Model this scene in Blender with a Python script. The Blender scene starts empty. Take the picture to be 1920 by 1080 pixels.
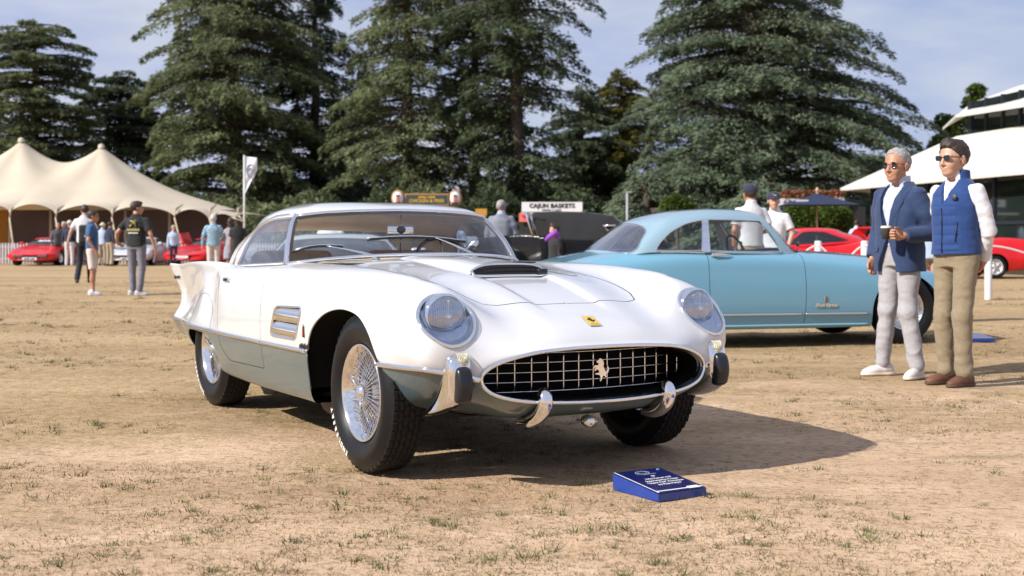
import bpy, bmesh, math, random
import numpy as np
from mathutils import Vector, Matrix
PI = math.pi
rnd = random.Random(7)
rng = np.random.default_rng(7)
sc = bpy.context.scene
COL = sc.collection
# ------------------------------------------------------------------ camera
cam = bpy.data.cameras.new('camera')
co = bpy.data.objects.new('camera', cam); COL.objects.link(co)
co.location = (0, 0, 1.03); co.rotation_euler = (PI/2, 0, 0)
cam.sensor_width = 36; cam.lens = 45.0
cam.shift_y = -90/1920
cam.clip_start = 0.1; cam.clip_end = 3000
cam.dof.use_dof = True; cam.dof.focus_distance = 6.0; cam.dof.aperture_fstop = 4.0
sc.camera = co
# ------------------------------------------------------------------ world + sun
SUN = Vector((-1.20, -0.66, 1.0)).normalized()          # towards the sun
elev = math.asin(SUN.z); azim = math.atan2(SUN.x, SUN.y)
w = bpy.data.worlds.new('World'); sc.world = w; w.use_nodes = True
nt = w.node_tree; N = nt.nodes; L = nt.links; N.clear()
out = N.new('ShaderNodeOutputWorld'); bg = N.new('ShaderNodeBackground')
sky = N.new('ShaderNodeTexSky'); sky.sky_type = 'NISHITA'; sky.sun_disc = False
sky.sun_elevation = elev; sky.sun_rotation = azim; sky.air_density = 1.0; sky.dust_density = 1.2; sky.ozone_density = 1.3
tc = N.new('ShaderNodeTexCoord'); mp = N.new('ShaderNodeMapping'); mp.inputs['Scale'].default_value = (1.7, 1.7, 6.5)
mp.inputs['Location'].default_value = (0.35, 0.1, 0.2)
L.new(tc.outputs['Generated'], mp.inputs['Vector'])
n1 = N.new('ShaderNodeTexNoise'); n1.inputs['Scale'].default_value = 2.1; n1.inputs['Detail'].default_value = 9; n1.inputs['Roughness'].default_value = 0.55
n1.inputs['Distortion'].default_value = 0.35
L.new(mp.outputs['Vector'], n1.inputs['Vector'])
cr = N.new('ShaderNodeValToRGB'); cr.color_ramp.elements[0].position = 0.36; cr.color_ramp.elements[1].position = 0.62
cr.color_ramp.elements[0].color = (0.72, 0.72, 0.72, 1); cr.color_ramp.elements[1].color = (0.98, 0.98, 0.98, 1)
L.new(n1.outputs['Fac'], cr.inputs['Fac'])
n2 = N.new('ShaderNodeTexNoise'); n2.inputs['Scale'].default_value = 3.4; n2.inputs['Detail'].default_value = 6
L.new(mp.outputs['Vector'], n2.inputs['Vector'])
cc = N.new('ShaderNodeValToRGB'); cc.color_ramp.elements[0].position = 0.35; cc.color_ramp.elements[1].position = 0.7
cc.color_ramp.elements[0].color = (3.9, 4.7, 7.4, 1); cc.color_ramp.elements[1].color = (7.1, 7.3, 8.2, 1)
L.new(n2.outputs['Fac'], cc.inputs['Fac'])
mx = N.new('ShaderNodeMix'); mx.data_type = 'RGBA'
L.new(cr.outputs['Color'], mx.inputs[0]); L.new(sky.outputs['Color'], mx.inputs[6]); L.new(cc.outputs['Color'], mx.inputs[7])
L.new(mx.outputs[2], bg.inputs['Color']); bg.inputs['Strength'].default_value = 0.080
L.new(bg.outputs[0], out.inputs['Surface'])
sl = bpy.data.lights.new('sun', 'SUN'); sl.energy = 4.9; sl.angle = math.radians(0.53); sl.color = (1.0, 0.955, 0.895)
so = bpy.data.objects.new('sun', sl); COL.objects.link(so)
so.rotation_euler = (-SUN).to_track_quat('-Z', 'Y').to_euler(); so.location = (-20, -11, 16)
sc.view_settings.view_transform = 'Standard'; sc.view_settings.look = 'None'
sc.view_settings.exposure = 0.38; sc.view_settings.gamma = 1.0
sc.view_settings.use_curve_mapping = False
sc.cycles.caustics_reflective = False; sc.cycles.caustics_refractive = False
# ------------------------------------------------------------------ helpers
def tag(o, label=None, cat=None, group=None, kind=None):
    if label: o['label'] = label
    if cat: o['category'] = cat
    if group: o['group'] = group
    if kind: o['kind'] = kind
    return o
def empty(name, loc=(0, 0, 0), rz=0.0, **k):
    o = bpy.data.objects.new(name, None); COL.objects.link(o)
    o.location = loc; o.rotation_euler = (0, 0, rz); o.empty_display_size = 0.2
    return tag(o, **k)
def me_obj(name, V, F, m, parent=None, N=None, smooth=True, mats=None, fm=None, loc=None, rot=None, **k):
    """V (n,3); F (m,k) array or list of lists"""
    V = np.asarray(V, dtype=np.float32); me = bpy.data.meshes.new(name)
    me.vertices.add(len(V)); me.vertices.foreach_set('co', V.ravel())
    if isinstance(F, np.ndarray):
        nf, kk = F.shape; me.loops.add(nf*kk); me.polygons.add(nf)
        me.loops.foreach_set('vertex_index', F.astype(np.int32).ravel())
        me.polygons.foreach_set('loop_start', np.arange(0, nf*kk, kk, dtype=np.int32))
    else:
        nf = len(F); lens = np.array([len(f) for f in F], dtype=np.int32)
        me.loops.add(int(lens.sum())); me.polygons.add(nf)
        me.loops.foreach_set('vertex_index', np.concatenate([np.asarray(f, dtype=np.int32) for f in F]))
        me.polygons.foreach_set('loop_start', (np.cumsum(lens)-lens).astype(np.int32))
    me.polygons.foreach_set('use_smooth', np.full(nf, bool(smooth)))
    for q in (mats or [m]): me.materials.append(q)
    if fm is not None: me.polygons.foreach_set('material_index', np.asarray(fm, dtype=np.int32))
    me.update(calc_edges=True); me.validate()
    if N is not None and len(me.vertices) == len(N):
        me.normals_split_custom_set_from_vertices([tuple(x) for x in N])
    o = bpy.data.objects.new(name, me); COL.objects.link(o)
    if parent: o.parent = parent
    if loc is not None: o.location = loc
    if rot is not None: o.rotation_euler = rot
    return tag(o, **k)
class MB:
    """collects shapes into one mesh"""
    def __init__(s): s.V = []; s.F = []; s.n = 0; s.M = []; s.S = []; s.mi = 0; s.sm = False
    def add(s, V, F, sm=None):
        V = np.asarray(V, float).reshape(-1, 3)
        s.V.append(V)
        for f in F: s.F.append([int(i)+s.n for i in f]); s.M.append(s.mi); s.S.append(s.sm if sm is None else sm)
        s.n += len(V); return s
    def box(s, c, d, rz=0.0, R=None, taper=1.0):
        x, y, z = [q/2 for q in d]
        P = np.array([(-x,-y,-z),(x,-y,-z),(x,y,-z),(-x,y,-z),(-x*taper,-y*taper,z),(x*taper,-y*taper,z),(x*taper,y*taper,z),(-x*taper,y*taper,z)])
        if R is not None: P = P @ np.array(R).T
        elif rz: P = P @ np.array(Matrix.Rotation(rz, 3, 'Z')).T
        return s.add(P+np.array(c), [(3,2,1,0),(4,5,6,7),(0,1,5,4),(1,2,6,5),(2,3,7,6),(3,0,4,7)], False)
    def bbox(s, c, d, r=0.01, rz=0.0, R=None, seg=2):
        bm = bmesh.new(); bmesh.ops.create_cube(bm, size=1.0)
        for v in bm.verts: v.co = Vector((v.co.x*d[0], v.co.y*d[1], v.co.z*d[2]))
        bmesh.ops.bevel(bm, geom=bm.edges[:], offset=r, segments=seg, affect='EDGES', profile=0.6)
        P = np.array([v.co[:] for v in bm.verts]); bm.verts.index_update()
        Fs = [[v.index for v in f.verts] for f in bm.faces]; bm.free()
        if R is not None: P = P @ np.array(R).T
        elif rz: P = P @ np.array(Matrix.Rotation(rz, 3, 'Z')).T
        return s.add(P+np.array(c), Fs, True)
    def tube(s, pts, r, seg=8, cap=True, closed=False, flat=1.0, up=None):
        pts = np.asarray(pts, float); n = len(pts)
        r = np.full(n, r) if np.isscalar(r) else np.asarray(r, float)
        T = np.zeros_like(pts)
        if closed: T = np.roll(pts, -1, 0)-np.roll(pts, 1, 0)
        else: T[1:-1] = pts[2:]-pts[:-2]; T[0] = pts[1]-pts[0]; T[-1] = pts[-1]-pts[-2]
        T /= np.linalg.norm(T, axis=1)[:, None]+1e-12
        u = np.array(up if up is not None else ((0, 0, 1) if abs(T[0][2]) < .9 else (1, 0, 0)), float); V = []
        a = np.arange(seg)*2*PI/seg
        for i in range(n):
            if up is not None: u = np.array(up, float)
            u = u-T[i]*np.dot(u, T[i]); u /= np.linalg.norm(u)+1e-12; b = np.cross(T[i], u)
            V.append(pts[i]+r[i]*(np.cos(a)[:, None]*u*flat+np.sin(a)[:, None]*b))
        V = np.concatenate(V); F = []
        m = n if closed else n-1
        for i in range(m):
            j = (i+1) % n
            for k in range(seg):
                l = (k+1) % seg; F.append((i*seg+k, i*seg+l, j*seg+l, j*seg+k))
        if cap and not closed: F.append(tuple(range(seg))[::-1]); F.append(tuple((n-1)*seg+k for k in range(seg)))
        return s.add(V, F, True)
    def lathe(s, prof, seg=32, axis='z', c=(0, 0, 0), R=None, cap=False):
        P = []; a = np.arange(seg)*2*PI/seg
        for (r, h) in prof: P.append(np.stack([r*np.cos(a), r*np.sin(a), np.full(seg, h)], 1))
        P = np.concatenate(P); F = []
        for i in range(len(prof)-1):
            for k in range(seg): l = (k+1) % seg; F.append((i*seg+k, i*seg+l, (i+1)*seg+l, (i+1)*seg+k))
        if cap: F.append(tuple(range(seg))[::-1]); F.append(tuple((len(prof)-1)*seg+k for k in range(seg)))
        if axis == 'y': P = P[:, [0, 2, 1]]*np.array([1, 1, -1])
        if axis == 'x': P = P[:, [2, 1, 0]]*np.array([1, 1, -1])
        if R is not None: P = P @ np.array(R).T
        return s.add(P+np.array(c), F, True)
    def ball(s, c, r, seg=14, rings=9, R=None):
        r = np.array([r]*3 if np.isscalar(r) else r, float); P = [(0, 0, 1)]; F = []
        for i in range(1, rings):
            t = PI*i/rings
            for k in range(seg): P.append((math.sin(t)*math.cos(2*PI*k/seg), math.sin(t)*math.sin(2*PI*k/seg), math.cos(t)))
        P.append((0, 0, -1)); P = np.array(P)*r
        for k in range(seg):
            l = (k+1) % seg; F.append((0, 1+k, 1+l)); F.append((len(P)-1, 1+(rings-2)*seg+l, 1+(rings-2)*seg+k))
            for i in range(rings-2): F.append((1+i*seg+k, 1+(i+1)*seg+k, 1+(i+1)*seg+l, 1+i*seg+l))
        if R is not None: P = P @ np.array(R).T
        return s.add(P+np.array(c), F, True)
    def poly(s, pts, n, d):
        """flat polygon extruded by d along n"""
        pts = np.asarray(pts, float); n = np.asarray(n, float); m = len(pts)
        V = np.concatenate([pts, pts+n*d]); F = [tuple(range(m))[::-1], tuple(range(m, 2*m))]
        for i in range(m): j = (i+1) % m; F.append((i, j, m+j, m+i))
        return s.add(V, F, False)
    def grid(s, P, sm=True, flip=False):
        P = np.asarray(P, float); a, b = P.shape[:2]; F = []
        for i in range(a-1):
            for j in range(b-1):
                f = (i*b+j, i*b+j+1, (i+1)*b+j+1, (i+1)*b+j); F.append(f[::-1] if flip else f)
        return s.add(P.reshape(-1, 3), F, sm)
    def build(s, name, m, parent=None, mats=None, **k):
        if not s.V: return None
        o = me_obj(name, np.concatenate(s.V), s.F, m, parent, mats=mats, fm=s.M if mats else None, **k)
        o.data.polygons.foreach_set('use_smooth', np.array(s.S, bool))
        return o
def mesh_sharp(o, ang=35):
    o.data.set_sharp_from_angle(angle=math.radians(ang)); return o
def copy_tree(o, parent=None, **k):
    c = o.copy(); COL.objects.link(c); c.parent = parent
    for ch in list(o.children): copy_tree(ch, c)
    tag(c, **k); return c
# ---- materials
def mat(name, col, rough=0.5, metal=0.0, coat=0.0, spec=0.5, var=0.0, vscale=8.0, bump=0.0, bscale=60.0, col2=None, sheen=0.0, emit=None, trans=0.0, detail=4.0, ior=None, coords='Object', coat_rough=0.03, bdist=0.01):
    m = bpy.data.materials.new(name); m.use_nodes = True
    nt = m.node_tree; b = nt.nodes['Principled BSDF']
    b.inputs['Base Color'].default_value = (*col, 1); b.inputs['Roughness'].default_value = rough; b.inputs['Metallic'].default_value = metal
    b.inputs['Coat Weight'].default_value = coat; b.inputs['Coat Roughness'].default_value = coat_rough; b.inputs['Specular IOR Level'].default_value = spec
    if sheen: b.inputs['Sheen Weight'].default_value = sheen
    if ior: b.inputs['IOR'].default_value = ior
    tcn = nt.nodes.new('ShaderNodeTexCoord')
    if var or col2:
        n = nt.nodes.new('ShaderNodeTexNoise'); n.inputs['Scale'].default_value = vscale; n.inputs['Detail'].default_value = detail
        nt.links.new(tcn.outputs[coords], n.inputs['Vector'])
        r = nt.nodes.new('ShaderNodeValToRGB'); r.color_ramp.elements[0].position = 0.3; r.color_ramp.elements[1].position = 0.7
        c2 = col2 or tuple(min(1, c*(1+var)) for c in col); c1 = col if col2 else tuple(c*(1-var) for c in col)
        r.color_ramp.elements[0].color = (*c1, 1); r.color_ramp.elements[1].color = (*c2, 1)
        nt.links.new(n.outputs['Fac'], r.inputs['Fac']); nt.links.new(r.outputs['Color'], b.inputs['Base Color'])
    if bump:
        n = nt.nodes.new('ShaderNodeTexNoise'); n.inputs['Scale'].default_value = bscale; n.inputs['Detail'].default_value = 5
        nt.links.new(tcn.outputs[coords], n.inputs['Vector'])
        bp = nt.nodes.new('ShaderNodeBump'); bp.inputs['Strength'].default_value = bump; bp.inputs['Distance'].default_value = bdist
        nt.links.new(n.outputs['Fac'], bp.inputs['Height']); nt.links.new(bp.outputs['Normal'], b.inputs['Normal'])
    if emit: b.inputs['Emission Color'].default_value = (*emit[0], 1); b.inputs['Emission Strength'].default_value = emit[1]
    return m
def glass(name, tint=(0.86, 0.92, 0.92), refl=1.0, ior=1.5, base=0.0, rough=0.0):
    m = bpy.data.materials.new(name); m.use_nodes = True; nt = m.node_tree; nt.nodes.clear()
    o = nt.nodes.new('ShaderNodeOutputMaterial'); t = nt.nodes.new('ShaderNodeBsdfTransparent'); g = nt.nodes.new('ShaderNodeBsdfGlossy')
    t.inputs['Color'].default_value = (*tint, 1); g.inputs['Roughness'].default_value = rough; g.inputs['Color'].default_value = (refl, refl, refl, 1)
    lw = nt.nodes.new('ShaderNodeLayerWeight'); lw.inputs['Blend'].default_value = .5; pw = nt.nodes.new('ShaderNodeMath'); pw.operation = 'POWER'; pw.inputs[1].default_value = 4.2
    f = nt.nodes.new('ShaderNodeMath'); f.operation = 'MULTIPLY_ADD'; f.inputs[1].default_value = .92; f.inputs[2].default_value = .045; nt.links.new(lw.outputs['Facing'], pw.inputs[0]); nt.links.new(pw.outputs[0], f.inputs[0])
    a = nt.nodes.new('ShaderNodeMath'); a.operation = 'ADD'; a.inputs[1].default_value = base; a.use_clamp = True
    mxs = nt.nodes.new('ShaderNodeMixShader'); nt.links.new(f.outputs[0], a.inputs[0]); nt.links.new(a.outputs[0], mxs.inputs[0])
    nt.links.new(t.outputs[0], mxs.inputs[1]); nt.links.new(g.outputs[0], mxs.inputs[2]); nt.links.new(mxs.outputs[0], o.inputs['Surface'])
    return m
M = {}
M['white_paint'] = mat('white_paint', (0.64, 0.64, 0.645), 0.30, coat=1.0, spec=0.4)
M['sage_paint'] = mat('sage_paint', (0.100, 0.150, 0.165), 0.30, metal=0.25, coat=0.9, bump=0.02, bscale=25)
M['chrome'] = mat('chrome', (0.86, 0.87, 0.88), 0.045, metal=1.0)
M['alloy'] = mat('alloy', (0.80, 0.81, 0.82), 0.16, metal=1.0)
M['rubber'] = mat('rubber', (0.007, 0.007, 0.008), 0.42, spec=0.28, bump=0.05, bscale=120)
M['tread'] = mat('tread', (0.010, 0.010, 0.010), 0.65, spec=0.2, bump=0.1, bscale=160, col2=(0.020, 0.018, 0.016), vscale=9)
M['black_rubber'] = mat('black_rubber', (0.012, 0.013, 0.018), 0.28)
M['black'] = mat('black', (0.006, 0.006, 0.007), 0.8, spec=0.2)
M['seam'] = mat('seam', (0.10, 0.10, 0.10), 0.8, spec=0.1)
M['dark_metal'] = mat('dark_metal', (0.03, 0.03, 0.032), 0.45, metal=0.6)
M['tan_leather'] = mat('tan_leather', (0.55, 0.40, 0.25), 0.5, var=0.12, vscale=14, bump=0.1, bscale=150)
M['headliner'] = mat('headliner', (0.78, 0.64, 0.47), 0.85, var=0.06, vscale=6)
M['wood'] = mat('wood', (0.10, 0.025, 0.010), 0.3, coat=0.7, var=0.3, vscale=30)
M['win'] = glass('window_glass', (0.95, 0.97, 0.97), 0.75, 1.5, 0.0)
M['win_side'] = glass('side_glass', (0.84, 0.87, 0.90), 0.95, 1.6, 0.16)
M['lampglass'] = glass('lamp_glass', (0.93, 0.95, 0.97), 1.0, 1.45, 0.01)
M['yellow'] = mat('badge_yellow', (0.75, 0.50, 0.02), 0.25, coat=0.6)
M['amber'] = mat('ribbed_lens', (0.62, 0.58, 0.40), 0.3, coat=0.7)
M['white_ink'] = mat('white_ink', (0.75, 0.75, 0.74), 0.6)
M['black_ink'] = mat('black_ink', (0.01, 0.01, 0.012), 0.5)
M['blue_enamel'] = mat('blue_enamel', (0.02, 0.08, 0.45), 0.25, coat=0.6)
M['red_enamel'] = mat('red_enamel', (0.55, 0.02, 0.02), 0.25, coat=0.6)
# ---- numeric surfaces
def hermite(P, t, tn):
    """non-uniform cubic interpolation of P (n,...) at knots t -> tn"""
    P = np.asarray(P, float); t = np.asarray(t, float); n = len(t)
    d = (P[1:]-P[:-1])/(t[1:]-t[:-1]).reshape((-1,)+(1,)*(P.ndim-1))
    h = (t[1:]-t[:-1]).reshape((-1,)+(1,)*(P.ndim-1)); m = np.zeros_like(P)
    m[1:-1] = (d[:-1]*h[1:]+d[1:]*h[:-1])/(h[1:]+h[:-1]); m[0] = d[0]; m[-1] = d[-1]
    if n > 2: m[0] = 1.5*d[0]-.5*m[1]; m[-1] = 1.5*d[-1]-.5*m[-2]
    tn = np.asarray(tn, float); i = np.clip(np.searchsorted(t, tn, side='right')-1, 0, n-2)
    H = (t[i+1]-t[i]); s = ((tn-t[i])/H); sh = (-1,)+(1,)*(P.ndim-1)
    s2 = s.reshape(sh); H = H.reshape(sh)
    return ((2*s2**3-3*s2**2+1)*P[i]+(s2**3-2*s2**2+s2)*H*m[i]+(-2*s2**3+3*s2**2)*P[i+1]+(s2**3-s2**2)*H*m[i+1])
def spl(pts, n, closed=False):
    P = np.asarray(pts, float)
    if closed:
        P = np.concatenate([P[-2:], P, P[:3]])
    d = np.r_[0, np.cumsum(np.maximum(np.linalg.norm(np.diff(P, axis=0), axis=1), 1e-6)**.5)]
    if closed: return hermite(P, d, np.linspace(d[2], d[-3], n, endpoint=False))
    return hermite(P, d, np.linspace(0, d[-1], n))
class TM:
    """triangle mesh with attributes, splittable along implicit curves"""
    def __init__(s, V, T, A): s.V = V; s.T = T; s.A = A          # A: (n,k) attributes; first 3 = normals
    @staticmethod
    def grid(P, A, wrap=False):
        a, b = P.shape[:2]; I = np.arange(a*b).reshape(a, b)
        if wrap: I = np.concatenate([I, I[:, :1]], 1)
        q = np.stack([I[:-1, :-1], I[:-1, 1:], I[1:, 1:], I[1:, :-1]], -1).reshape(-1, 4)
        T = np.concatenate([q[:, [0, 1, 2]], q[:, [0, 2, 3]]])
        Pv = P.reshape(-1, 3); e = lambda i, j: np.linalg.norm(Pv[T[:, i]]-Pv[T[:, j]], axis=1)
        ok = (e(0, 1) > 1e-7) & (e(1, 2) > 1e-7) & (e(2, 0) > 1e-7)
        return TM(Pv, T[ok], A.reshape(a*b, -1))
    def compact(s):
        u, inv = np.unique(s.T, return_inverse=True)
        return TM(s.V[u], inv.reshape(-1, 3), s.A[u])
    def split(s, f, gap=0.0):
        v = f(s.V, s.A)
        if gap: return s._cut(v-gap), s._cut(-v-gap)
        return s._cut(v), s._cut(-v)
    def _cut(s, v):
        v = np.where(np.abs(v) < 1e-7, 1e-7, v); pos = v > 0; c = pos[s.T]; k = c.sum(1)
        T = [s.T[k == 3]]; V = s.V; A = s.A; nV = []; nA = []; base = len(V); cache = {}
        def mid(a, b):
            key = (a, b) if a < b else (b, a)
            if key not in cache:
                x, y = key; t = v[x]/(v[x]-v[y]); cache[key] = base+len(nV); nV.append(V[x]+(V[y]-V[x])*t); nA.append(A[x]+(A[y]-A[x])*t)
            return cache[key]
        nt_ = []
        for tri, cc in zip(s.T[k == 1], c[k == 1]):
            i = int(np.argmax(cc)); a, b, d = tri[i], tri[(i+1) % 3], tri[(i+2) % 3]
            nt_.append((a, mid(a, b), mid(a, d)))
        for tri, cc in zip(s.T[k == 2], c[k == 2]):
            i = int(np.argmin(cc)); a, b, d = tri[i], tri[(i+1) % 3], tri[(i+2) % 3]
            m1, m2 = mid(a, b), mid(a, d); nt_.append((m1, b, d)); nt_.append((m1, d, m2))
        if nt_: T.append(np.array(nt_))
        if nV: V = np.concatenate([V, np.array(nV)]); A = np.concatenate([A, np.array(nA)])
        T = np.concatenate(T)
        if len(T) == 0: return TM(V[:0], T.reshape(0, 3), A[:0])
        return TM(V, T, A).compact()
    def mirror(s):
        V = s.V*np.array([1, -1, 1]); A = s.A.copy(); A[:, 1] *= -1
        return TM(np.concatenate([s.V, V]), np.concatenate([s.T, s.T[:, ::-1]+len(s.V)]), np.concatenate([s.A, A]))
    def offset(s, d): return TM(s.V+s.A[:, :3]*d, s.T, s.A)
    def obj(s, name, m, parent=None, **k):
        if len(s.T) == 0: return None
        n = s.A[:, :3]/(np.linalg.norm(s.A[:, :3], axis=1)[:, None]+1e-12)
        return me_obj(name, s.V, s.T, m, parent, N=n, **k)
def grid_normals(P, wrap=False, out=None):
    du = np.gradient(P, axis=0)
    dv = (np.roll(P, -1, 1)-np.roll(P, 1, 1)) if wrap else np.gradient(P, axis=1)
    n = np.cross(du, dv); ln = np.linalg.norm(n, axis=2, keepdims=True)
    n = n/(ln+1e-12)
    return n
def sdpoly(x, y, poly):
    """signed distance, positive inside"""
    poly = np.asarray(poly, float); d = np.full(x.shape, 1e9); inside = np.zeros(x.shape, bool)
    for i in range(len(poly)):
        a = poly[i]; b = poly[(i+1) % len(poly)]; e = b-a
        wx, wy = x-a[0], y-a[1]; t = np.clip((wx*e[0]+wy*e[1])/(e@e+1e-12), 0, 1)
        d = np.minimum(d, (wx-e[0]*t)**2+(wy-e[1]*t)**2)
        cnd = ((a[1] > y) != (b[1] > y)); xx = (b[0]-a[0])*(y-a[1])/((b[1]-a[1])+1e-12)+a[0]
        inside ^= cnd & (x < xx)
    d = np.sqrt(d); return np.where(inside, d, -d)
def rpoly(pts, r=0.03, n=5):
    """round the corners of a polygon"""
    P = np.asarray(pts, float); o = []
    m = len(P)
    for i in range(m):
        a, b, c = P[i-1], P[i], P[(i+1) % m]; u = a-b; v = c-b; lu = np.linalg.norm(u); lv = np.linalg.norm(v)
        rr = r[i] if not np.isscalar(r) else r; rr = min(rr, lu*.45, lv*.45)
        p0 = b+u/lu*rr; p2 = b+v/lv*rr
        for t in np.linspace(0, 1, n): o.append((1-t)**2*p0+2*t*(1-t)*b+t*t*p2)
    return np.array(o)
def text_vf(s, size=0.1, ext=0.0, shear=0.0, align='CENTER', bold=0.0, spacing=1.0):
    cu = bpy.data.curves.new('text', 'FONT'); cu.body = s; cu.size = size; cu.extrude = ext; cu.align_x = align; cu.align_y = 'CENTER'
    cu.shear = shear; cu.offset = bold; cu.space_character = spacing; cu.resolution_u = 3
    o = bpy.data.objects.new('text', cu); COL.objects.link(o)
    dg = bpy.context.evaluated_depsgraph_get(); dg.update(); me = bpy.data.meshes.new_from_object(o.evaluated_get(dg))
    V = np.array([v.co[:] for v in me.vertices]).reshape(-1, 3); F = [tuple(p.vertices) for p in me.polygons]
    bpy.data.objects.remove(o); bpy.data.curves.remove(cu); bpy.data.meshes.remove(me)
    return V, F
def text_marks(words, h=.05):
    """print too small to read in the photograph: a row of letter-sized strokes, centred"""
    V = []; F = []; w_ = h*.62; x = 0; r = random.Random(sum(words)+len(words))
    for n in words:
        for k in range(n):
            hh = h*r.uniform(.7, 1); b = len(V); V += [(x, -h/2, 0), (x+w_*.72, -h/2, 0), (x+w_*.72, -h/2+hh, 0), (x, -h/2+hh, 0)]; F.append((b, b+1, b+2, b+3)); x += w_
        x += w_*.8
    V = np.array(V); V[:, 0] -= V[:, 0].max()/2; return V, F
def place(V, o, ex, ey):
    ex = np.array(ex, float); ey = np.array(ey, float); ex /= np.linalg.norm(ex); ey = ey-ex*(ex@ey); ey /= np.linalg.norm(ey); ez = np.cross(ex, ey)
    return np.array(o)+V[:, :1]*ex+V[:, 1:2]*ey+V[:, 2:]*ez
def fbm(P, scale=1.0, seed=0, octv=3):
    P = np.asarray(P, float)*scale; out_ = 0; amp = 1.0; r = np.random.default_rng(seed); tab = r.random(4096)
    for o in range(octv):
        I = np.floor(P).astype(np.int64); f = P-I; f = f*f*(3-2*f)
        def h(dx, dy, dz): return tab[((I[..., 0]+dx)*73856093 ^ (I[..., 1]+dy)*19349663 ^ (I[..., 2]+dz)*83492791) & 4095]
        x, y, z = f[..., 0], f[..., 1], f[..., 2]
        v = ((h(0,0,0)*(1-x)+h(1,0,0)*x)*(1-y)+(h(0,1,0)*(1-x)+h(1,1,0)*x)*y)*(1-z)+((h(0,0,1)*(1-x)+h(1,0,1)*x)*(1-y)+(h(0,1,1)*(1-x)+h(1,1,1)*x)*y)*z
        out_ = out_+amp*(v-.5); amp *= .5; P = P*2.03+17.1
    return out_
# ================================================================== HERO CAR (front axle centre at origin, x forward, y left)
AW = math.radians(-60.0)
HERO = empty('vintage_coupe', (0.023, 6.099, 0), AW, label='white vintage coupe with sage green lower flanks, tail fins and a wide oval grille', cat='car')
class Surf:
    """loft of control sections (stations x lines x 3), y>0 half"""
    def __init__(s, C, ni, nj, iw=None, endc=True):
        C = np.asarray(C, float); s.C = C
        # mirrored ghosts so the centre lines are smooth
        ms = np.array([1, -1, 1.0])
        G = np.concatenate([C[:, 2:0:-1]*ms, C, C[:, -2:-4:-1]*ms], 1)
        dj = np.r_[0, np.cumsum(np.maximum(np.linalg.norm(np.diff(G, axis=1), axis=2).mean(0), 1e-3)**.7)]
        di = np.r_[0, np.cumsum(np.maximum(np.linalg.norm(np.diff(C, axis=0), axis=2).mean(1), 1e-3)**.7)]
        s.ti, s.tj = di, dj[2:-2]; s.tjg = dj
        # sample densities proportional to the arc length
        def dens(t, seglen, n):
            cum = np.r_[0, np.cumsum(seglen)]; q = np.linspace(0, cum[-1], n); return np.interp(q, cum, t)
        s.u = dens(di, np.linalg.norm(np.diff(C, axis=0), axis=2).mean(1)+.01, ni)
        s.v = dens(s.tj, np.linalg.norm(np.diff(C, axis=1), axis=2).mean(0)+.01, nj)
        A1 = hermite(G, di, s.u); P = hermite(np.swapaxes(A1, 0, 1), dj, s.v); s.P = np.swapaxes(P, 0, 1)
        Ng = grid_normals(s.P)
        if Ng[ni//2, nj//2, 1] < 0: Ng = -Ng; s.flip = True
        else: s.flip = False
        s.N = Ng
        idx = np.interp(s.v, s.tj, np.arange(len(s.tj))); ii = np.interp(s.u, di, np.arange(len(di)))
        s.J = np.broadcast_to(idx, (ni, nj)); s.I = np.broadcast_to(ii[:, None], (ni, nj))
    def tm(s):
        A = np.concatenate([s.N, s.I[..., None], s.J[..., None]], 2)
        t = TM.grid(s.P, A)
        if not s.flip: pass
        # orient faces along the normals
        a, b, c = [t.V[t.T[:, k]] for k in range(3)]
        fl = (np.cross(b-a, c-a)*t.A[t.T[:, 0], :3]).sum(1) < 0
        t.T[fl] = t.T[fl][:, ::-1]; return t
    def line(s, j, n=200, i0=0, i1=None):
        i1 = len(s.ti)-1 if i1 is None else i1
        q = np.interp(np.linspace(i0, i1, n), np.arange(len(s.ti)), s.ti)
        ms = np.array([1, -1, 1.0]); G = np.concatenate([s.C[:, 2:0:-1]*ms, s.C, s.C[:, -2:-4:-1]*ms], 1)
        A1 = hermite(G, s.ti, q)
        t = np.interp(j, np.arange(len(s.tj)), s.tj)
        return hermite(np.swapaxes(A1, 0, 1), s.tjg, np.array([t]))[0]
def fit_eval(Q, D, Nn, q, k=8):
    """local plane fit: Q (n,2) params, D (n,) values -> value, mean normal at q"""
    d = ((Q-q)**2).sum(1); ix = np.argpartition(d, k)[:k]; A = np.c_[Q[ix]-q, np.ones(k)]
    ww = 1/(d[ix]+1e-5); W_ = np.sqrt(ww)[:, None]
    sol, *_ = np.linalg.lstsq(A*W_, D[ix]*W_[:, 0], rcond=None); n = (Nn[ix]*ww[:, None]).sum(0); return sol[2], n/np.linalg.norm(n)
def ST(x, zc, yv, zv, yf, zf, sh, m, l, t, b1, s_, zb):
    return [(x,0,zc),(x,yv*.5,zc*.72+zv*.28),(x,yv,zv),(x,yf,zf),(x,*sh),(x,*m),(x,*l),(x,*t),(x,*b1),(x,*s_),(x,s_[0]-.07,s_[1]-.012),(x,.35,zb),(x,0,zb)]
tail = ST(-3.76,.60,.40,.60,.615,.846,(.60,.76),(.575,.67),(.575,.58),(.60,.487),(.59,.45),(.54,.385),.36)
for k, dx in zip(range(13), [0,0,0,-.04,.03,.09,.08,0,.02,.05,.1,.1,.1]): tail[k] = (tail[k][0]+dx, tail[k][1], tail[k][2])
cap = [(-3.70, p[1]*.55, .52+(p[2]-.52)*.5) for p in tail]
cap2 = [(-3.70, p[1]*.05, .52+(p[2]-.52)*.05) for p in tail]
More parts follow.
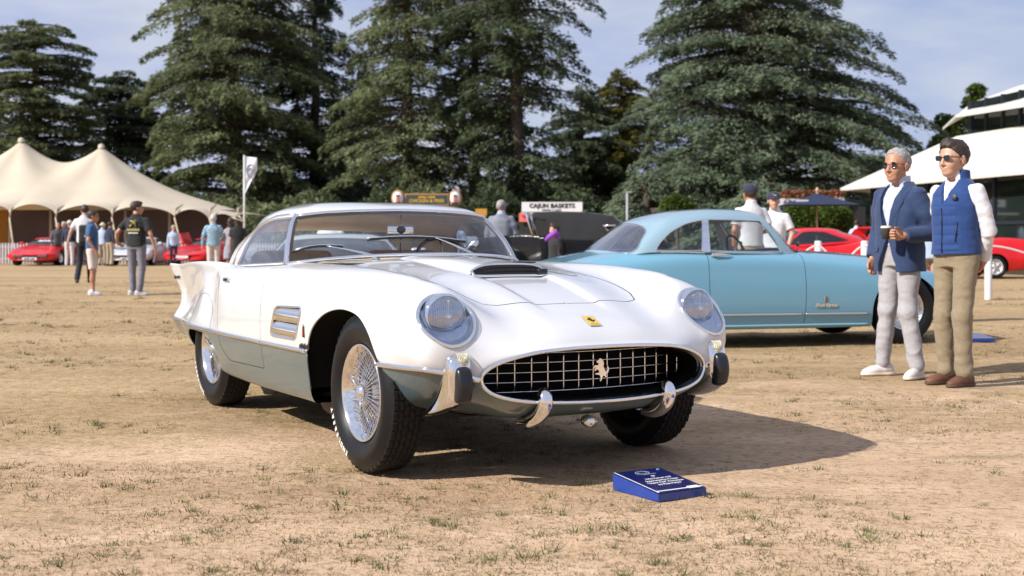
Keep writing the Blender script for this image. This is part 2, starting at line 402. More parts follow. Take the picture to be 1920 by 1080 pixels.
CS = [cap2, cap, tail,
 ST(-3.45,.70,.50,.66,.655,.866,(.635,.78),(.605,.68),(.61,.58),(.655,.489),(.645,.44),(.59,.36),.33),
 ST(-3.0,.82,.57,.76,.705,.886,(.685,.80),(.675,.70),(.695,.60),(.74,.490),(.73,.42),(.66,.32),.29),
 ST(-2.6,.89,.60,.83,.735,.895,(.735,.82),(.742,.72),(.765,.61),(.785,.490),(.775,.41),(.72,.29),.26),
 ST(-2.32,.925,.61,.87,.738,.893,(.748,.83),(.755,.73),(.772,.61),(.795,.490),(.787,.40),(.745,.27),.25),
 ST(-2.12,.94,.60,.90,.725,.880,(.775,.84),(.797,.74),(.803,.62),(.803,.488),(.795,.40),(.755,.25),.24),
 ST(-1.8,.95,.58,.91,.72,.882,(.778,.85),(.805,.75),(.812,.62),(.809,.487),(.80,.40),(.76,.24),.24),
 ST(-1.3,.955,.56,.92,.71,.897,(.780,.86),(.813,.75),(.822,.62),(.817,.487),(.807,.40),(.77,.24),.24),
 ST(-.8,.930,.54,.900,.70,.905,(.790,.862),(.828,.75),(.838,.62),(.830,.490),(.818,.40),(.78,.245),.24),
 ST(-.35,.898,.50,.872,.69,.903,(.795,.858),(.840,.75),(.850,.62),(.840,.495),(.825,.41),(.79,.25),.24),
 ST(0,.862,.48,.842,.685,.888,(.79,.845),(.838,.74),(.848,.62),(.838,.497),(.822,.415),(.785,.27),.245),
 ST(.28,.802,.46,.790,.675,.862,(.782,.81),(.832,.71),(.842,.60),(.828,.500),(.80,.415),(.735,.315),.25),
 [(.60,0,.695),(.60,.2,.692),(.555,.42,.700),(.485,.62,.800),(.515,.735,.765),(.53,.800,.675),(.515,.812,.58),(.49,.790,.500),(.47,.74,.415),(.42,.66,.335),(.43,.5,.295),(.47,.25,.265),(.50,0,.262)],
 [(.705,0,.640),(.705,.2,.638),(.665,.41,.632),(.612,.60,.662),(.625,.69,.660),(.625,.745,.615),(.612,.765,.555),(.588,.757,.500),(.555,.70,.420),(.51,.61,.345),(.56,.45,.295),(.60,.25,.278),(.61,0,.275)],
 [(.757,0,.595),(.756,.2,.593),(.733,.395,.583),(.690,.545,.572),(.678,.60,.560),(.668,.635,.535),(.662,.645,.510),(.656,.645,.478),(.65,.62,.425),(.65,.56,.37),(.675,.44,.335),(.705,.25,.315),(.715,0,.312)],
 [(.778,0,.578),(.775,.2,.576),(.757,.37,.562),(.722,.490,.530),(.707,.535,.508),(.698,.560,.487),(.694,.568,.473),(.692,.570,.458),(.695,.560,.432),(.708,.525,.402),(.735,.42,.372),(.755,.22,.354),(.762,0,.350)],
 [(.745,0,.572),(.742,.2,.570),(.725,.365,.556),(.692,.482,.526),(.677,.527,.505),(.668,.551,.486),(.664,.559,.473),(.662,.561,.460),(.665,.552,.436),(.678,.518,.407),(.705,.415,.377),(.725,.218,.360),(.732,0,.356)]]
HS = Surf(CS, 300, 170)
_side = (HS.J > 3.2) & (HS.J < 9.2) & (HS.I > 2)
SQ = HS.P[_side][:, [0, 2]]; SD = HS.P[_side][:, 1]; SN = HS.N[_side]
_top = (HS.J < 4.4) & (HS.I > 3) & (HS.I < 16)
TQ = HS.P[_top][:, [0, 1]]; TD = HS.P[_top][:, 2]; TN = HS.N[_top]
def side_pt(x, z, off=0.0, sgn=-1):
    y, n = fit_eval(SQ, SD, SN, np.array([x, z])); p = np.array([x, y, z])+n*off; return p*[1, sgn, 1], n*[1, sgn, 1]
def top_pt(x, y, off=0.0):
    z, n = fit_eval(TQ, TD, TN, np.array([x, abs(y)])); s = -1 if y < 0 else 1; p = np.array([x, abs(y), z])+n*off; return p*[1, s, 1], n*[1, s, 1]
body = HS.tm()
ARCH_F = spl([(-.63,.10),(-.615,.26),(-.585,.48),(-.50,.60),(-.36,.677),(-.20,.715),(-.05,.718),(.09,.690),(.19,.625),(.255,.53),(.30,.42),(.345,.32),(.40,.20),(.42,.10)], 80)
ARCH_R = spl([(-2.22,.10),(-2.19,.27),(-2.24,.38),(-2.32,.445),(-2.42,.467),(-2.6,.470),(-2.78,.468),(-2.90,.455),(-2.96,.40),(-3.02,.28),(-3.05,.10)], 60)
DOOR = rpoly([(-1.255,1.2),(-1.300,.72),(-1.315,.50),(-1.305,.345),(-1.95,.335),(-2.09,.42),(-2.125,.52),(-2.125,.80),(-2.10,1.2)], [.01,.1,.05,.012,.14,.10,.06,.05,.01])
VENT = rpoly([(-1.045,.690),(-.630,.703),(-.725,.538),(-1.135,.533)], .05, 6)
HOODL = [(-.93,0),(-.93,.30),(-.985,.50),(-.60,.50),(-.2,.475),(.15,.455),(.31,.438),(.395,.405),(.418,.34),(.425,.175),(.432,.165),(.432,0)]
HLC = np.array([.580,.666,.706]); HLN = np.array([.77,.10,.63]); HLN /= np.linalg.norm(HLN)
HL1 = np.array([.62,0,-.78]); HL1 = HL1-HLN*(HL1@HLN); HL1 /= np.linalg.norm(HL1); HL2 = np.cross(HLN, HL1)
if HL2[1] < 0: HL2 = -HL2
def f_arch(poly, ymin=.40): return lambda V, A: np.where(V[:, 1] > ymin, sdpoly(V[:, 0], V[:, 2], poly), -1.0)
body, _ = (lambda t: (t[1], t[0]))(body.split(f_arch(ARCH_F)))
body, _ = (lambda t: (t[1], t[0]))(body.split(f_arch(ARCH_R)))
def f_head(V, A):
    d = V-HLC; a = d@HL1; b = d@HL2; c = d@HLN
    q = 1-np.sqrt((a/.132)**2+(b/(.120+.012*np.clip(-a/.14, -1, 1)))**2); return np.where((np.abs(c) < .12), q*.13, -.1)
_, body = body.split(f_head)
def f_cab(V, A):
    poly = [(-1.02,-.2),(-1.02,.35),(-1.12,.55),(-1.26,.655),(-1.6,.69),(-2.0,.685),(-2.3,.60),(-2.45,.45),(-2.5,-.2)]
    return np.where(A[:, 4] < 4.5, sdpoly(V[:, 0], V[:, 1], poly), -1.0)
_, body = body.split(f_cab)
_, body = body.split(lambda V, A: np.where((A[:, 4] > 4) & (A[:, 4] < 7.5), sdpoly(V[:, 0], V[:, 2], VENT), -1.0))
def f_bott(V, A): return np.minimum((A[:, 4]-9.9)*.1, .36-V[:, 0])
bell, body = body.split(f_bott)
door, body = body.split(lambda V, A: np.where((A[:, 4] > 2.6) & (A[:, 4] < 9.4), sdpoly(V[:, 0], V[:, 2], DOOR), -1.0), .0022)
hood, body = body.split(lambda V, A: np.where(A[:, 4] < 3.4, sdpoly(V[:, 0], V[:, 1], np.array(HOODL+[(-.93,-.3)])), -1.0), .0028)
fz = lambda V, A: (7.0-A[:, 4])
up, low = body.split(fz); dup_, dlow = door.split(fz)
# hood power bulge: raised centre panel with soft shoulders, running on to the nose
def bulge(tm):
    V = tm.V; x = V[:, 0]; y = np.abs(V[:, 1])
    wd = .168+.02*np.clip((.42-x)/.5, -.4, 1); fade = np.clip((.60-x)/.34, 0, 1); fade = fade*fade*(3-2*fade)
    back = np.clip((x+.10)/.03+1, 0, 1)
    e = 1/(1+np.exp(np.clip((y-wd)/.0085, -30, 30)))
    h = -.018*fade*e*(tm.A[:, 4] < 3.0)*back*np.clip((V[:, 2]-.6)/.05, 0, 1)
    V2 = V.copy(); V2[:, 2] += h; tm.V = V2
    de = -(e*(1-e))/.0085*(-.018)*fade*back*np.sign(V[:, 1]); A = tm.A.copy(); A[:, 1] -= de*A[:, 2]; tm.A = A; return tm
up = up.mirror(); bulge(up); up.obj('body', M['white_paint'], HERO)
low.mirror().obj('lower_body', M['sage_paint'], HERO)
bell.mirror().obj('underside', M['black'], HERO)
hd = bulge(hood.mirror()); hd.obj('hood', M['white_paint'], HERO)
for sg in (-1, 1):
    for t_, nm, mm in ((dup_, 'door', 'white_paint'), (dlow, 'door_skirt', 'sage_paint')):
        V = t_.V*[1, sg, 1]; A = t_.A.copy(); A[:, 1] *= sg
        ob = TM(V, t_.T if sg > 0 else t_.T[:, ::-1], A).obj(nm, M[mm], HERO)
# dark channel behind the shut lines
for cur, nm in ((DOOR, 'door_seal'),):
    for sg in (-1, 1):
        m = MB()
        pts = []
        for (x, z) in cur:
            if z < .86 and not (z > .846): pts.append(side_pt(x, z, -.010, sg)[0])
        m.tube(pts, .008, 5); m.build(nm, M['seam'], HERO)
m = MB(); pp = [np.array(q) for q in HOODL[2:-1]]
pts = [top_pt(*q, -.008)[0]+[0,0,(-.010 if abs(q[1]) < .17 and q[0] > .3 else 0)] for q in rpoly(HOODL, .03)[6:-6]]
pts = [p for p in pts if p[1] > .001]; pts = pts+[p*[1,-1,1] for p in pts[::-1]]
m.tube(pts, .007, 5); m.build('hood_seal', M['seam'], HERO)
# wheel houses, floor
for (cx, poly, nm) in ((-.10, ARCH_F, 'wheel_house'), (-2.6, ARCH_R, 'wheel_house')):
    for sg in (-1, 1):
        m = MB(); Pg = []
        for (x, z) in poly[::2]:
            if z < (.30 if cx > -1 else .26): continue
            yo = .80 if cx > -1 else .74
            if z > .2:
                try: yo = abs(side_pt(x, max(z, .3))[0][1])-.004
                except Exception: pass
            xo = cx+(x-cx)*1.02; zo = z+.006
            Pg.append([(x, sg*yo, z), (xo, sg*(yo-.012), zo), (xo, sg*(yo-.05), zo+.012 if z > .4 else zo), (xo, sg*.42, zo)])
        m.grid(Pg, True); P_ = [(cx+(x-cx)*1.0, sg*.42, z) for x, z in poly[::2] if z > (.30 if cx > -1 else .26)]
        m.poly(P_, (0, 1, 0), .004*sg); m.build(nm, M['black'], HERO)
m = MB(); m.box((-1.4, 0, .27), (1.5, 1.44, .02)); m.box((-1.05, 0, .55), (.04, 1.5, .52)); m.box((-2.25, 0, .55), (.04, 1.2, .56)); m.build('floor_pan', M['black'], HERO)
m = MB()
for y in (-.25, .28): m.tube([(-3.3,y,.28),(-2.9,y,.22),(-2.2,y,.2),(-1.2,y,.2),(-.5,y,.22)], .045, 10)
m.lathe([(0.0,0),(.11,.0),(.12,.1),(.12,.7),(.11,.8),(0,.8)], 14, 'x', (-1.2,-.42,.19)); m.box((0,0,.25),(.10,1.25,.07)); m.box((-2.6,0,.33),(.10,1.2,.08)); m.box((.2,.05,.27),(.4,.4,.06))
m.build('exhaust', M['dark_metal'], HERO)
m = MB(); m.lathe([(0,0),(.022,0),(.026,.02),(.026,.06),(0,.06)], 12, 'x', (.62,-.02,.248)); m.build('tow_eye', M['alloy'], HERO)
# arch lips (rolled edge)
for poly in (ARCH_F, ARCH_R):
    for sg in (-1, 1):
        m = MB(); mu = [side_pt(x, z, -.002, sg)[0] for x, z in poly if z > .495]; 
        if mu and len(mu) > 3: m.tube(mu, .0055, 6); m.build('arch_lip', M['white_paint'], HERO)
        for hh in (poly[:len(poly)//2], poly[len(poly)//2:]):
            a = [side_pt(x, z, -.002, sg)[0] for x, z in hh if .30 < z < .484]
            if len(a) > 2: m = MB(); m.tube(a, .005, 6); m.build('arch_lip', M['sage_paint'], HERO)
# trim strips on line 7
TL = HS.line(7, 900, 2, 17)
def strip(pts, r, name='trim_strip', m_='chrome', sg=1):
    m = MB(); m.tube([p*[1, sg, 1] for p in pts], r, 8, flat=1.0, up=(0, 0, 1)); return m.build(name, M[m_], HERO)
for sg in (-1, 1):
    x = TL[:, 0]
    for lo, hi in ((-3.79,-3.45),(-3.445,-2.13),(-2.12,-1.32),(-1.31,-.595)):
        q = TL[(x > lo) & (x < hi)]; strip(q[::3]+[0,.003,0], .0125, sg=sg)
    q = TL[(x > .245)]; q = q[:int(np.argmax(q[:, 1] < .578))+1] if (q[:, 1] < .578).any() else q
    strip(q[::3]+[0.002,.003,0], .0125, sg=sg)
# side vents
for sg in (-1, 1):
    m = MB(); m.tube([side_pt(x, z, .001, sg)[0] for x, z in VENT], .006, 6, closed=True); fr = m.build('side_vent', M['chrome'], HERO)
    for k in range(2):
        m = MB(); Pg = []
        for a in np.linspace(0, 1, 9):
            row = []
            for b in np.linspace(0, 1, 9):
                z = .697-.160*(k*.5+b*.50); fz_ = (z-.535)/.16; xl = -1.135+.09*fz_; xr = -.725+.095*fz_; x = xl+.004+(xr-xl-.008)*a
                p, n = side_pt(x, z, 0, sg); d = -.014+.020*math.sin(PI*(b*.8+.02)); row.append(p+np.array([0, sg, 0])*d)
            Pg.append(row)
        m.grid(Pg, True, flip=(sg > 0)); m.build('louvre', M['chrome'], fr)
    m = MB(); Pb = [side_pt(x, z, -.05, sg)[0] for x, z in VENT]; m.poly(Pb, (0, 1, 0), -.003*sg); m.build('vent_back', M['dark_metal'], fr)
# headlights
M['bucket'] = mat('bucket', (.48,.54,.64), .12, metal=.95)
M['lens'] = glass('fluted_lens', (.92,.95,1.0), 1.0, 1.5, .22, rough=.10)
HQ = HS.P.reshape(-1, 3); HNn = HS.N.reshape(-1, 3)
dd = HQ-HLC; sel = (np.abs(dd@HL1) < .2) & (np.abs(dd@HL2) < .2) & (np.abs(dd@HLN) < .12)
FQ = np.c_[(dd@HL1)[sel], (dd@HL2)[sel]]; FD = (dd@HLN)[sel]; FN = HNn[sel]
def hl_pt(a, b, off=0):
    c, n = fit_eval(FQ, FD, FN, np.array([a, b])); return HLC+HL1*a+HL2*b+HLN*(c+off)
def hl_edge(t, s=1.0):
    a = math.cos(t)*.132*s; return a, math.sin(t)*(.120+.012*np.clip(-a/.14, -1, 1))*s
for sg in (-1, 1):
    S_ = np.array([1, sg, 1]); t = np.linspace(0, 2*PI, 48, endpoint=False)
    ring = np.array([hl_pt(*hl_edge(q), .002) for q in t]); ring = sum(np.roll(ring, k, 0)*w_ for k, w_ in ((-2,.1),(-1,.2),(0,.4),(1,.2),(2,.1)))*S_
    m = MB(); m.tube(ring, .0082, 8, closed=True); hl = m.build('headlight', M['chrome'], HERO)
    m = MB()                                                 # bucket
    rows = [[hl_pt(*hl_edge(q), .0)*S_ for q in np.r_[t, t[0]]], [(hl_pt(*hl_edge(q, .97), -.02))*S_ for q in np.r_[t, t[0]]], [(HLC+HL1*hl_edge(q, .75)[0]+HL2*hl_edge(q, .75)[1]+np.array([-.055, 0, -.01]))*S_ for q in np.r_[t, t[0]]], [(HLC+np.array([-.07, 0, 0]))*S_ for q in np.r_[t, t[0]]]]
    m.grid(rows, True, flip=(sg < 0)); m.build('headlight_bucket', M['bucket'], hl)
    m = MB(); rows = []
    for s_ in np.linspace(0, 1, 9):
        rows.append([(hl_pt(*hl_edge(q), .004)*(s_)+(HLC+HLN*.034+HL1*hl_edge(q, s_)[0]+HL2*hl_edge(q, s_)[1])*(1-s_) if s_ > .999 else (HLC+HL1*hl_edge(q, s_)[0]+HL2*hl_edge(q, s_)[1]+HLN*(s_**3*((hl_pt(*hl_edge(q), .004)-HLC)@HLN)+(1-s_**3)*.036)))*S_ for q in np.r_[t, t[0]]])
    m.grid(rows, True, flip=(sg > 0)); m.build('headlight_cover', M['lampglass'], hl)
    c = np.array([.535, .655, .713])*S_
    R = np.array(Matrix.Rotation(math.radians(-8), 3, 'Y')).T
    m = MB(); m.lathe([(.094,-.05),(.096,0),(.092,.010),(.086,.012)], 36, 'x', c); m.build('lamp_rim', M['chrome'], hl)
    m = MB(); m.lathe([(.088,.010),(.06,-.02),(.03,-.045),(.008,-.05)], 32, 'x', c); m.build('reflector', M['chrome'], hl)
    m = MB(); m.lathe([(.090,.006),(.075,.020),(.045,.031),(.015,.035),(.0005,.0355)], 36, 'x', c)
    for k in range(-9, 10):
        h_ = math.sqrt(max(0, .083**2-(k*.0088)**2)); r_ = lambda y_, z_: .037-.032*((y_*y_+z_*z_)/.09**2)
        zz = np.linspace(-h_, h_, 9); m.tube([c+np.array([r_(k*.0088, z_)-.001, k*.0088, z_]) for z_ in zz], .0028, 5)
    m.build('lens', M['lens'] if 'lens' in M else M['lampglass'], hl)
    m = MB(); m.box(c+np.array([.02, 0, .03]), (.012, .006, .075)); m.ball(c+np.array([.022, 0, 0]), .017); m.build('bulb_shield', M['chrome'], hl)
# grille surround + bars + cavity
RO = np.array(CS[-2]); RI = np.array(CS[-1])
def oval(C, n, grow=0.0, dx=0.0):
    ms = np.array([1, -1, 1.0]); full = np.concatenate([C, C[-2:0:-1]*ms]); c0 = full.mean(0); q = spl(full, n, closed=True)
    v = q-c0; v[:, 0] = 0; v /= np.linalg.norm(v, axis=1)[:, None]; return q+v*grow+[dx, 0, 0]
m = MB(); m.tube(oval(RO, 120, 0.003, .004), .0085, 8, closed=True); GR = m.build('grille', M['chrome'], HERO)
m = MB(); rows = [oval(RI, 96, .0, .02), oval(RI, 96, .004, -.02), oval(RI, 96, .006, -.22)]
for r in rows: pass
rows = [np.concatenate([r, r[:1]]) for r in rows]; m.grid(rows, True)
m.add(rows[-1][:-1], [tuple(range(96))], False); m.build('grille_cavity', M['black'], GR)
PO = oval(RI, 160); GP = PO[:, 1:]; 
def gx(y, z): return .655-.10*(y/.56)**2
def in_oval(y, z): return sdpoly(np.array([y]), np.array([z]), GP)[0] > .002
for k in range(-7, 8):
    y = k*.0735; zz = [z for z in np.linspace(.33, .60, 90) if in_oval(y, z)]
    if len(zz) > 4:
        m = MB(); zs = np.linspace(zz[0], zz[-1], 6); m.tube([(gx(y, z)-(.012 if i == 0 else 0), y, z) for i, z in enumerate(zs)], .0032, 6); m.build('vertical_bar', M['alloy'], GR)
for k in range(5):
    z = .390+k*.0405; yy = [y for y in np.linspace(-.58, .58, 300) if in_oval(y, z)]
    if len(yy) > 4:
        m = MB(); ys = np.linspace(yy[0], yy[-1], 24); m.tube([(gx(y, z)+.003, y, z) for y in ys], .0028, 6); m.build('horizontal_bar', M['alloy'], GR)
HORSE = [(-.10,.50),(-.02,.52),(.05,.47),(.12,.40),(.16,.28),(.13,.16),(.17,.06),(.22,-.04),(.26,-.12),(.32,-.08),(.36,.02),(.34,.12),(.38,.16),(.42,.08),(.44,-.04),(.38,-.16),(.30,-.20),(.27,-.26),(.32,-.34),(.27,-.36),(.20,-.30),(.14,-.28),(.08,-.34),(.04,-.46),(-.02,-.54),(-.06,-.52),(-.02,-.44),(-.02,-.36),(-.06,-.26),(-.16,-.22),(-.30,-.20),(-.34,-.17),(-.24,-.15),(-.12,-.14),(-.10,-.08),(-.16,.0),(-.24,.02),(-.32,-.06),(-.36,-.02),(-.32,.08),(-.26,.12),(-.36,.10),(-.42,.0),(-.46,.02),(-.42,.16),(-.32,.22),(-.22,.20),(-.14,.24),(-.13,.32),(-.20,.31),(-.24,.34),(-.20,.42),(-.12,.46)]
def horse(o, ex, ey, s, d, name, mt, par):
    P_ = place(np.c_[np.array(HORSE)*s, np.zeros(len(HORSE))], o, ex, ey); n = np.cross(ex, ey); n = n/np.linalg.norm(n); m = MB(); m.poly(P_, n, d); return m.build(name, M[mt], par)
horse((.664,.03,.470), (0,1,0), (0,0,1), .094, .008, 'horse_emblem', 'chrome', GR)
# nose badge
p, n = top_pt(.640, 0, .0025); ex = np.array([0, 1, 0]); ey = np.cross(n, ex); ey = -ey if ey[0] > 0 else ey
def rect(w_, h_): return np.array([(-w_/2,-h_/2,0),(w_/2,-h_/2,0),(w_/2,h_/2,0),(-w_/2,h_/2,0)])
ez = np.cross(ex, ey)
m = MB(); m.poly(place(rect(.058,.082), p, ex, ey), ez, .002); bd = m.build('nose_badge', M['chrome'], HERO)
m = MB(); m.poly(place(rect(.052,.076), p+ez*.0022, ex, ey), ez, .001); m.build('badge_face', M['yellow'], bd)
horse(p+ez*.0034+ey*.004, ex, ey, .042, .0006, 'badge_horse', 'black_ink', bd)
V, F = text_vf('Ferrari', .013); m = MB(); m.add(place(V, p+ez*.0036-ey*.028, ex, ey), F); m.build('badge_script', M['black_ink'], bd)
# hood scoop
def scoop_h(x): return .022*np.clip((x+.93)/.5, 0, 1)**.8
rows = []
for x in np.linspace(-.92, -.085, 26):
    row = []
    for y in np.linspace(-.225, .225, 31):
        b = top_pt(x, y)[0]; e = 1-np.clip((abs(y)/.212), 0, 1)**5; row.append((x, y, b[2]+(scoop_h(x)+.016)*e-.004+(.0)))
    rows.append(row)
m = MB(); m.grid(rows, True); sco = m.build('hood_scoop', M['white_paint'], HERO)
rim = []
for y in np.linspace(-.20, .20, 25): rim.append((-.085, y, top_pt(-.08, y)[0][2]+.040-.028*abs(y/.2)**5))
rb = [(-.055, y, top_pt(-.05, y)[0][2]-.010+.006*abs(y/.2)**4) for y in np.linspace(.20, -.20, 25)]
m = MB(); m.tube(rim+rb, .0075, 7, closed=True); m.build('scoop_rim', M['chrome'], sco)
m = MB(); m.grid([[np.array(q)+[-.006, 0, 0] for q in rim], [np.array(q)+[-.006, 0, 0] for q in rb[::-1]]]); m.build('scoop_backing', M['black'], sco)
m = MB()
for i, y in enumerate(np.linspace(-.195, .195, 48)):
    a = np.array(rim[0])*0; zt = top_pt(-.08, y)[0][2]+.040-.028*abs(y/.2)**5; zb_ = top_pt(-.05, y)[0][2]-.008
    for s_ in (-1, 1): m.tube([(-.078, y, zt), (-.053, y+.012*s_, zb_)], .0011, 4, cap=False)
m.build('scoop_mesh', M['dark_metal'], sco, kind='stuff')
m = MB(); m.bbox((-.058, .175, top_pt(-.06, .175)[0][2]+.010), (.03, .055, .026), .008); m.build('latch', M['black_rubber'], sco)
# bumpers with rubber pads
def ring_sec(cx, cy, z, hx, hy, n=20, p=2.4, tx=0.0):
    t = np.linspace(0, 2*PI, n, endpoint=False); c_, s_ = np.cos(t), np.sin(t)
    return np.stack([cx+hx*np.sign(c_)*np.abs(c_)**(2/p), cy+hy*np.sign(s_)*np.abs(s_)**(2/p), z+tx*c_], 1)
for sg in (-1, 1):
    S_ = np.array([1, sg, 1]); keys = [(.655,.66,.566,.004,.004,0),(.655,.66,.563,.030,.034,-.01),(.655,.66,.545,.046,.050,-.012),(.650,.66,.505,.056,.056,-.01),(.640,.66,.465,.066,.056,0),(.626,.662,.42,.078,.053,0),(.598,.668,.375,.096,.050,.010),(.560,.678,.340,.110,.045,.022),(.525,.688,.315,.10,.038,.026),(.505,.692,.305,.05,.02,.01),(.505,.692,.304,.004,.004,0)]
    K = np.array([ring_sec(k[0], k[1], k[2], k[3], k[4], 24, 2.5, k[5]) for k in keys]); K = hermite(K, np.arange(len(K)), np.linspace(0, len(K)-1, 50))
    K = np.concatenate([K, K[:, :1]], 1)*S_; m = MB(); m.grid(K, True, flip=(sg > 0)); bo = m.build('bumper', M['chrome'], HERO)
    m = MB(); K = np.array([ring_sec(.708-(.02*((z-.443)/.08)**2), .660, z, hx, hy, 22, 3.2) for z, hx, hy in [(.367,.004,.004),(.369,.014,.016),(.376,.024,.028),(.392,.030,.034),(.443,.033,.035),(.494,.030,.034),(.512,.024,.028),(.519,.014,.016),(.521,.004,.004)]])
    K = hermite(K, np.arange(len(K)), np.linspace(0, len(K)-1, 40)); K = np.concatenate([K, K[:, :1]], 1)*S_; m.grid(K, True, flip=(sg > 0)); m.build('rubber_pad', M['black_rubber'], bo)
    m = MB(); m.ball(np.array([.672,.655,.530])*S_, (.034,.034,.028), 20, 12); ln = m.build('indicator_lens', M['amber'], bo)
    m = MB()
    for k in range(-4, 5): m.tube([np.array([.672+.037*math.cos(a)*math.cos(k*.2), .655+.0335*math.sin(k*.2), .540+.031*math.sin(a)])*S_ for a in np.linspace(-.2, 1.5, 8)], .0014, 4)
    m.build('lens_rib', M['amber'], ln)
    m = MB(); t = np.linspace(0, PI, 14); m.tube([np.array([.668, .657+.042*math.cos(a), .528+.036*math.sin(a)])*S_ for a in t], .006, 6); m.build('lens_bezel', M['chrome'], bo)
    # small centre overrider
    m = MB(); pts = spl([(.735,.315,.405),(.765,.315,.392),(.776,.315,.365),(.762,.317,.33),(.725,.32,.295),(.66,.322,.268),(.58,.325,.258)], 26)
    rr = np.interp(np.linspace(0, 1, 26), [0,.06,.2,.45,.75,1], [.006,.024,.031,.031,.028,.018]); m.tube(pts*S_, rr, 14, up=(0, 1, 0), flat=1.05)
    ov = m.build('overrider', M['chrome'], HERO); m = MB(); m.ball(np.array([.808,.315,.352])*S_, (.004,.007,.008)); m.build('enamel_badge', M['blue_enamel'], ov)
# ---------------- greenhouse
R0 = [(-.885,0,.950),(-.945,.33,.943),(-1.06,.56,.925),(-1.215,.703,.903),(-1.60,.735,.888),(-2.00,.722,.876),(-2.45,.64,.87),(-2.85,.42,.85),(-2.98,0,.84)]
R2 = [(-1.245,0,1.196),(-1.262,.25,1.191),(-1.315,.46,1.180),(-1.400,.583,1.163),(-1.66,.612,1.150),(-1.90,.612,1.118),(-2.18,.55,1.10),(-2.42,.36,1.115),(-2.48,0,1.125)]
R0, R2 = np.array(R0), np.array(R2)
R1 = (R0+R2)/2; ctr = np.array([-1.85, 0, 0]); v_ = R1-ctr; v_[:, 2] = 0; v_ /= np.linalg.norm(v_, axis=1)[:, None]; R1 = R1+v_*.022+[0, 0, .008]
def rr_(k, zt): 
    q = R2.copy(); q[:, :2] = ctr[:2]+(q[:, :2]-ctr[:2])*k; zc_ = 1.252-.02*((q[:, 0]+1.75)/.6)**2; q[:, 2] = q[:, 2]*(1-zt)+zc_*zt; return q
GH = np.array([R0, R1, R2, rr_(.93,.38), rr_(.74,.78), rr_(.4,.97), rr_(.04,1.0)])      # rings x 9 x 3
G2 = np.swapaxes(GH, 0, 1)                                    # 9 x rings
ms = np.array([1, -1, 1.0]); FULL = np.concatenate([G2, G2[-2:0:-1]*ms]); nF = len(FULL)   # periodic, 16
ext = np.concatenate([FULL[-3:], FULL, FULL[:4]]); tu = np.arange(-3, nF+4)
nu, nv = 320, 110; uu = np.linspace(0, nF, nu, endpoint=False); tv = np.array([0, 1, 2, 2.35, 3, 4, 5.0]); vv = np.interp(np.linspace(0, 1, nv), [0, .3, .55, .7, .8, .92, 1], tv)
Pg = hermite(ext, tu, uu); Pg = np.swapaxes(hermite(np.swapaxes(Pg, 0, 1), tv, vv), 0, 1)
du_ = np.roll(Pg, -1, 0)-np.roll(Pg, 1, 0); dv_ = np.gradient(Pg, axis=1); Nn = np.cross(du_, dv_); Nn /= np.linalg.norm(Nn, axis=2, keepdims=True)+1e-12
Nn[:, -1] = [0, 0, 1]
if Nn[0, 5, 0] < 0: Nn = -Nn
su = np.where(uu > nF/2, uu-nF, uu)
def gh_pt(u, v, off=0.0):
    q = hermite(ext, tu, np.array([u % nF])); e = 1e-2
    f = lambda a, b: hermite(np.swapaxes(hermite(ext, tu, np.array([a % nF])), 0, 1), tv, np.array([b]))[0, 0]
    p = f(u, v); n = np.cross(f(u+e, v)-f(u-e, v), f(u, min(v+e, 5))-f(u, max(v-e, 0))); n /= np.linalg.norm(n)+1e-12
    if n @ (p-np.array([-1.85, 0, .9])) < 0: n = -n
    return p+n*off
Pw = np.concatenate([Pg, Pg[:1]]); Nw = np.concatenate([Nn, Nn[:1]]); Uw = np.r_[su, 0.0]
# split at the rear seam to keep u monotone
k0 = int(np.argmax(uu > nF/2)); 
PP = np.concatenate([Pg[k0:], Pg[:k0]]); NN = np.concatenate([Nn[k0:], Nn[:k0]]); UU = np.concatenate([uu[k0:]-nF, uu[:k0]])
PP = np.concatenate([PP, PP[:1]]); NN = np.concatenate([NN, NN[:1]]); UU = np.r_[UU, UU[0]+nF]
A_ = np.concatenate([NN, np.broadcast_to(UU[:, None, None], PP.shape[:2]+(1,)), np.broadcast_to(vv[None, :, None], PP.shape[:2]+(1,))], 2)
gh = TM.grid(PP, A_); a, b, c = [gh.V[gh.T[:, k]] for k in range(3)]; fl = (np.cross(b-a, c-a)*gh.A[gh.T[:, 0], :3]).sum(1) < 0; gh.T[fl] = gh.T[fl][:, ::-1]
WS = rpoly([(-2.97,.03),(2.97,.03),(2.97,1.93),(-2.97,1.93)], .08)
SW = rpoly([(3.07,.05),(3.07,1.90),(4.0,1.92),(4.62,1.86),(4.90,1.62),(4.99,.06)], [.03,.05,.2,.3,.25,.08])
RW = rpoly([(5.75,.12),(10.25,.12),(10.2,1.88),(5.8,1.88)], .3)
def f_uv(poly, mir=False):
    def f(V, A):
        u = A[:, 3]; u = -u if mir else u
        if poly is RW: u = np.where(u < 0, u+nF, u)
        return sdpoly(u, A[:, 4], poly)
    return f
ws, gh = gh.split(f_uv(WS)); sw1, gh = gh.split(f_uv(SW)); sw2, gh = gh.split(f_uv(SW, True)); rw, gh = gh.split(f_uv(RW))
st1, gh = gh.split(lambda V, A: np.minimum(.065-np.abs(np.abs(A[:, 3])-3.02), 1.97-A[:, 4])*.5)
roof = gh.obj('roof', M['white_paint'], HERO)
inner = TM(gh.V-gh.A[:, :3]*.022, gh.T[:, ::-1], -gh.A); inner.obj('headliner', M['headliner'], HERO)
ws.obj('windscreen', M['win'], HERO); sw1.obj('side_window', M['win_side'], HERO); sw2.obj('side_window', M['win_side'], HERO); rw.obj('rear_window', M['win'], HERO)
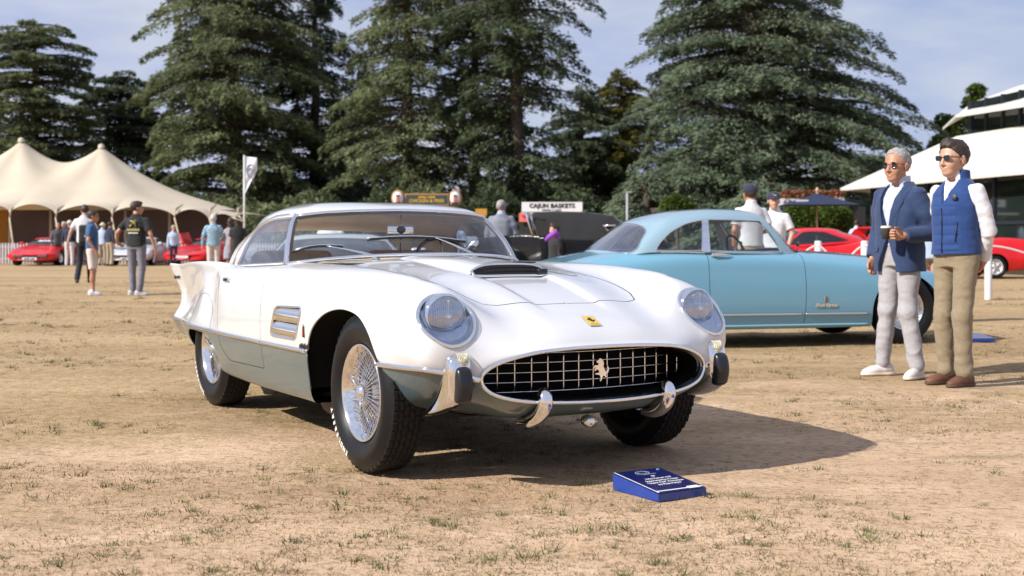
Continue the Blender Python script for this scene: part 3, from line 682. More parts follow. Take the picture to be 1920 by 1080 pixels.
# closed pillars
for sg in (-1, 1):
    m = MB(); o_ = [[gh_pt(sg*u, v, off) for (u, off) in ((2.955,.002),(2.96,.008),(3.02,.011),(3.08,.008),(3.085,.002),(3.08,-.022),(2.96,-.022),(2.955,.002))] for v in np.linspace(.0, 2.0, 16)]
    m.grid(o_, True, flip=(sg < 0)); m.build('windscreen_pillar', M['chrome'], HERO)
m = MB(); m.tube([gh_pt(u, 1.955, .003) for u in np.linspace(-3.02, 3.02, 70)], .0095, 8); m.build('header_trim', M['chrome'], HERO)
m = MB(); m.tube([gh_pt(u, .02, .003) for u in np.linspace(-3.02, 3.02, 70)], .0085, 8); m.build('windscreen_sill_trim', M['chrome'], HERO)
for sg in (-1, 1):
    q = rpoly([(3.07,.05),(3.07,1.90),(4.0,1.92),(4.62,1.86),(4.90,1.62),(4.99,.06)], [.03,.05,.2,.3,.25,.08], 10)
    m = MB(); m.tube([gh_pt(sg*u, v, .002) for u, v in q], .0065, 7, closed=True); m.build('window_trim', M['chrome'], HERO)
    m = MB(); m.tube([gh_pt(sg*u, v, .004) for u, v in [(3.05,2.06),(3.5,2.09),(4.0,2.10),(4.5,2.05),(4.9,1.85),(5.12,1.5),(5.22,.8),(5.28,.1)]], .006, 7); m.build('drip_rail', M['alloy'], HERO)
# ---------------- interior
m = MB(); m.box((-1.0, 0, .86), (.36, 1.2, .10)); m.bbox((-1.16, 0, .84), (.14, 1.24, .16), .05); m.build('dashboard', M['black_rubber'], HERO)
for y in (-.36, .36):
    m = MB(); m.bbox((-1.72, y, .50), (.52, .50, .18), .06, seg=3); st = m.build('seat', M['tan_leather'], HERO)
    m = MB(); R = np.array(Matrix.Rotation(math.radians(-16), 3, 'Y')); m.bbox((-2.02, y, .72), (.14, .50, .50), .06, R=R, seg=3); m.build('seat_back', M['tan_leather'], st)
m = MB(); m.bbox((-2.42, 0, .84), (.5, 1.1, .05), .02); m.box((-2.2,0,.66),(.05,1.2,.4)); m.build('parcel_shelf', M['tan_leather'], HERO)
for sg in (-1, 1):
    m = MB(); m.bbox((-1.7, sg*.715, .62), (.9, .03, .46), .012); m.build('door_card', M['tan_leather'], HERO)
R = Matrix.Rotation(math.radians(68), 3, 'Y'); Rn = np.array(R); t = np.linspace(0, 2*PI, 40, endpoint=False); c = np.array([-1.46, .36, .862])
m = MB(); m.tube([c+Rn@np.array([.195*math.cos(a), .195*math.sin(a), 0]) for a in t], .0115, 8, closed=True); stw = m.build('steering_wheel', M['wood'], HERO)
m = MB()
for a in (PI/2+.0, -PI/2, PI): m.tube([c, c+Rn@np.array([.19*math.cos(a), .19*math.sin(a), 0])], .008, 6, flat=.5)
m.ball(c, .03); m.tube([c, c+Rn@np.array([0, 0, .42])], .018, 8); m.build('wheel_spokes', M['alloy'], stw)
m = MB(); m.tube([(-1.30,0,1.185),(-1.31,0,.93)], .0035, 8); m.lathe([(.02,0),(.02,.006),(.004,.012)], 14, 'z', (-1.30,0,1.178)); mir = m.build('mirror_stem', M['chrome'], HERO)
m = MB(); m.bbox((-1.305, .0, 1.085), (.012, .17, .052), .008, rz=.12); m.build('mirror', M['chrome'], mir)
m = MB(); m.ball((-1.295,0,1.088), (.012,.028,.022)); m.build('mirror_boss', M['black_rubber'], mir)
# wipers
def wiper(py, ang_tip, base):
    b, n = top_pt(*base, .012); m = MB()
    m.lathe([(.016,-.012),(.016,.004),(.010,.014),(.0,.016)], 12, 'z', b); w_ = m.build('wiper', M['chrome'], HERO)
    k = gh_pt(ang_tip[0], ang_tip[1], .016); m = MB(); m.tube(spl([b+[0,0,.008], (b*.5+k*.5)+[0.01,0,.008], k+[0,0,.004]], 8), [.008,.0075,.007,.006,.005,.004,.0035,.003], 6); m.build('wiper_arm', M['alloy'], w_)
    return w_, k
for base, (u0, v0), (u1, v1), (um, vm) in (((-.965,-.31),(-2.85,.40),(-1.55,.40),(-1.9,.42)), ((-.965,.29),(-1.05,.62),(.75,.50),(.15,.58))):
    w_, k = wiper(0, (um, vm), base)
    pts = [gh_pt(u0+(u1-u0)*t, v0+(v1-v0)*t+.10*math.sin(PI*t), .008) for t in np.linspace(0, 1, 12)]
    m = MB(); m.tube(pts, .0065, 6); m.build('wiper_blade', M['black_rubber'], w_)
    m = MB(); m.tube([p+[.004, 0, .008] for p in pts], .0025, 5); m.build('blade_holder', M['alloy'], w_)
# handles, scripts
for sg in (-1, 1):
    p, n = side_pt(-1.955, .800, .006, sg); m = MB(); m.bbox(p, (.105, .014, .026), .006, rz=0); hnd = m.build('door_handle', M['chrome'], HERO)
    m = MB(); m.bbox(p+[.0, sg*.008, 0], (.05, .006, .014), .002); m.build('push_button', M['dark_metal'], hnd)
def side_text(s, x, z, size, m_, sg=-1, shear=.3, name='script', ext=.0012, bold=.0):
    p, n = side_pt(x, z, .0035, sg); ex = np.array([1.0, 0, 0])*(-sg); ex = ex-n*(ex@n); ey = np.array([0, 0, 1.0]); V, F = text_vf(s, size, ext, shear, bold=bold); m = MB(); m.add(place(V, p, ex, ey), F); return m.build(name, M[m_], HERO)
for sg in (-1, 1):
    side_text('pininfarina', -.605, .516, .034, 'black_ink', sg, .45, 'maker_script', bold=.0012)
    side_text('Superfast', -3.60, .775, .036, 'black_ink', sg, .45, 'model_script')
    p, n = side_pt(-.600, .585, .003, sg); m = MB(); m.bbox(p, (.020, .006, .052), .003); eb = m.build('wing_badge', M['black_ink'], HERO)
    m = MB(); m.box(p+[0, sg*.0035, -.003], (.012, .003, .034)); m.build('badge_panel', M['red_enamel'], eb); m = MB(); m.ball(p+[0, sg*.001, .032], (.008,.004,.006)); m.build('badge_crown', M['chrome'], eb)
# fairing seam over the rear wheel
for sg in (-1, 1):
    m = MB(); q = spl([(-2.30,.50),(-2.32,.60),(-2.42,.68),(-2.58,.70),(-2.75,.66),(-2.84,.58),(-2.86,.50)], 36); m.tube([side_pt(x, z, .0003, sg)[0] for x, z in q], .0016, 4); m.build('fairing_seam', M['seam'], HERO)
# ---------------- wheels
def make_wheel(name, parent, r=.352, rimr=.218, wt=.178, letters=True):
    root = empty(name); root.parent = parent
    # outer side towards +y local
    prof = []     # (radius, y)
    hw = wt/2
    side = spl([(rimr-.006, hw-.028), (rimr+.012, hw-.010), (rimr+.040, hw+.006), (rimr+.075, hw+.010), (r-.034, hw-.001), (r-.016, hw-.012)], 16)
    tread_y = np.linspace(hw-.016, -(hw-.016), 45)
    rows = [(a, b, 0) for a, b in side]+[(r-.004*(abs(y)/hw)**3, y, 1) for y in tread_y]+[(a, -b, 0) for a, b in side[::-1]]
    seg = 288; t = np.arange(seg)*2*PI/seg; P = []
    grooves = np.array([-.052, -.026, 0, .026, .052])
    for (a, y, tr) in rows:
        rad = np.full(seg, a)
        if tr:
            g = np.min(np.abs(grooves-y))
            if g < .0024: rad -= .0065
            else:
                k = int(np.floor((y+.078)/.026)); ph = (np.arange(seg)+ (k % 2)*3) % 6
                if abs(y) > .055: ph = (np.arange(seg)) % 6; rad -= np.where(ph == 0, .007, 0)
                else: rad -= np.where(ph == 0, .0055, 0)
        P.append(np.stack([rad*np.cos(t), np.full(seg, y)+(0 if not tr else .002*np.sin(np.arange(seg)*2*PI/6*1.0)), rad*np.sin(t)], 1))
    P = np.array(P); nr = len(P); I = np.arange(nr*seg).reshape(nr, seg); I = np.concatenate([I, I[:, :1]], 1)
    q = np.stack([I[:-1, :-1], I[1:, :-1], I[1:, 1:], I[:-1, 1:]], -1).reshape(-1, 4)
    fm = np.zeros((nr-1, seg), int); fm[16:16+44] = 1
    ty = me_obj('tyre', P.reshape(-1, 3), q, M['rubber'], root, mats=[M['rubber'], M['tread']], fm=fm.ravel()); mesh_sharp(ty, 32)
    m = MB(); m.lathe([(rimr-.006,hw-.030),(rimr-.001,hw-.022),(rimr+.001,hw-.014),(rimr-.003,hw-.009),(rimr-.012,hw-.012),(rimr-.018,hw-.030),(rimr-.024,hw-.036),(rimr-.040,hw-.075),(rimr-.045,hw-.12),(rimr-.03,-hw+.04),(rimr,-hw+.02)], 72, 'y'); m.build('rim', M['alloy_pol'] if 'alloy_pol' in M else M['chrome'], root)
    m = MB(); ns = 48
    for k in range(ns):
        a = 2*PI*k/ns
        for (hr, hy, rr_o, ry, tw) in ((.030, hw-.020, rimr-.042, hw-.088, .20), (.030, hw-.020, rimr-.042, hw-.088, -.20)) if k % 2 == 0 else ((.045, hw-.10, rimr-.026, hw-.045, .36), (.045, hw-.10, rimr-.026, hw-.045, -.36)):
            b = a+tw; m.tube([(hr*math.cos(a), hy, hr*math.sin(a)), (rr_o*math.cos(b), ry, rr_o*math.sin(b))], .0017, 5, cap=False)
    m.build('spokes', M['chrome'], root, kind='stuff')
    m = MB(); m.lathe([(.055,hw-.14),(.050,hw-.10),(.036,hw-.06),(.034,hw-.02),(.040,hw-.014),(.036,hw-.004),(.020,hw+.006),(.0005,hw+.010)], 28, 'y'); hb = m.build('hub', M['chrome'], root)
    m = MB()
    for k in range(2):
        a = PI*k+.9; d = np.array([math.cos(a), 0, math.sin(a)]); m.tube([d*.02+[0,hw-.004,0], d*.055+[0,hw+.004,0], d*.092+[0,hw+.016,0]], [.014,.012,.005], 8, flat=.55, up=(0, 1, 0))
    m.build('knock_off', M['chrome'], hb)
    m = MB(); m.lathe([(.02,-.05),(.170,-.045),(.170,-.02),(.02,-.015)], 30, 'y'); m.build('brake_drum', M['dark_metal'], root)
    if letters:
        m = MB(); word = 'ENGLEBERT'
        for arc in (-1.20,):
            for i, ch in enumerate(word):
                a = arc-.0+i*.105; rr2 = r-.052; V, F = text_vf(ch, .034, .0006, bold=.001)
                er = np.array([math.cos(a), 0, math.sin(a)]); et = np.array([-math.sin(a), 0, math.cos(a)]); m.add(place(V, er*rr2+[0, hw+.0095, 0], et, er), F)
        m.build('tyre_lettering', M['white_ink'], root)
    return root
M['alloy_pol'] = mat('polished_alloy', (0.88, 0.88, 0.88), 0.10, metal=1.0)
WH = make_wheel('wheel', HERO)
for k, (x, y, steer) in enumerate(((0,-.7275,0),(0,.7275,0),(-2.6,-.615,0),(-2.6,.615,0))):
    o = WH if k == 0 else copy_tree(WH, HERO)
    o.location = (x, y, .350); o.rotation_euler = (0, [.2, 1.1, .7, 2.][k]*0, PI if y < 0 else 0)
# ================================================================== GROUND
def W2(px, D): return (px-960)/2400*D            # lateral metres for an image column at depth D (45 mm lens)
def Z2(py, D): return 1.03-(py-450)/2400*D
ys = np.r_[np.linspace(-60, 2.5, 8), np.arange(2.7, 14, .07), np.geomspace(14.1, 1500, 90)]
xs = np.r_[-np.geomspace(700, 6.3, 40), np.arange(-6.2, 6.25, .08), np.geomspace(6.3, 700, 40)]
X, Y = np.meshgrid(xs, ys, indexing='ij'); P = np.stack([X, Y, np.zeros_like(X)], 2)
zz = fbm(P, 1.6, 3, 3)*.014+fbm(P, 7.0, 4, 2)*.005
zz *= np.exp(-np.clip(np.abs(Y-8)-6, 0, None)*.12)*(np.abs(X) < 12)
P[..., 2] = zz-.006
I = np.arange(X.size).reshape(X.shape); q = np.stack([I[:-1, :-1], I[1:, :-1], I[1:, 1:], I[:-1, 1:]], -1).reshape(-1, 4)
g = bpy.data.materials.new('dry_turf'); g.use_nodes = True; nt = g.node_tree; b = nt.nodes['Principled BSDF']; b.inputs['Roughness'].default_value = .95; b.inputs['Specular IOR Level'].default_value = .15
tcn = nt.nodes.new('ShaderNodeTexCoord')
def nz(scale, det=6, rough=.6, dist=0, sx=1, sy=1, off=0):
    mpn = nt.nodes.new('ShaderNodeMapping'); mpn.inputs['Scale'].default_value = (sx, sy, 1); mpn.inputs['Location'].default_value = (off, off, 0); nt.links.new(tcn.outputs['Object'], mpn.inputs['Vector'])
    n = nt.nodes.new('ShaderNodeTexNoise'); n.inputs['Scale'].default_value = scale; n.inputs['Detail'].default_value = det; n.inputs['Roughness'].default_value = rough; n.inputs['Distortion'].default_value = dist
    nt.links.new(mpn.outputs[0], n.inputs['Vector']); return n.outputs['Fac']
def ramp(f, stops):
    r = nt.nodes.new('ShaderNodeValToRGB'); e = r.color_ramp.elements
    while len(e) < len(stops): e.new(.5)
    for k, (p_, c_) in enumerate(stops): e[k].position = p_; e[k].color = (*c_, 1) if len(c_) == 3 else c_
    nt.links.new(f, r.inputs['Fac']); return r.outputs['Color']
def mixc(f, a, b_, mode='MIX'):
    m_ = nt.nodes.new('ShaderNodeMix'); m_.data_type = 'RGBA'; m_.blend_type = mode
    for s_, k in ((f, 0), (a, 6), (b_, 7)):
        if isinstance(s_, (int, float)): m_.inputs[k].default_value = s_
        elif isinstance(s_, tuple): m_.inputs[k].default_value = (*s_, 1)
        else: nt.links.new(s_, m_.inputs[k])
    return m_.outputs[2]
W_ = lambda v: (v, v, v)
sand = ramp(nz(3.5, 8, .65), [(.3, (.57,.39,.262)), (.7, (.74,.53,.37))])
straw = ramp(nz(11, 8, .7, .6), [(.28, (.27,.19,.10)), (.5, (.47,.335,.19)), (.75, (.63,.47,.29))])
# bare sandy soil near the car, more dry grass further away and in patches
sep = nt.nodes.new('ShaderNodeSeparateXYZ'); nt.links.new(tcn.outputs['Object'], sep.inputs[0])
mr = nt.nodes.new('ShaderNodeMapRange'); mr.inputs[1].default_value = 4.5; mr.inputs[2].default_value = 15.; mr.inputs[3].default_value = -.20; mr.inputs[4].default_value = .42
nt.links.new(sep.outputs['Y'], mr.inputs[0])
mrx = nt.nodes.new('ShaderNodeMapRange'); mrx.inputs[1].default_value = .5; mrx.inputs[2].default_value = -3.; mrx.inputs[3].default_value = 0.; mrx.inputs[4].default_value = .16
nt.links.new(sep.outputs['X'], mrx.inputs[0])
def madd(a, b_, op='ADD'):
    m_ = nt.nodes.new('ShaderNodeMath'); m_.operation = op; m_.use_clamp = False
    for s_, k in ((a, 0), (b_, 1)):
        if isinstance(s_, (int, float)): m_.inputs[k].default_value = s_
        else: nt.links.new(s_, m_.inputs[k])
    return m_.outputs[0]
cov = madd(madd(nz(.9, 7, .62, .4, .8, 1.3), mr.outputs[0]), mrx.outputs[0])
c1 = mixc(ramp(cov, [(.44, W_(0)), (.60, W_(.95))]), sand, straw)
c1 = mixc(ramp(nz(26, 6, .75, .3, .8, 1.2, 5), [(.52, W_(0)), (.62, W_(.7))]), c1, (.15,.11,.055))
c1 = mixc(ramp(nz(2.3, 8, .7, .8, .7, 1.6, 9), [(.55, W_(0)), (.68, W_(.5))]), c1, (.15,.135,.06))
c1 = mixc(ramp(nz(90, 3, .6, 0, 1, 1, 2), [(.35, W_(.0)), (.75, W_(.28))]), c1, (.60,.47,.31))
far = ramp(nz(.35, 9, .72, .5, .30, 1.5, 3), [(.36, (.62,.56,.46)), (.6, (1.0,.98,.92))])
c1 = mixc(.75, c1, far, 'MULTIPLY'); nt.links.new(c1, b.inputs['Base Color'])
bp = nt.nodes.new('ShaderNodeBump'); bp.inputs['Strength'].default_value = .9; bp.inputs['Distance'].default_value = .022
hh = madd(madd(nz(14, 8, .7), madd(nz(60, 4, .7), .35, 'MULTIPLY')), madd(cov, .5, 'MULTIPLY')); nt.links.new(hh, bp.inputs['Height']); nt.links.new(bp.outputs[0], b.inputs['Normal'])
me_obj('ground', P.reshape(-1, 3), q, g, kind='structure')
# ---- scattered dry stubble and green tufts (geometry)
def gz(x, y):
    p = np.stack([x, y, np.zeros_like(x)], 1); z = fbm(p, 1.6, 3, 3)*.014+fbm(p, 7.0, 4, 2)*.005
    return z*np.exp(-np.clip(np.abs(y-8)-6, 0, None)*.12)-.006
def tufts(name, n, y0, y1, nb, hmin, hmax, spread, width, cols, seed, flat=.5, thr=0.0, label=None, cat='grass', pw=1.0):
    r = np.random.default_rng(seed); 
    y = (y0**(1-pw)+(y1**(1-pw)-y0**(1-pw))*r.random(n))**(1/(1-pw)) if pw != 1 else y0*(y1/y0)**r.random(n)
    x = (r.random(n)*2-1)*(y*.42+.3)
    d = fbm(np.stack([x*.8, y*1.3, 0*x], 1), 1.1, 21, 3)+r.normal(0, .12, n); k = d > thr; x, y = x[k], y[k]; n = len(x)
    # keep clear of the tyres
    sc_ = 1+np.clip(y-8, 0, 40)*.07
    X_ = np.repeat(x, nb); Y_ = np.repeat(y, nb); S_ = np.repeat(sc_*r.uniform(.6, 1.3, n), nb); N_ = n*nb
    a = r.random(N_)*2*PI; rad = np.abs(r.normal(0, 1, N_))*spread*S_; bx = X_+np.cos(a)*rad; by = Y_+np.sin(a)*rad*1.0
    bz = gz(bx, by); h = r.uniform(hmin, hmax, N_)*S_; lean = r.uniform(flat*.3, flat*1.8, N_); la = a+r.normal(0, .9, N_)
    tip = np.stack([bx+np.cos(la)*h*lean, by+np.sin(la)*h*lean, bz+h*np.clip(1.1-lean*.45, .12, 1)], 1)
    wa = r.random(N_)*PI; wx = np.cos(wa)*width*S_*.5; wy = np.sin(wa)*width*S_*.5
    p0 = np.stack([bx-wx, by-wy, bz-.002], 1); p1 = np.stack([bx+wx, by+wy, bz-.002], 1)
    V = np.stack([p0, p1, tip], 1).reshape(-1, 3); T = np.arange(len(V)).reshape(-1, 3)
    ms_ = [mat('blade', c, .8, spec=.2, var=.25, vscale=3) for c in cols]; fm = np.repeat(r.integers(0, len(cols), n), nb)
    me_obj(name, V, T, None, mats=ms_, fm=fm, smooth=False, kind='stuff', label=label, category=None) if False else tag(me_obj(name, V, T, None, mats=ms_, fm=fm, smooth=False), label, cat, kind='stuff')
tufts('dry_stubble', 22000, 3.2, 30, 8, .006, .018, .020, .0036, [(.36,.25,.13),(.20,.13,.06),(.48,.36,.20),(.13,.10,.045)], 31, 1.1, -.02, 'sparse dry straw stubble lying over the sandy ground')
tufts('green_tufts', 1300, 3.2, 24, 24, .014, .038, .026, .0042, [(.10,.125,.035),(.14,.14,.05),(.07,.10,.03)], 32, .8, .06, 'small green grass tufts scattered over the dry ground')
tufts('thatch_patches', 5200, 3.2, 34, 16, .006, .016, .050, .005, [(.12,.09,.045),(.19,.14,.07),(.11,.11,.045)], 33, 1.0, .06, 'dark matted patches of dead grass on the ground')
# ================================================================== TREES
def leafmat(name, c1, c2, c3=None):
    m = bpy.data.materials.new(name); m.use_nodes = True; nt = m.node_tree; b = nt.nodes['Principled BSDF']; b.inputs['Roughness'].default_value = .75; b.inputs['Specular IOR Level'].default_value = .2
    tcn = nt.nodes.new('ShaderNodeTexCoord'); n = nt.nodes.new('ShaderNodeTexNoise'); n.inputs['Scale'].default_value = .55; n.inputs['Detail'].default_value = 6; n.inputs['Roughness'].default_value = .7; nt.links.new(tcn.outputs['Object'], n.inputs['Vector'])
    r = nt.nodes.new('ShaderNodeValToRGB'); r.color_ramp.elements[0].position = .35; r.color_ramp.elements[1].position = .65; r.color_ramp.elements[0].color = (*c1, 1); r.color_ramp.elements[1].color = (*c2, 1)
    nt.links.new(n.outputs['Fac'], r.inputs['Fac']); nt.links.new(r.outputs['Color'], b.inputs['Base Color'])
    t = nt.nodes.new('ShaderNodeBsdfTranslucent'); nt.links.new(r.outputs['Color'], t.inputs['Color']); ms = nt.nodes.new('ShaderNodeMixShader'); ms.inputs[0].default_value = .35
    nt.links.new(b.outputs[0], ms.inputs[1]); nt.links.new(t.outputs[0], ms.inputs[2]); nt.links.new(ms.outputs[0], nt.nodes['Material Output'].inputs['Surface']); return m
BARK = mat('bark', (.085,.065,.05), .9, var=.35, vscale=6, bump=.6, bscale=12, bdist=.05)
def clumps(C, D, size, asp, droop, r, m_tri=2):
    """leaf clumps: elongated quads centred at C pointing along D (unit), slightly drooping"""
    n = len(C); L = size*r.uniform(.6, 1.35, n); D = D+r.normal(0, .45, (n, 3))*[1, 1, .45]; D[:, 2] -= droop*r.uniform(.2, 1.4, n); D /= np.linalg.norm(D, axis=1)[:, None]
    up = np.array([0, 0, 1.0])+r.normal(0, .45, (n, 3)); S = np.cross(D, up); S /= np.linalg.norm(S, axis=1)[:, None]; Wd = L*asp
    a = C-D*L[:, None]*.5; b = C+D*L[:, None]*.5; m = C+np.cross(S, D)*(L*.08)[:, None]
    V = np.stack([a-S*Wd[:, None]*.62, b-S*(Wd*r.uniform(-.3, .3, n))[:, None], a*.7+m*.3+S*Wd[:, None]*.62], 1).reshape(-1, 3); return V
def cedar(name, x, y, H, env, seed, mat_, nb=120, z0=1.6, label='', lean=0.0, clump=.42, dens=1.0, droop=.35, slope=.12, gap=0.0, trunk_r=.45, group=None, squash=1.0, az=None, bias=0.0):
    r = np.random.default_rng(seed); root = empty(name, (x, y, 0), 0, label=label, cat='tree', group=group); m = MB()
    tz = np.linspace(0, H*.97, 12); tr = trunk_r*(1-tz/H)**.8+.04; tx = lean*(tz/H)**1.5*H+r.normal(0, .05, 12)
    m.tube(np.stack([tx, r.normal(0, .05, 12), tz], 1), tr, 10); m.build('trunk', BARK, root)
    hh = np.array([e[0] for e in env]); rr = np.array([e[1] for e in env]); VV = []; lm = MB()
    nl = int(nb*1.35)
    for i in range(nl):
        f = (i+.5)/nl; z = z0+(H-z0)*f**.92+r.normal(0, .15); fr = z/H; R = np.interp(fr, hh, rr)*r.uniform(.62, 1.12)
        if r.random() < gap: R *= .45
        a = r.random()*2*PI; R *= 1+bias*math.cos(a)*r.uniform(.4, 1.3); cx = lean*(max(fr, 0))**1.5*H
        n = 16; t = np.linspace(0, 1, n); up = slope*R*(1-.7*fr)
        # rise from the trunk, then flatten and droop at the tip
        bz = z+up*np.sin(t*PI*.62)*1.2-droop*R*.55*t**2.4; px = cx+np.cos(a)*R*t; py = np.sin(a)*R*t*squash
        w = fbm(np.stack([px, py, bz], 1), .5, seed, 2)*.5; P_ = np.stack([px+w*.4, py+w*.4, bz+w*.5], 1)
        if R > 1.2: lm.tube(P_[:13:3], np.linspace(max(.05, .028*R), .02, 5), 5, cap=False)
        # flat plate of sprays, widest at two thirds of the branch
        k = int(max(18, dens*84*R)); tt = r.beta(1.9, 1.15, k); ip = np.clip(tt*(n-1), 0, n-1.001); i0 = ip.astype(int); fr_ = (ip-i0)[:, None]; B = P_[i0]*(1-fr_)+P_[i0+1]*fr_
        wd = (.10+.30*R)*np.sin(np.clip(tt*1.08, 0, 1)*PI)**.6*(1-.35*tt)+.12; lat = r.uniform(-1, 1, k)*wd
        out = np.array([math.cos(a), math.sin(a)*squash, 0]); sd = np.array([-math.sin(a), math.cos(a), 0])
        C = B+sd*lat[:, None]+out*(np.abs(lat)*.35)[:, None]; C[:, 2] += -.22*np.abs(lat)-r.random(k)**2*.5*droop*1.6+r.normal(0, .08, k)
        D = out[None, :]+sd*np.sign(lat)[:, None]*.8; VV.append(clumps(C, D, clump*(.62+.22*(1-fr)), .34, droop, r))
    # leader
    k = int(60*dens); zt = H*(1-.12*r.random(k)); C = np.stack([lean*H+r.normal(0, .35, k), r.normal(0, .35, k), zt], 1); VV.append(clumps(C, r.normal(0, 1, (k, 3)), clump*.7, .35, .3, r))
    lm.build('limbs', BARK, root, kind='stuff'); V = np.concatenate(VV); T = np.arange(len(V)).reshape(-1, 3)
    me_obj('crown', V, T, mat_, root, smooth=False, kind='stuff'); return root
L1 = leafmat('cedar_needles', (.072,.092,.046), (.255,.290,.142)); L2 = leafmat('blue_cedar_needles', (.080,.112,.072), (.235,.290,.180)); L3 = leafmat('dark_needles', (.036,.052,.028), (.135,.170,.085)); L4 = leafmat('oak_leaves', (.050,.085,.014), (.13,.18,.035)); L5 = leafmat('golden_leaves', (.07,.075,.015), (.16,.15,.03))
GT = 'tall trees beyond the show field'
cedar('cedar_tree', W2(65, 95), 95, 17.3, [(0,5.6),(.25,6.2),(.5,5.2),(.75,4.6),(.9,4.2),(.97,3.2),(1,1.8)], 1, L1, 120, 2, 'flat topped cedar with layered boughs furthest left behind the cream tent', clump=.5, dens=1.25, droop=.25, slope=.10, group=GT)
cedar('cedar_tree', W2(-60, 100), 100, 14.5, [(0,5),(.4,6.),(.8,4.4),(1,1)], 12, L1, 80, 2, 'dark cedar cut by the left picture edge behind the tent', clump=.5, dens=1.1, droop=.3, group=GT)
cedar('cedar_tree', W2(225, 104), 104, 14.6, [(0,6.0),(.4,6.6),(.7,5.4),(.9,3.6),(1,1.2)], 2, L3, 110, 2, 'lower dark green tree between the flat topped cedar and the big cedar', clump=.5, dens=1.25, droop=.3, group=GT)
cedar('cedar_tree', W2(440, 86), 86, 25, [(0,6.6),(.2,6.6),(.4,6.8),(.6,6.2),(.72,5.6),(.85,4.0),(1,1)], 3, L1, 185, 1.2, 'huge dense cedar behind the feather flag', clump=.42, dens=1.3, droop=.55, slope=.10, trunk_r=.6, group=GT)
cedar('cedar_tree', W2(590, 92), 92, 22, [(0,4),(.4,4.2),(.7,3.4),(1,1)], 13, L3, 110, 1.2, 'dark cedar tucked behind the right side of the huge dense cedar', clump=.45, dens=1.2, droop=.6, group=GT)
cedar('cedar_tree', W2(765, 80), 80, 24, [(0,5.4),(.2,5.4),(.4,5.0),(.6,4.5),(.75,3.9),(1,.8)], 4, L1, 165, 1.2, 'straggly cedar with a bare upper trunk behind the chicken sign', clump=.4, dens=1.15, droop=.6, slope=.06, gap=.22, trunk_r=.38, group=GT)
cedar('cedar_tree', W2(968, 77), 77, 20, [(0,2.6),(.2,3.2),(.35,4.0),(.5,4.6),(.65,5.4),(.78,6.2),(.92,4.2),(1,1.5)], 5, L3, 120, 2.5, 'open cedar with a dark thick trunk and drooping right hand boughs', clump=.4, dens=1.05, droop=.62, slope=.16, gap=.30, trunk_r=.55, group=GT)
cedar('cedar_tree', W2(890, 84), 84, 21, [(0,3.6),(.4,3.6),(.8,3.4),(1,1)], 15, L1, 90, 4, 'cedar standing between the straggly cedar and the open one', clump=.42, dens=1.0, droop=.5, group=GT)
cedar('cedar_tree', W2(1400, 70), 70, 19.5, [(0,7.2),(.15,7.6),(.3,8.0),(.43,8.2),(.55,6.6),(.66,6.6),(.75,6.0),(.9,4.6),(1,1.8)], 6, L2, 250, .9, 'enormous spreading blue green cedar behind the pale blue car', clump=.36, dens=1.35, droop=.45, slope=.16, trunk_r=.7, group=GT, bias=.17)
cedar('cedar_tree', W2(1165, 100), 100, 14.2, [(0,6),(.4,6.2),(.7,4.6),(.9,2.8),(1,1)], 7, L5, 125, 1, 'golden green conifer between the open cedar and the spreading cedar', clump=.45, dens=1.2, droop=.3, group=GT)
cedar('cedar_tree', W2(1090, 97), 97, 12.6, [(0,4.5),(.4,5),(.7,3.8),(1,1)], 17, L3, 80, 1, 'dark low conifer filling the gap left of the golden green conifer', clump=.45, dens=1.1, droop=.4, group=GT)
cedar('cedar_tree', W2(672, 99), 99, 15.0, [(0,4.5),(.4,4.6),(.7,3.4),(1,.8)], 18, L3, 80, 1, 'dark conifer filling the gap between the huge cedar and the straggly cedar', clump=.45, dens=1.1, droop=.45, group=GT)
cedar('cedar_tree', W2(1210, 66), 66, 4.6, [(0,2.6),(.5,2.8),(1,1.)], 8, L2, 50, .3, 'low drooping cedar bough mass beside the lamp post', clump=.34, dens=1.5, droop=.6, group=GT)
cedar('evergreen_tree', W2(1625, 82), 82, 6.6, [(0,6.0),(.5,6.2),(.8,4.0),(1,2)], 9, L2, 80, .3, 'low wide evergreen behind the navy parasol', clump=.4, dens=1.5, droop=.35, squash=.6, group=GT)
cedar('evergreen_tree', W2(1440, 58), 58, 3.6, [(0,4.5),(.5,4.2),(1,1.6)], 10, L2, 60, .2, 'lowest skirt of blue green evergreen behind the two people in caps', clump=.32, dens=1.5, droop=.5, squash=.5, group=GT)
def broadleaf(name, x, y, H, rx, mat_, seed, label, blobs, leaf=.22, n=9000, trunk=True, group=None, cat='tree'):
    r = np.random.default_rng(seed); root = empty(name, (x, y, 0), 0, label=label, cat=cat, group=group)
    if trunk:
        m = MB(); m.tube([(0,0,0),(.05,0,H*.4),(.0,0,H*.85)], [.22*H/9+.02, .15*H/9+.015, .04], 8); m.build('trunk', BARK, root)
    VV = []
    for (bx, by, bz, br) in blobs:
        k = int(n*br**2/sum(q_[3]**2 for q_ in blobs)); d = r.normal(0, 1, (k, 3)); d /= np.linalg.norm(d, axis=1)[:, None]; rad = br*r.random(k)**.28*(1+.35*fbm(d*br+[bx, by, bz], 1.6, seed, 2))
        C = np.array([bx, by, bz])+d*rad[:, None]*[1, 1, .85]; D = d+r.normal(0, .6, (k, 3)); VV.append(clumps(C, D, leaf, .7, .2, r))
    V = np.concatenate(VV); me_obj('crown', V, np.arange(len(V)).reshape(-1, 3), mat_, root, smooth=False, kind='stuff'); return root
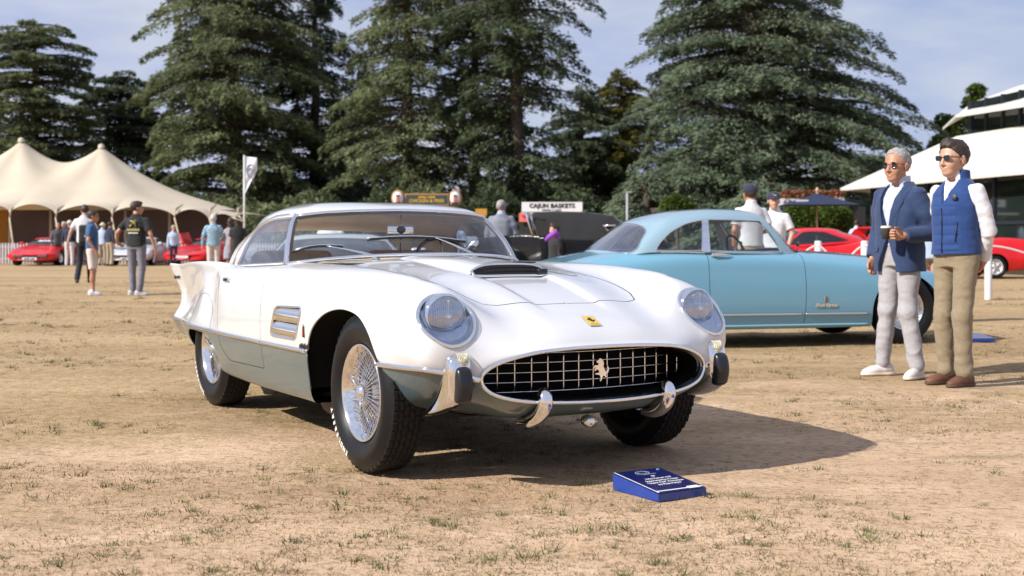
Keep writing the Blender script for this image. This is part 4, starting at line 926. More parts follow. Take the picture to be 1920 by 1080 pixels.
broadleaf('oak_tree', W2(1800, 72), 72, 8.2, 2, L4, 51, 'bright green broadleaf tree rising behind the white pavilion roof', [(0,0,7.2,1.1),(.9,.2,8.6,.75),(.9,0,9.4,.6),(-.9,0,6.3,.9),(.6,0,6.0,1.0),(-.1,0,5.0,1.2),(-.7,.3,7.6,.7),(.2,0,3.6,1.6)], .22, 11000)
broadleaf('evergreen_tree', W2(1728, 88), 88, 5.5, 2, L3, 52, 'small dark tree top just right of the spreading cedar', [(0,0,5.6,1.0),(.8,0,4.6,1.2),(-.9,0,4.6,1.2),(0,0,3.0,2.2)], .3, 5000)
for k, (px, D, rr2, zc) in enumerate([(1268, 36, .52, 1.92), (1500, 37, .58, 1.62), (1560, 37, .58, 1.62)]):
    lb = ['round clipped topiary ball standing behind the pale blue car roof', 'left clipped topiary head under the navy parasol', 'right clipped topiary head under the navy parasol'][k]
    broadleaf('topiary_tree', W2(px, D), D, zc, rr2, L4, 60+k, lb, [(0,0,zc,rr2)], .09, 7000, True, 'clipped topiary trees', 'topiary')
for k, (px, D, h, rr2, lb, mm) in enumerate([(330,78,2.4,2.4,'dark shrub behind the right end of the tent',L3),(560,74,2.6,2.6,'dark shrub behind the white coupe roof, left of the chicken sign',L1),(700,72,2.5,2.5,'dark shrub right behind the left end of the chicken sign',L3),(900,70,2.6,2.6,'dark shrub behind the man in the grey suit',L3),(1060,72,2.8,2.8,'dark shrub behind the cajun stall sign',L3),(1165,76,3.0,2.8,'dark shrub left of the lamp post',L3)]):
    broadleaf('shrub', W2(px, D), D, h, rr2, mm, 80+k, lb, [(0,0,1.6,2.2),(2.2,0,1.4,2.0),(-2.2,.3,1.5,2.1),(.8,.2,2.6,1.6)], .3, 5200, False, 'dark shrubs under the trees', 'shrub')
# far wood closing the horizon behind everything
r = np.random.default_rng(99); n = 26000; xx = r.uniform(-75, 80, n); hgt = 5.2+2.2*fbm(np.stack([xx, 0*xx, 0*xx], 1), .12, 5, 3)+1.0*fbm(np.stack([xx, 0*xx, 0*xx], 1), .6, 6, 2); hgt = np.where(xx > 34, hgt*.62, hgt)
C = np.stack([xx, 118+r.uniform(-3, 3, n), r.random(n)**.8*hgt], 1); V = clumps(C, r.normal(0, 1, (n, 3)), 1.0, .5, .2, r)
tag(me_obj('far_wood', V, np.arange(len(V)).reshape(-1, 3), L3, smooth=False), 'distant dark belt of woodland closing the field', 'woodland', kind='stuff')
# ================================================================== TENT
CANVAS = mat('cream_canvas', (.52,.445,.335), .75, var=.05, vscale=.6); ROPE = mat('rope', (.50,.40,.26), .9); POLE = mat('tent_pole', (.55,.50,.42), .6); WALLC = mat('mesh_wall', (.12,.092,.088), .85, var=.25, vscale=.5)
TE = empty('marquee', (W2(190, 60), 60, 0), 0, label='cream stretch marquee with two visible peaks and a scalloped edge', cat='tent'); tx0, ty0 = W2(190, 60), 60
yf = 55.0; pk = [(W2(40, 60.5), 60.5, 5.75), (W2(190, 60.5), 60.5, 5.45), (W2(-130, 60.5), 60.5, 5.7)]
low = [(W2(px, yf)) for px in (-135,-62,22,108,213,330,395,447)]; low = np.array(low)
def tentz(x, y):
    base = 2.52+.0*x; e = (x-W2(447, 57))/1.0; s = 0
    for (a, b_, h) in pk:
        dx = (x-a); dy = (y-b_); th = np.arctan2(dy, dx); r_ = np.sqrt((dx/1.0)**2+(dy*1.15)**2); R = 7.4+.5*np.cos(th*6); s = s+((h-2.52)*np.clip(1-r_/R, 0, 1)**2.1)**3.0
    z = base+s**(1/3.0)
    z -= .30*np.clip(1-(W2(447, 57)-x)/2.5, 0, 1)**1.5
    return z
xg = np.linspace(W2(-150, 57), W2(447, 55.5), 150); rows = []
for v in np.r_[np.linspace(0, .12, 6), np.linspace(.16, 1, 40)]:
    y = yf+v*11.0; z = tentz(xg, np.full_like(xg, max(y, 55.6)))
    i = np.clip(np.searchsorted(low, xg)-1, 0, len(low)-2); f = np.clip((xg-low[i])/(low[i+1]-low[i]), 0, 1); sc_ = 1-np.sin(PI*f)**.55
    z = z-np.exp(-v*16)*(.05+.42*sc_)-.05*(v < .01); rows.append(np.stack([xg-tx0, np.full_like(xg, y)-ty0-.25*sc_*np.exp(-v*20), z], 1))
m = MB(); m.grid(rows, True); m.build('canopy', CANVAS, TE)
for k, xl in enumerate(low):
    m = MB(); zt = 1.98; m.tube([(xl-tx0, yf-.25-ty0, zt), (xl-tx0+.75, yf-1.6-ty0, .35)], .035, 6); m.build('guy_rope', ROPE, TE)
    m = MB(); m.tube([(xl-tx0, yf-.22-ty0, zt-.05), (xl-tx0, yf-.1-ty0, zt+.35), (xl-tx0, yf+1.2-ty0, 2.6)], [.05,.09,.02], 6, flat=.4); m.build('reinforcing_strap', CANVAS, TE)
for px in (18, 95, 235, 318): m = MB(); m.tube([(W2(px, 57)-tx0, 57-ty0, 0), (W2(px, 57)-tx0, 57-ty0, 2.5)], .06, 8); m.build('tent_pole', POLE, TE)
m = MB(); m.box((W2(150, 58)-tx0, 58.2-ty0, 1.2), (14.6, .03, 2.4)); m.build('mesh_wall', WALLC, TE)
m = MB(); m.box((W2(-10, 58)-tx0, 58.1-ty0, 1.2), (1.1, .03, 2.4)); m.build('door_panel', mat('orange_panel', (.42,.19,.03), .8), TE)
for (a, b_, h) in pk[:2]:
    m = MB(); m.lathe([(.16,-.1),(.14,.06),(.05,.12),(0,.13)], 12, 'z', (a-tx0, b_-ty0, h)); m.build('peak_cap', CANVAS, TE)
# picket fence
WHITE = mat('white_wood', (.58,.57,.60), .6); PF = empty('picket_fence', (W2(200, 53.5), 53.5, 0), 0, label='white picket fence running in front of the marquee', cat='fence'); fx = W2(200, 53.5); m = MB()
for x in np.arange(W2(-40, 53.5), W2(640, 53.5), .125): m.box((x-fx, 0, .47), (.065, .02, .86))
m.build('pickets', WHITE, PF, kind='stuff')
for z in (.25, .75): m = MB(); m.box((W2(300, 53.5)-fx, .03, z), (W2(640, 53.5)-W2(-40, 53.5), .03, .06)); m.build('rail', WHITE, PF)
# flag
FX, FD = W2(458, 44), 44.0; FL = empty('feather_flag', (FX, FD, 0), 0, label='white feather flag with a grey round emblem on a slim pole', cat='flag')
m = MB(); m.tube([(0,0,0),(0,0,Z2(291, FD))], .035, 8); m.build('flag_pole', mat('pole_white', (.6,.6,.6), .4), FL)
zt, zb_ = Z2(293, FD), Z2(362, FD); rows = []
for t in np.linspace(0, 1, 20): wv = np.linspace(0, 1, 10); wl = .44*(1-.0*t) if t < .35 else .44-.42*((t-.35)/.65)**.9; rows.append([(a*wl, .05*math.sin(a*5+t*7)*a, zt-(zt-zb_)*t-.05*a) for a in wv])
m = MB(); m.grid(rows, True); m.build('flag_cloth', mat('flag_white', (.72,.73,.78), .8), FL)
m = MB(); t = np.linspace(0, 2*PI, 24); m.tube([(.22+.13*math.cos(a), -.03, zt-.50+.22*math.sin(a)) for a in t], .018, 5); m.tube([(.12,-.035,zt-.5),(.22,-.035,zt-.40),(.32,-.035,zt-.55)], .014, 5); m.build('round_emblem', mat('emblem_grey', (.25,.26,.32), .7), FL)
# ================================================================== PAVILION
ROOFW = mat('membrane_white', (.56,.545,.50), .6, var=.04, vscale=.4); DGL = mat('dark_glazing', (.012,.018,.018), .06, spec=.6, coat=1.0); STEEL = mat('steel_dark', (.03,.035,.05), .5, metal=.5)
PV = empty('pavilion', (15, 42, 0), 0, label='two storey glass pavilion with white membrane roofs at the right edge', cat='building')
def Lp(p): return (p[0]-15, p[1]-42, p[2])
def slab(name, top, dz, mt, par=PV):
    top = [Lp(p) for p in top]; m = MB(); m.poly(top, (0, 0, -1), dz); return m.build(name, mt, par)
E0, E1, E2 = (12.3,48,2.97), (14.4,37.5,3.0), (15.7,31,3.0); Q0, Q1, Q2 = (16.05,46.2,4.78), (17.9,36,4.8), (19,30,4.8); B0, B1 = (17.5,54,3.0), (19,53,4.6)
def roofpanel(name, a, b, c, d, mt=ROOFW, sag=.10, th=.10):
    a, b, c, d = [np.array(Lp(p)) for p in (a, b, c, d)]; m = MB(); rows = []; 
    for s_ in np.linspace(0, 1, 9): rows.append([(a*(1-t)+b*t)*(1-s_)+(d*(1-t)+c*t)*s_-np.array([0, 0, sag*math.sin(PI*s_)*math.sin(PI*t)]) for t in np.linspace(0, 1, 9)])
    rows = np.array(rows); m.grid(rows, True); m.grid(rows-[0, 0, th], True, flip=True)
    for e in (rows[0], rows[-1], rows[:, 0], rows[:, -1]): m.grid([e, e-[0, 0, th]], False)
    return m.build(name, mt, PV)
lerp = lambda a, b, t: tuple(a[i]+(b[i]-a[i])*t for i in range(3))
for t0, t1 in ((0, .33), (.33, .68), (.68, 1.0)): roofpanel('roof_panel', lerp(E0, E1, t0), lerp(E0, E1, t1-.004), lerp(Q0, Q1, t1-.004), lerp(Q0, Q1, t0))
roofpanel('roof_panel', E1, E2, Q2, Q1); roofpanel('roof_panel', B0, E0, Q0, B1)
U0, U1, U2 = (15.95,46,5.53), (16.1,40,5.30), (16.9,33,5.25); V0, V1, V2 = (18.8,47.5,6.75), (18.4,41,6.55), (19.5,33,6.5)
roofpanel('upper_roof', U0, U1, V1, V0); roofpanel('upper_roof', U1, U2, V2, V1); roofpanel('upper_roof', (17.5,52,5.6), U0, V0, (19,53,6.7))
def wall(p0, p1, z0, z1, n, nm='glazing', rails=()):
    p0 = np.array(p0, float); p1 = np.array(p1, float); d = (p1-p0)/np.linalg.norm(p1-p0); a = math.atan2(d[1], d[0])
    for i in range(n):
        q0 = p0+(p1-p0)*i/n; q1 = p0+(p1-p0)*(i+1)/n; c = (q0+q1)/2; ln_ = np.linalg.norm(q1-q0)
        m = MB(); m.box((c[0]-15, c[1]-42, (z0+z1)/2), (ln_-.12, .03, z1-z0-.05), rz=a); m.build(nm, DGL, PV)
    for i in range(n+1):
        q0 = p0+(p1-p0)*i/n; m = MB(); m.box((q0[0]-15, q0[1]-42, (z0+z1)/2), (.12 if i else .30, .14, z1-z0), rz=a); m.build('post', STEEL, PV)
    for z in rails: c = (p0+p1)/2; m = MB(); m.box((c[0]-15, c[1]-42, z), (np.linalg.norm(p1-p0), .12, .10), rz=a); m.build('rail', STEEL, PV)
wall((13.35,47.2), (15.2,37.3), 0, 3.15, 5, rails=(1.55,)); wall((15.2,37.3), (16.7,31), 0, 3.3, 3, rails=(1.55,)); wall((13.35,47.25), (18,54), 0, 3.2, 4)
wall((16.5,46), (17.1,40), 4.65, 6.0, 5, 'upper_glazing'); wall((17.1,40), (17.9,33), 4.65, 5.9, 5, 'upper_glazing')
# ================================================================== STALLS, SIGNS, PARASOL
def sign_text(s, size, o, m_, par, nm='lettering', bold=.0, sp=1.0):
    V, F = text_vf(s, size, .004, bold=bold, spacing=sp); m = MB(); m.add(place(V, o, (1, 0, 0), (0, 0, 1)), F); return m.build(nm, m_, par, smooth=False)
GOLD = mat('gold_letters', (.60,.36,.03), .5); TIM = mat('timber_frame', (.38,.20,.07), .6); GRN = mat('sign_green', (.03,.06,.06), .5)
D = 47.; cx = W2(800, D); S1 = empty('chicken_stall', (cx, D, 0), 0, label='dark food stall whose green sign reads chicken and fries, behind the white coupe roof', cat='stall')
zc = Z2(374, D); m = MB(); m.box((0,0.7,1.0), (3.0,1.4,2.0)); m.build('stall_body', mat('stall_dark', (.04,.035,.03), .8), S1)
m = MB(); m.box((0,0,zc), (1.62,.06,.44)); sb = m.build('sign_frame', TIM, S1); m = MB(); m.box((0,-.035,zc), (1.52,.02,.33)); m.build('sign_board', GRN, S1)
sign_text('CHICKEN & FRIES', .165, (0,-.05,zc-.055), GOLD, S1, bold=.004); V, F = text_marks((6, 5), .085); m = MB(); m.add(place(V, (0,-.052,zc+.09), (1,0,0), (0,0,1)), F); m.build('small_lettering', GOLD, S1, smooth=False)
for sx in (-1, 1):
    zc2 = zc+.04; m = MB(); m.lathe([(0,.0),(.25,.0),(.25,.08),(0,.08)], 28, 'y', (0,0,0)); o = m.build('oval_frame', TIM, S1); o.location = (sx*1.05, 0, zc2); o.scale = (1, 1, 1.25)
    m = MB(); m.lathe([(0,.0),(.19,.0),(.19,.02),(0,.02)], 28, 'y', (0,-.09,0)); o2 = m.build('oval_panel', mat('panel_white', (.70,.70,.78), .5), S1); o2.location = (sx*1.05, 0, zc2); o2.scale = (1, 1, 1.25)
    m = MB(); m.box((0,-.12,-.17), (.24,.02,.10)); m.build('painted_coat', mat('painted_black', (.02,.02,.025), .6), o2); m = MB(); m.ball((0,-.12,-.02), (.068,.012,.10)); m.build('painted_face', mat('painted_orange', (.50,.15,.04), .6), o2); m = MB(); m.box((0,-.13,.075), (.15,.012,.05)); m.build('painted_cap', mat('painted_dark', (.03,.035,.03), .6), o2)
m = MB(); m.box((2.0,0,Z2(398, D)), (.42,.05,.26)); m.build('menu_board', mat('board_orange', (.52,.26,.03), .5), S1)
D = 45.; cx = W2(1035, D); S2 = empty('cajun_stall', (cx, D, 0), 0, label='food stall with a white cajun baskets sign board above the black vintage car', cat='stall')
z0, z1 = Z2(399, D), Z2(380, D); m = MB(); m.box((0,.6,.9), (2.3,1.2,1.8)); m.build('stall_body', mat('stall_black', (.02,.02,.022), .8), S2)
m = MB(); m.box((0,0,(z0+z1)/2+.03), (2.13,.1,z1-z0-.02)); m.build('sign_board', mat('sign_white', (.72,.72,.73), .5), S2); m = MB(); m.box((0,-.02,z0-.01), (2.2,.14,.06)); m.build('sign_ledge', mat('ledge_grey', (.5,.5,.5), .6), S2)
sign_text('CAJUN BASKETS', .205, (0,-.06,z1-.115), M['black_ink'], S2, bold=.008, sp=1.08); V, F = text_marks((7, 1, 5), .075); m = MB(); m.add(place(V, (-.02,-.062,z1-.255), (1,0,0), (0,0,1)), F); m.build('small_lettering', mat('ink_grey', (.10,.10,.12), .6), S2, smooth=False)
m = MB(); m.box((-.98,-.1,Z2(408, D)), (.36,.03,.30)); m.build('red_poster', mat('poster_red', (.72,.16,.14), .6), S2)
m = MB(); m.poly([(-1.08,-.125,Z2(404, D)),(-.88,-.125,Z2(404, D)),(-.98,-.125,Z2(410, D))], (0,-1,0), .005); m.build('poster_mark', mat('poster_mark', (.35,.05,.06), .6), S2)
# burger kiosk behind the parasol
D = 45.; cx = W2(1530, D); K = empty('kiosk', (cx, D, 0), 0, label='low dark kiosk with a white fascia and rust red planting behind the navy parasol', cat='kiosk')
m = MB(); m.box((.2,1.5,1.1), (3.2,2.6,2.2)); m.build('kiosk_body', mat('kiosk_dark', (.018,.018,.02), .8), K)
m = MB(); m.box((-.95,0,Z2(379, D)), (1.0,.08,.26)); m.build('fascia', WHITE, K); sign_text('A-BURG', .17, (-.85,-.05,Z2(379, D)), M['black_ink'], K, bold=.004)
m = MB(); m.box((0.8,0,Z2(376, D)), (.36,.08,.27)); m.build('side_sign', WHITE, K); V, F = text_marks((2,), .13); m = MB(); m.add(place(V, (.8,-.052,Z2(376, D)), (1,0,0), (0,0,1)), F); m.build('sign_marks', M['black_ink'], K, smooth=False)
m = MB(); m.box((-.2,-.3,Z2(400, D)), (2.6,.7,.08)); m.build('awning_edge', mat('awning_grey', (.45,.43,.42), .7), K)
for k in range(9): m = MB(); m.box((-1.4+k*.13, -.02, Z2(391, D)), (.03,.03,.28)); m.build('slat', mat('slat_grey', (.08,.09,.12), .6), K)
r = np.random.default_rng(5); n = 1400; C = np.stack([r.uniform(-1.2, 1.0, n), r.uniform(-.1, .3, n), Z2(371, D)+r.random(n)*.26], 1); V = clumps(C, r.normal(0, 1, (n, 3)), .10, .6, .1, r)
me_obj('roof_planting', V, np.arange(len(V)).reshape(-1, 3), mat('rust_leaves', (.20,.07,.03), .8, var=.5, vscale=4), K, smooth=False, kind='stuff')
D = 35.; cx = W2(1531, D); U = empty('parasol', (cx, D, 0), 0, label='navy square parasol with a pale wooden pole', cat='parasol'); NAVY = mat('navy_canvas', (.012,.022,.060), .8)
zt, ze = Z2(362, D), Z2(385, D); m = MB(); c4 = [(-1.02,-.75),(.95,-.95),(1.1,.6),(-.9,.85)]
for i in range(4):
    a, b_ = c4[i], c4[(i+1) % 4]; rows = []
    for s_ in np.linspace(0, 1, 6): rows.append([((a[0]*(1-t)+b_[0]*t)*s_, (a[1]*(1-t)+b_[1]*t)*s_, zt-(zt-ze)*s_**.9-.05*math.sin(PI*t)*s_*0) for t in np.linspace(0, 1, 6)])
    m.grid(rows, False)
m.build('canopy', NAVY, U); m = MB(); m.tube([(.0,0,0),(.02,0,zt+.03)], .03, 8); m.build('pole', mat('pole_wood', (.45,.33,.20), .6), U); m = MB(); m.ball((.02,0,zt+.08), (.05,.05,.08)); m.build('finial', mat('finial_wood', (.5,.3,.2), .5), U)
V, F = text_vf('', .1) if False else (None, None)
m = MB(); m.box((-.52,-.55,zt-.225), (.34,.02,.05)); m.build('printed_mark', WHITE, U)
D = 52.; P_ = empty('lamp_post', (W2(1176, D), D, 0), 0, label='thin grey lamp post left of the pale blue car roof', cat='lamp post'); m = MB(); m.tube([(0,0,0),(0,0,Z2(359, D))], .045, 8); m.build('post', mat('post_grey', (.35,.36,.38), .5), P_); m = MB(); m.box((.06,0,Z2(360, D)), (.22,.12,.05)); m.build('lamp_head', mat('post_grey2', (.4,.4,.42), .5), P_)
# rope barrier posts
GPm = mat('post_white', (.64,.64,.64), .5)
for k, (px, yb, lb) in enumerate([(1853, 562, 'full height white barrier post right of the man in the blue gilet'), (1621, 560, 'white barrier post top just left of the man in the blue blazer'), (1534, 558, 'white barrier post top in front of the red sports car'), (1502, 700, '')]):
    if not lb: continue
    D = 2472/(yb-450); o = empty('barrier_post', (W2(px, D), D, 0), 0, label=lb, cat='post', group='white barrier posts'); zt = Z2(453, D)
    m = MB(); m.lathe([(.062,0),(.062,zt),(.05,zt+.012),(0,zt+.014)], 16); m.build('post', GPm, o)
m = MB()
pts = [(W2(1505, 22.3), 22.3, .78), (W2(1534, 22.3), 22.3, .93), (W2(1575, 22.2), 22.2, .62), (W2(1621, 22.1), 22.1, .93), (W2(1720, 22), 22, .58), (W2(1853, 22), 22, .93), (W2(2000, 22), 22, .5)]
m.tube(spl(pts, 60), .016, 6); tag(m.build('rope', mat('rope_white', (.6,.6,.6), .8)), 'white rope hung between the barrier posts', 'rope')
# display plaques
def plaque(x, y, rz, label, main=False, s=1.0):
    o = empty('display_plaque', (x, y, 0), rz, label=label, cat='sign', group='blue display plaques'); BL = M['plaque']; w_, d_, h0, h1 = .245*s, .300*s, .030*s, .064*s
    m = MB(); V = [(-w_/2,-d_/2,0),(w_/2,-d_/2,0),(w_/2,d_/2,0),(-w_/2,d_/2,0),(-w_/2,-d_/2,h0),(w_/2,-d_/2,h0),(w_/2,d_/2,h1),(-w_/2,d_/2,h1)]
    m.add(V, [(3,2,1,0),(0,1,5,4),(1,2,6,5),(2,3,7,6),(3,0,4,7),(4,5,6,7)], False); m.build('wedge', BL, o)
    ey = np.array([0, d_, h1-h0]); L_ = np.linalg.norm(ey); ey = ey/L_; ez = np.cross([1, 0, 0], ey); c = np.array([0, 0, (h0+h1)/2])+ez*.0025
    m = MB(); m.poly([c+np.array([a*w_*.495,0,0])+ey*b_*L_*.497 for a, b_ in ((-1,-1),(1,-1),(1,1),(-1,1))], ez, .0015); face = m.build('plaque_face', M['plaque_dark'], o)
    c = c+ez*.0022
    if main:
        m = MB(); m.poly([c+np.array([a, 0, 0])+ey*b_ for a, b_ in ((-.119,-.147),(-.114,-.147),(-.114,.149),(-.119,.149))], ez, .0006); m.build('white_edge', M['white_ink'], o)
        m = MB(); m.poly([c+np.array([a, 0, 0])+ey*b_ for a, b_ in ((-.114,-.136),(.117,-.136),(.117,-.127),(-.114,-.127))], ez, .0006); m.build('white_band', M['white_ink'], o)
        for i, (tx, sz, yy, bo) in enumerate([('E4', .016, .052, .001), ('1956 Ferrari 410', .0195, .020, .0003), ('Superamerica Coupe', .0195, -.006, .0003), ('"Super Fast" Prototype', .0195, -.032, .0003), ('by Pinin Farina', .0195, -.058, .0003)]):
            V, F = text_vf(tx, sz, .0002, bold=bo); m = MB(); m.add(place(V, c+ey*yy+ez*.0008+np.array([.01, 0, 0]), (1, 0, 0), ey), F); m.build('lettering', M['white_ink'], o, smooth=False)
        m = MB(); t = np.linspace(0, 2*PI, 28); m.tube([c+np.array([-.005+.032*math.cos(a), 0, 0])+ey*(.105+.022*math.sin(a))+ez*.001 for a in t], .0022, 4, flat=.3)
        m.tube([c+np.array([-.005+.022*math.cos(a), 0, 0])+ey*(.105+.014*math.sin(a))+ez*.001 for a in t], .0016, 4, flat=.3); m.box(c+ey*.08+ez*.001+np.array([.015,0,0]), (.06,.006,.001)); m.build('round_crest', mat('crest_grey', (.35,.40,.50), .5), o)
        m = MB(); m.lathe([(0,0),(.008,0),(.008,.001),(0,.001)], 16, 'z', c+ey*.128+np.array([.095, 0, .0005])); m.build('stud', mat('stud_cyan', (.25,.55,.65), .3), o)
        m = MB(); m.poly([c+np.array([a, 0, 0])+ey*b_+ez*.0008 for a, b_ in ((.045,-.143),(.10,-.143),(.10,-.116),(.045,-.116))], ez, .0006); m.build('sponsor_mark', M['white_ink'], o)
    return o
M['plaque'] = mat('plaque_blue', (.010,.045,.27), .28, coat=.5); M['plaque_dark'] = mat('plaque_navy', (.008,.014,.11), .22, coat=.6)
plaque(.600, 5.225, math.radians(32), 'blue wedge plaque on the ground in front of the white coupe', True, 1.0)
plaque(4.75, 13.1, math.radians(10), 'small blue plaque lying right of the pale blue car, behind the man in the gilet')
# ================================================================== PEOPLE (signed-distance modelling, meshed with surface nets)
def cap(P, a, b, ra, rb):
    a = np.array(a, float); b = np.array(b, float); ab = b-a; t = np.clip(((P-a)@ab)/(ab@ab), 0, 1); return np.linalg.norm(P-a-t[..., None]*ab, axis=-1)-(ra+(rb-ra)*t)
def ell(P, c, r, R=None):
    q = P-np.array(c, float)
    if R is not None: q = q@R
    r = np.array(r, float); k0 = np.linalg.norm(q/r, axis=-1); k1 = np.linalg.norm(q/(r*r), axis=-1)+1e-9; return k0*(k0-1)/k1
def smin(a, b, k=.02):
    h = np.clip(.5+.5*(b-a)/k, 0, 1); return b*(1-h)+a*h-k*h*(1-h)
def chain(P, pts, rs, k=.012):
    d = None
    for i in range(len(pts)-1):
        e = cap(P, pts[i], pts[i+1], rs[i], rs[i+1]); d = e if d is None else smin(d, e, k)
    return d
def loft(P, tab, n=2.3, R=None):
    """tab rows: z, cx, cy, half depth (x), half width (y)"""
    T = np.array(tab, float); T = T[np.argsort(T[:, 0])]; z = P[..., 2]; f = lambda k: np.interp(z, T[:, 0], T[:, k])
    ax, ay = f(3), f(4); q = (np.abs((P[..., 0]-f(1))/ax)**n+np.abs((P[..., 1]-f(2))/ay)**n)**(1/n)
    d = (q-1)*np.minimum(ax, ay); return np.maximum(d, np.maximum(T[0, 0]-z, z-T[-1, 0]))
def snet(f, lo, hi, h, co=4):
    lo = np.array(lo, float); n = np.ceil((np.array(hi)-lo)/h/co).astype(int)+1; H = h*co
    ax = [lo[k]+H*np.arange(n[k]) for k in range(3)]; G = np.stack(np.meshgrid(*ax, indexing='ij'), -1); D0 = f(G.reshape(-1, 3)).reshape(G.shape[:3])
    nf = (n-1)*co+1; F = np.repeat(np.repeat(np.repeat(D0, co, 0), co, 1), co, 2)[:nf[0], :nf[1], :nf[2]].copy()
    near = np.abs(D0) < H*1.9; m = near.copy()
    for a in range(3): m |= np.roll(near, 1, a) | np.roll(near, -1, a)
    Mf = np.repeat(np.repeat(np.repeat(m, co, 0), co, 1), co, 2)[:nf[0], :nf[1], :nf[2]]
    ix = np.argwhere(Mf); F[Mf] = f(lo+ix*h)
    F[0], F[-1], F[:, 0], F[:, -1], F[:, :, 0], F[:, :, -1] = [1.0]*6
    S = F < 0; nx, ny, nz_ = F.shape; cnt = np.zeros((nx-1, ny-1, nz_-1), int)
    cs = [(i, j, k) for i in (0, 1) for j in (0, 1) for k in (0, 1)]
    for i, j, k in cs: cnt += S[i:nx-1+i, j:ny-1+j, k:nz_-1+k]
    act = (cnt > 0) & (cnt < 8); ids = -np.ones(act.shape, int); C = np.argwhere(act); ids[act] = np.arange(len(C)); acc = np.zeros((len(C), 3)); w = np.zeros(len(C))
    for a in cs:
        for ax_ in range(3):
            if a[ax_]: continue
            b = list(a); b[ax_] = 1; va = F[C[:, 0]+a[0], C[:, 1]+a[1], C[:, 2]+a[2]]; vb = F[C[:, 0]+b[0], C[:, 1]+b[1], C[:, 2]+b[2]]; x = (va < 0) != (vb < 0)
            t = np.where(x, va/np.where(x, va-vb, 1), 0); p = np.array(a, float)[None, :].repeat(len(C), 0); p[:, ax_] += t; acc[x] += p[x]; w[x] += 1
    V = lo+(C+acc/w[:, None])*h; Q = []
    for ax_ in range(3):
        o1, o2 = [(1, 2), (2, 0), (0, 1)][ax_]; sl = [slice(1, None)]*3; s0 = [slice(1, s-1) for s in F.shape]; s0[ax_] = slice(0, F.shape[ax_]-1); s1 = list(s0); s1[ax_] = slice(1, F.shape[ax_])
        A, B = S[tuple(s0)], S[tuple(s1)]; e = np.argwhere(A != B); st = A[A != B]
        base = e.copy(); 
        for k in range(3):
            if k != ax_: base[:, k] += 1
        def cell(d1, d2):
            c = base.copy(); c[:, o1] -= d1; c[:, o2] -= d2; return ids[c[:, 0], c[:, 1], c[:, 2]]
        q = np.stack([cell(1, 1), cell(0, 1), cell(0, 0), cell(1, 0)], 1); q[~st] = q[~st][:, ::-1]; Q.append(q)
    Q = np.concatenate(Q); Q = Q[(Q >= 0).all(1)]; return V, Q
def sdf_obj(name, f, lo, hi, h, m, parent, **k):
    V, Q = snet(f, lo, hi, h)
    if len(Q) == 0: return None
    return me_obj(name, V, Q, m, parent, **k)
SKIN = mat('skin', (.50,.285,.20), .5, var=.10, vscale=18); SKIN2 = mat('skin_tanned', (.44,.215,.13), .48, var=.12, vscale=18)
def cloth(name, c, var=.08, vs=40, bump=.25, bs=260, rough=.85, **k): return mat(name, c, rough, var=var, vscale=vs, bump=bump, bscale=bs, sheen=.15, bdist=.002, **k)
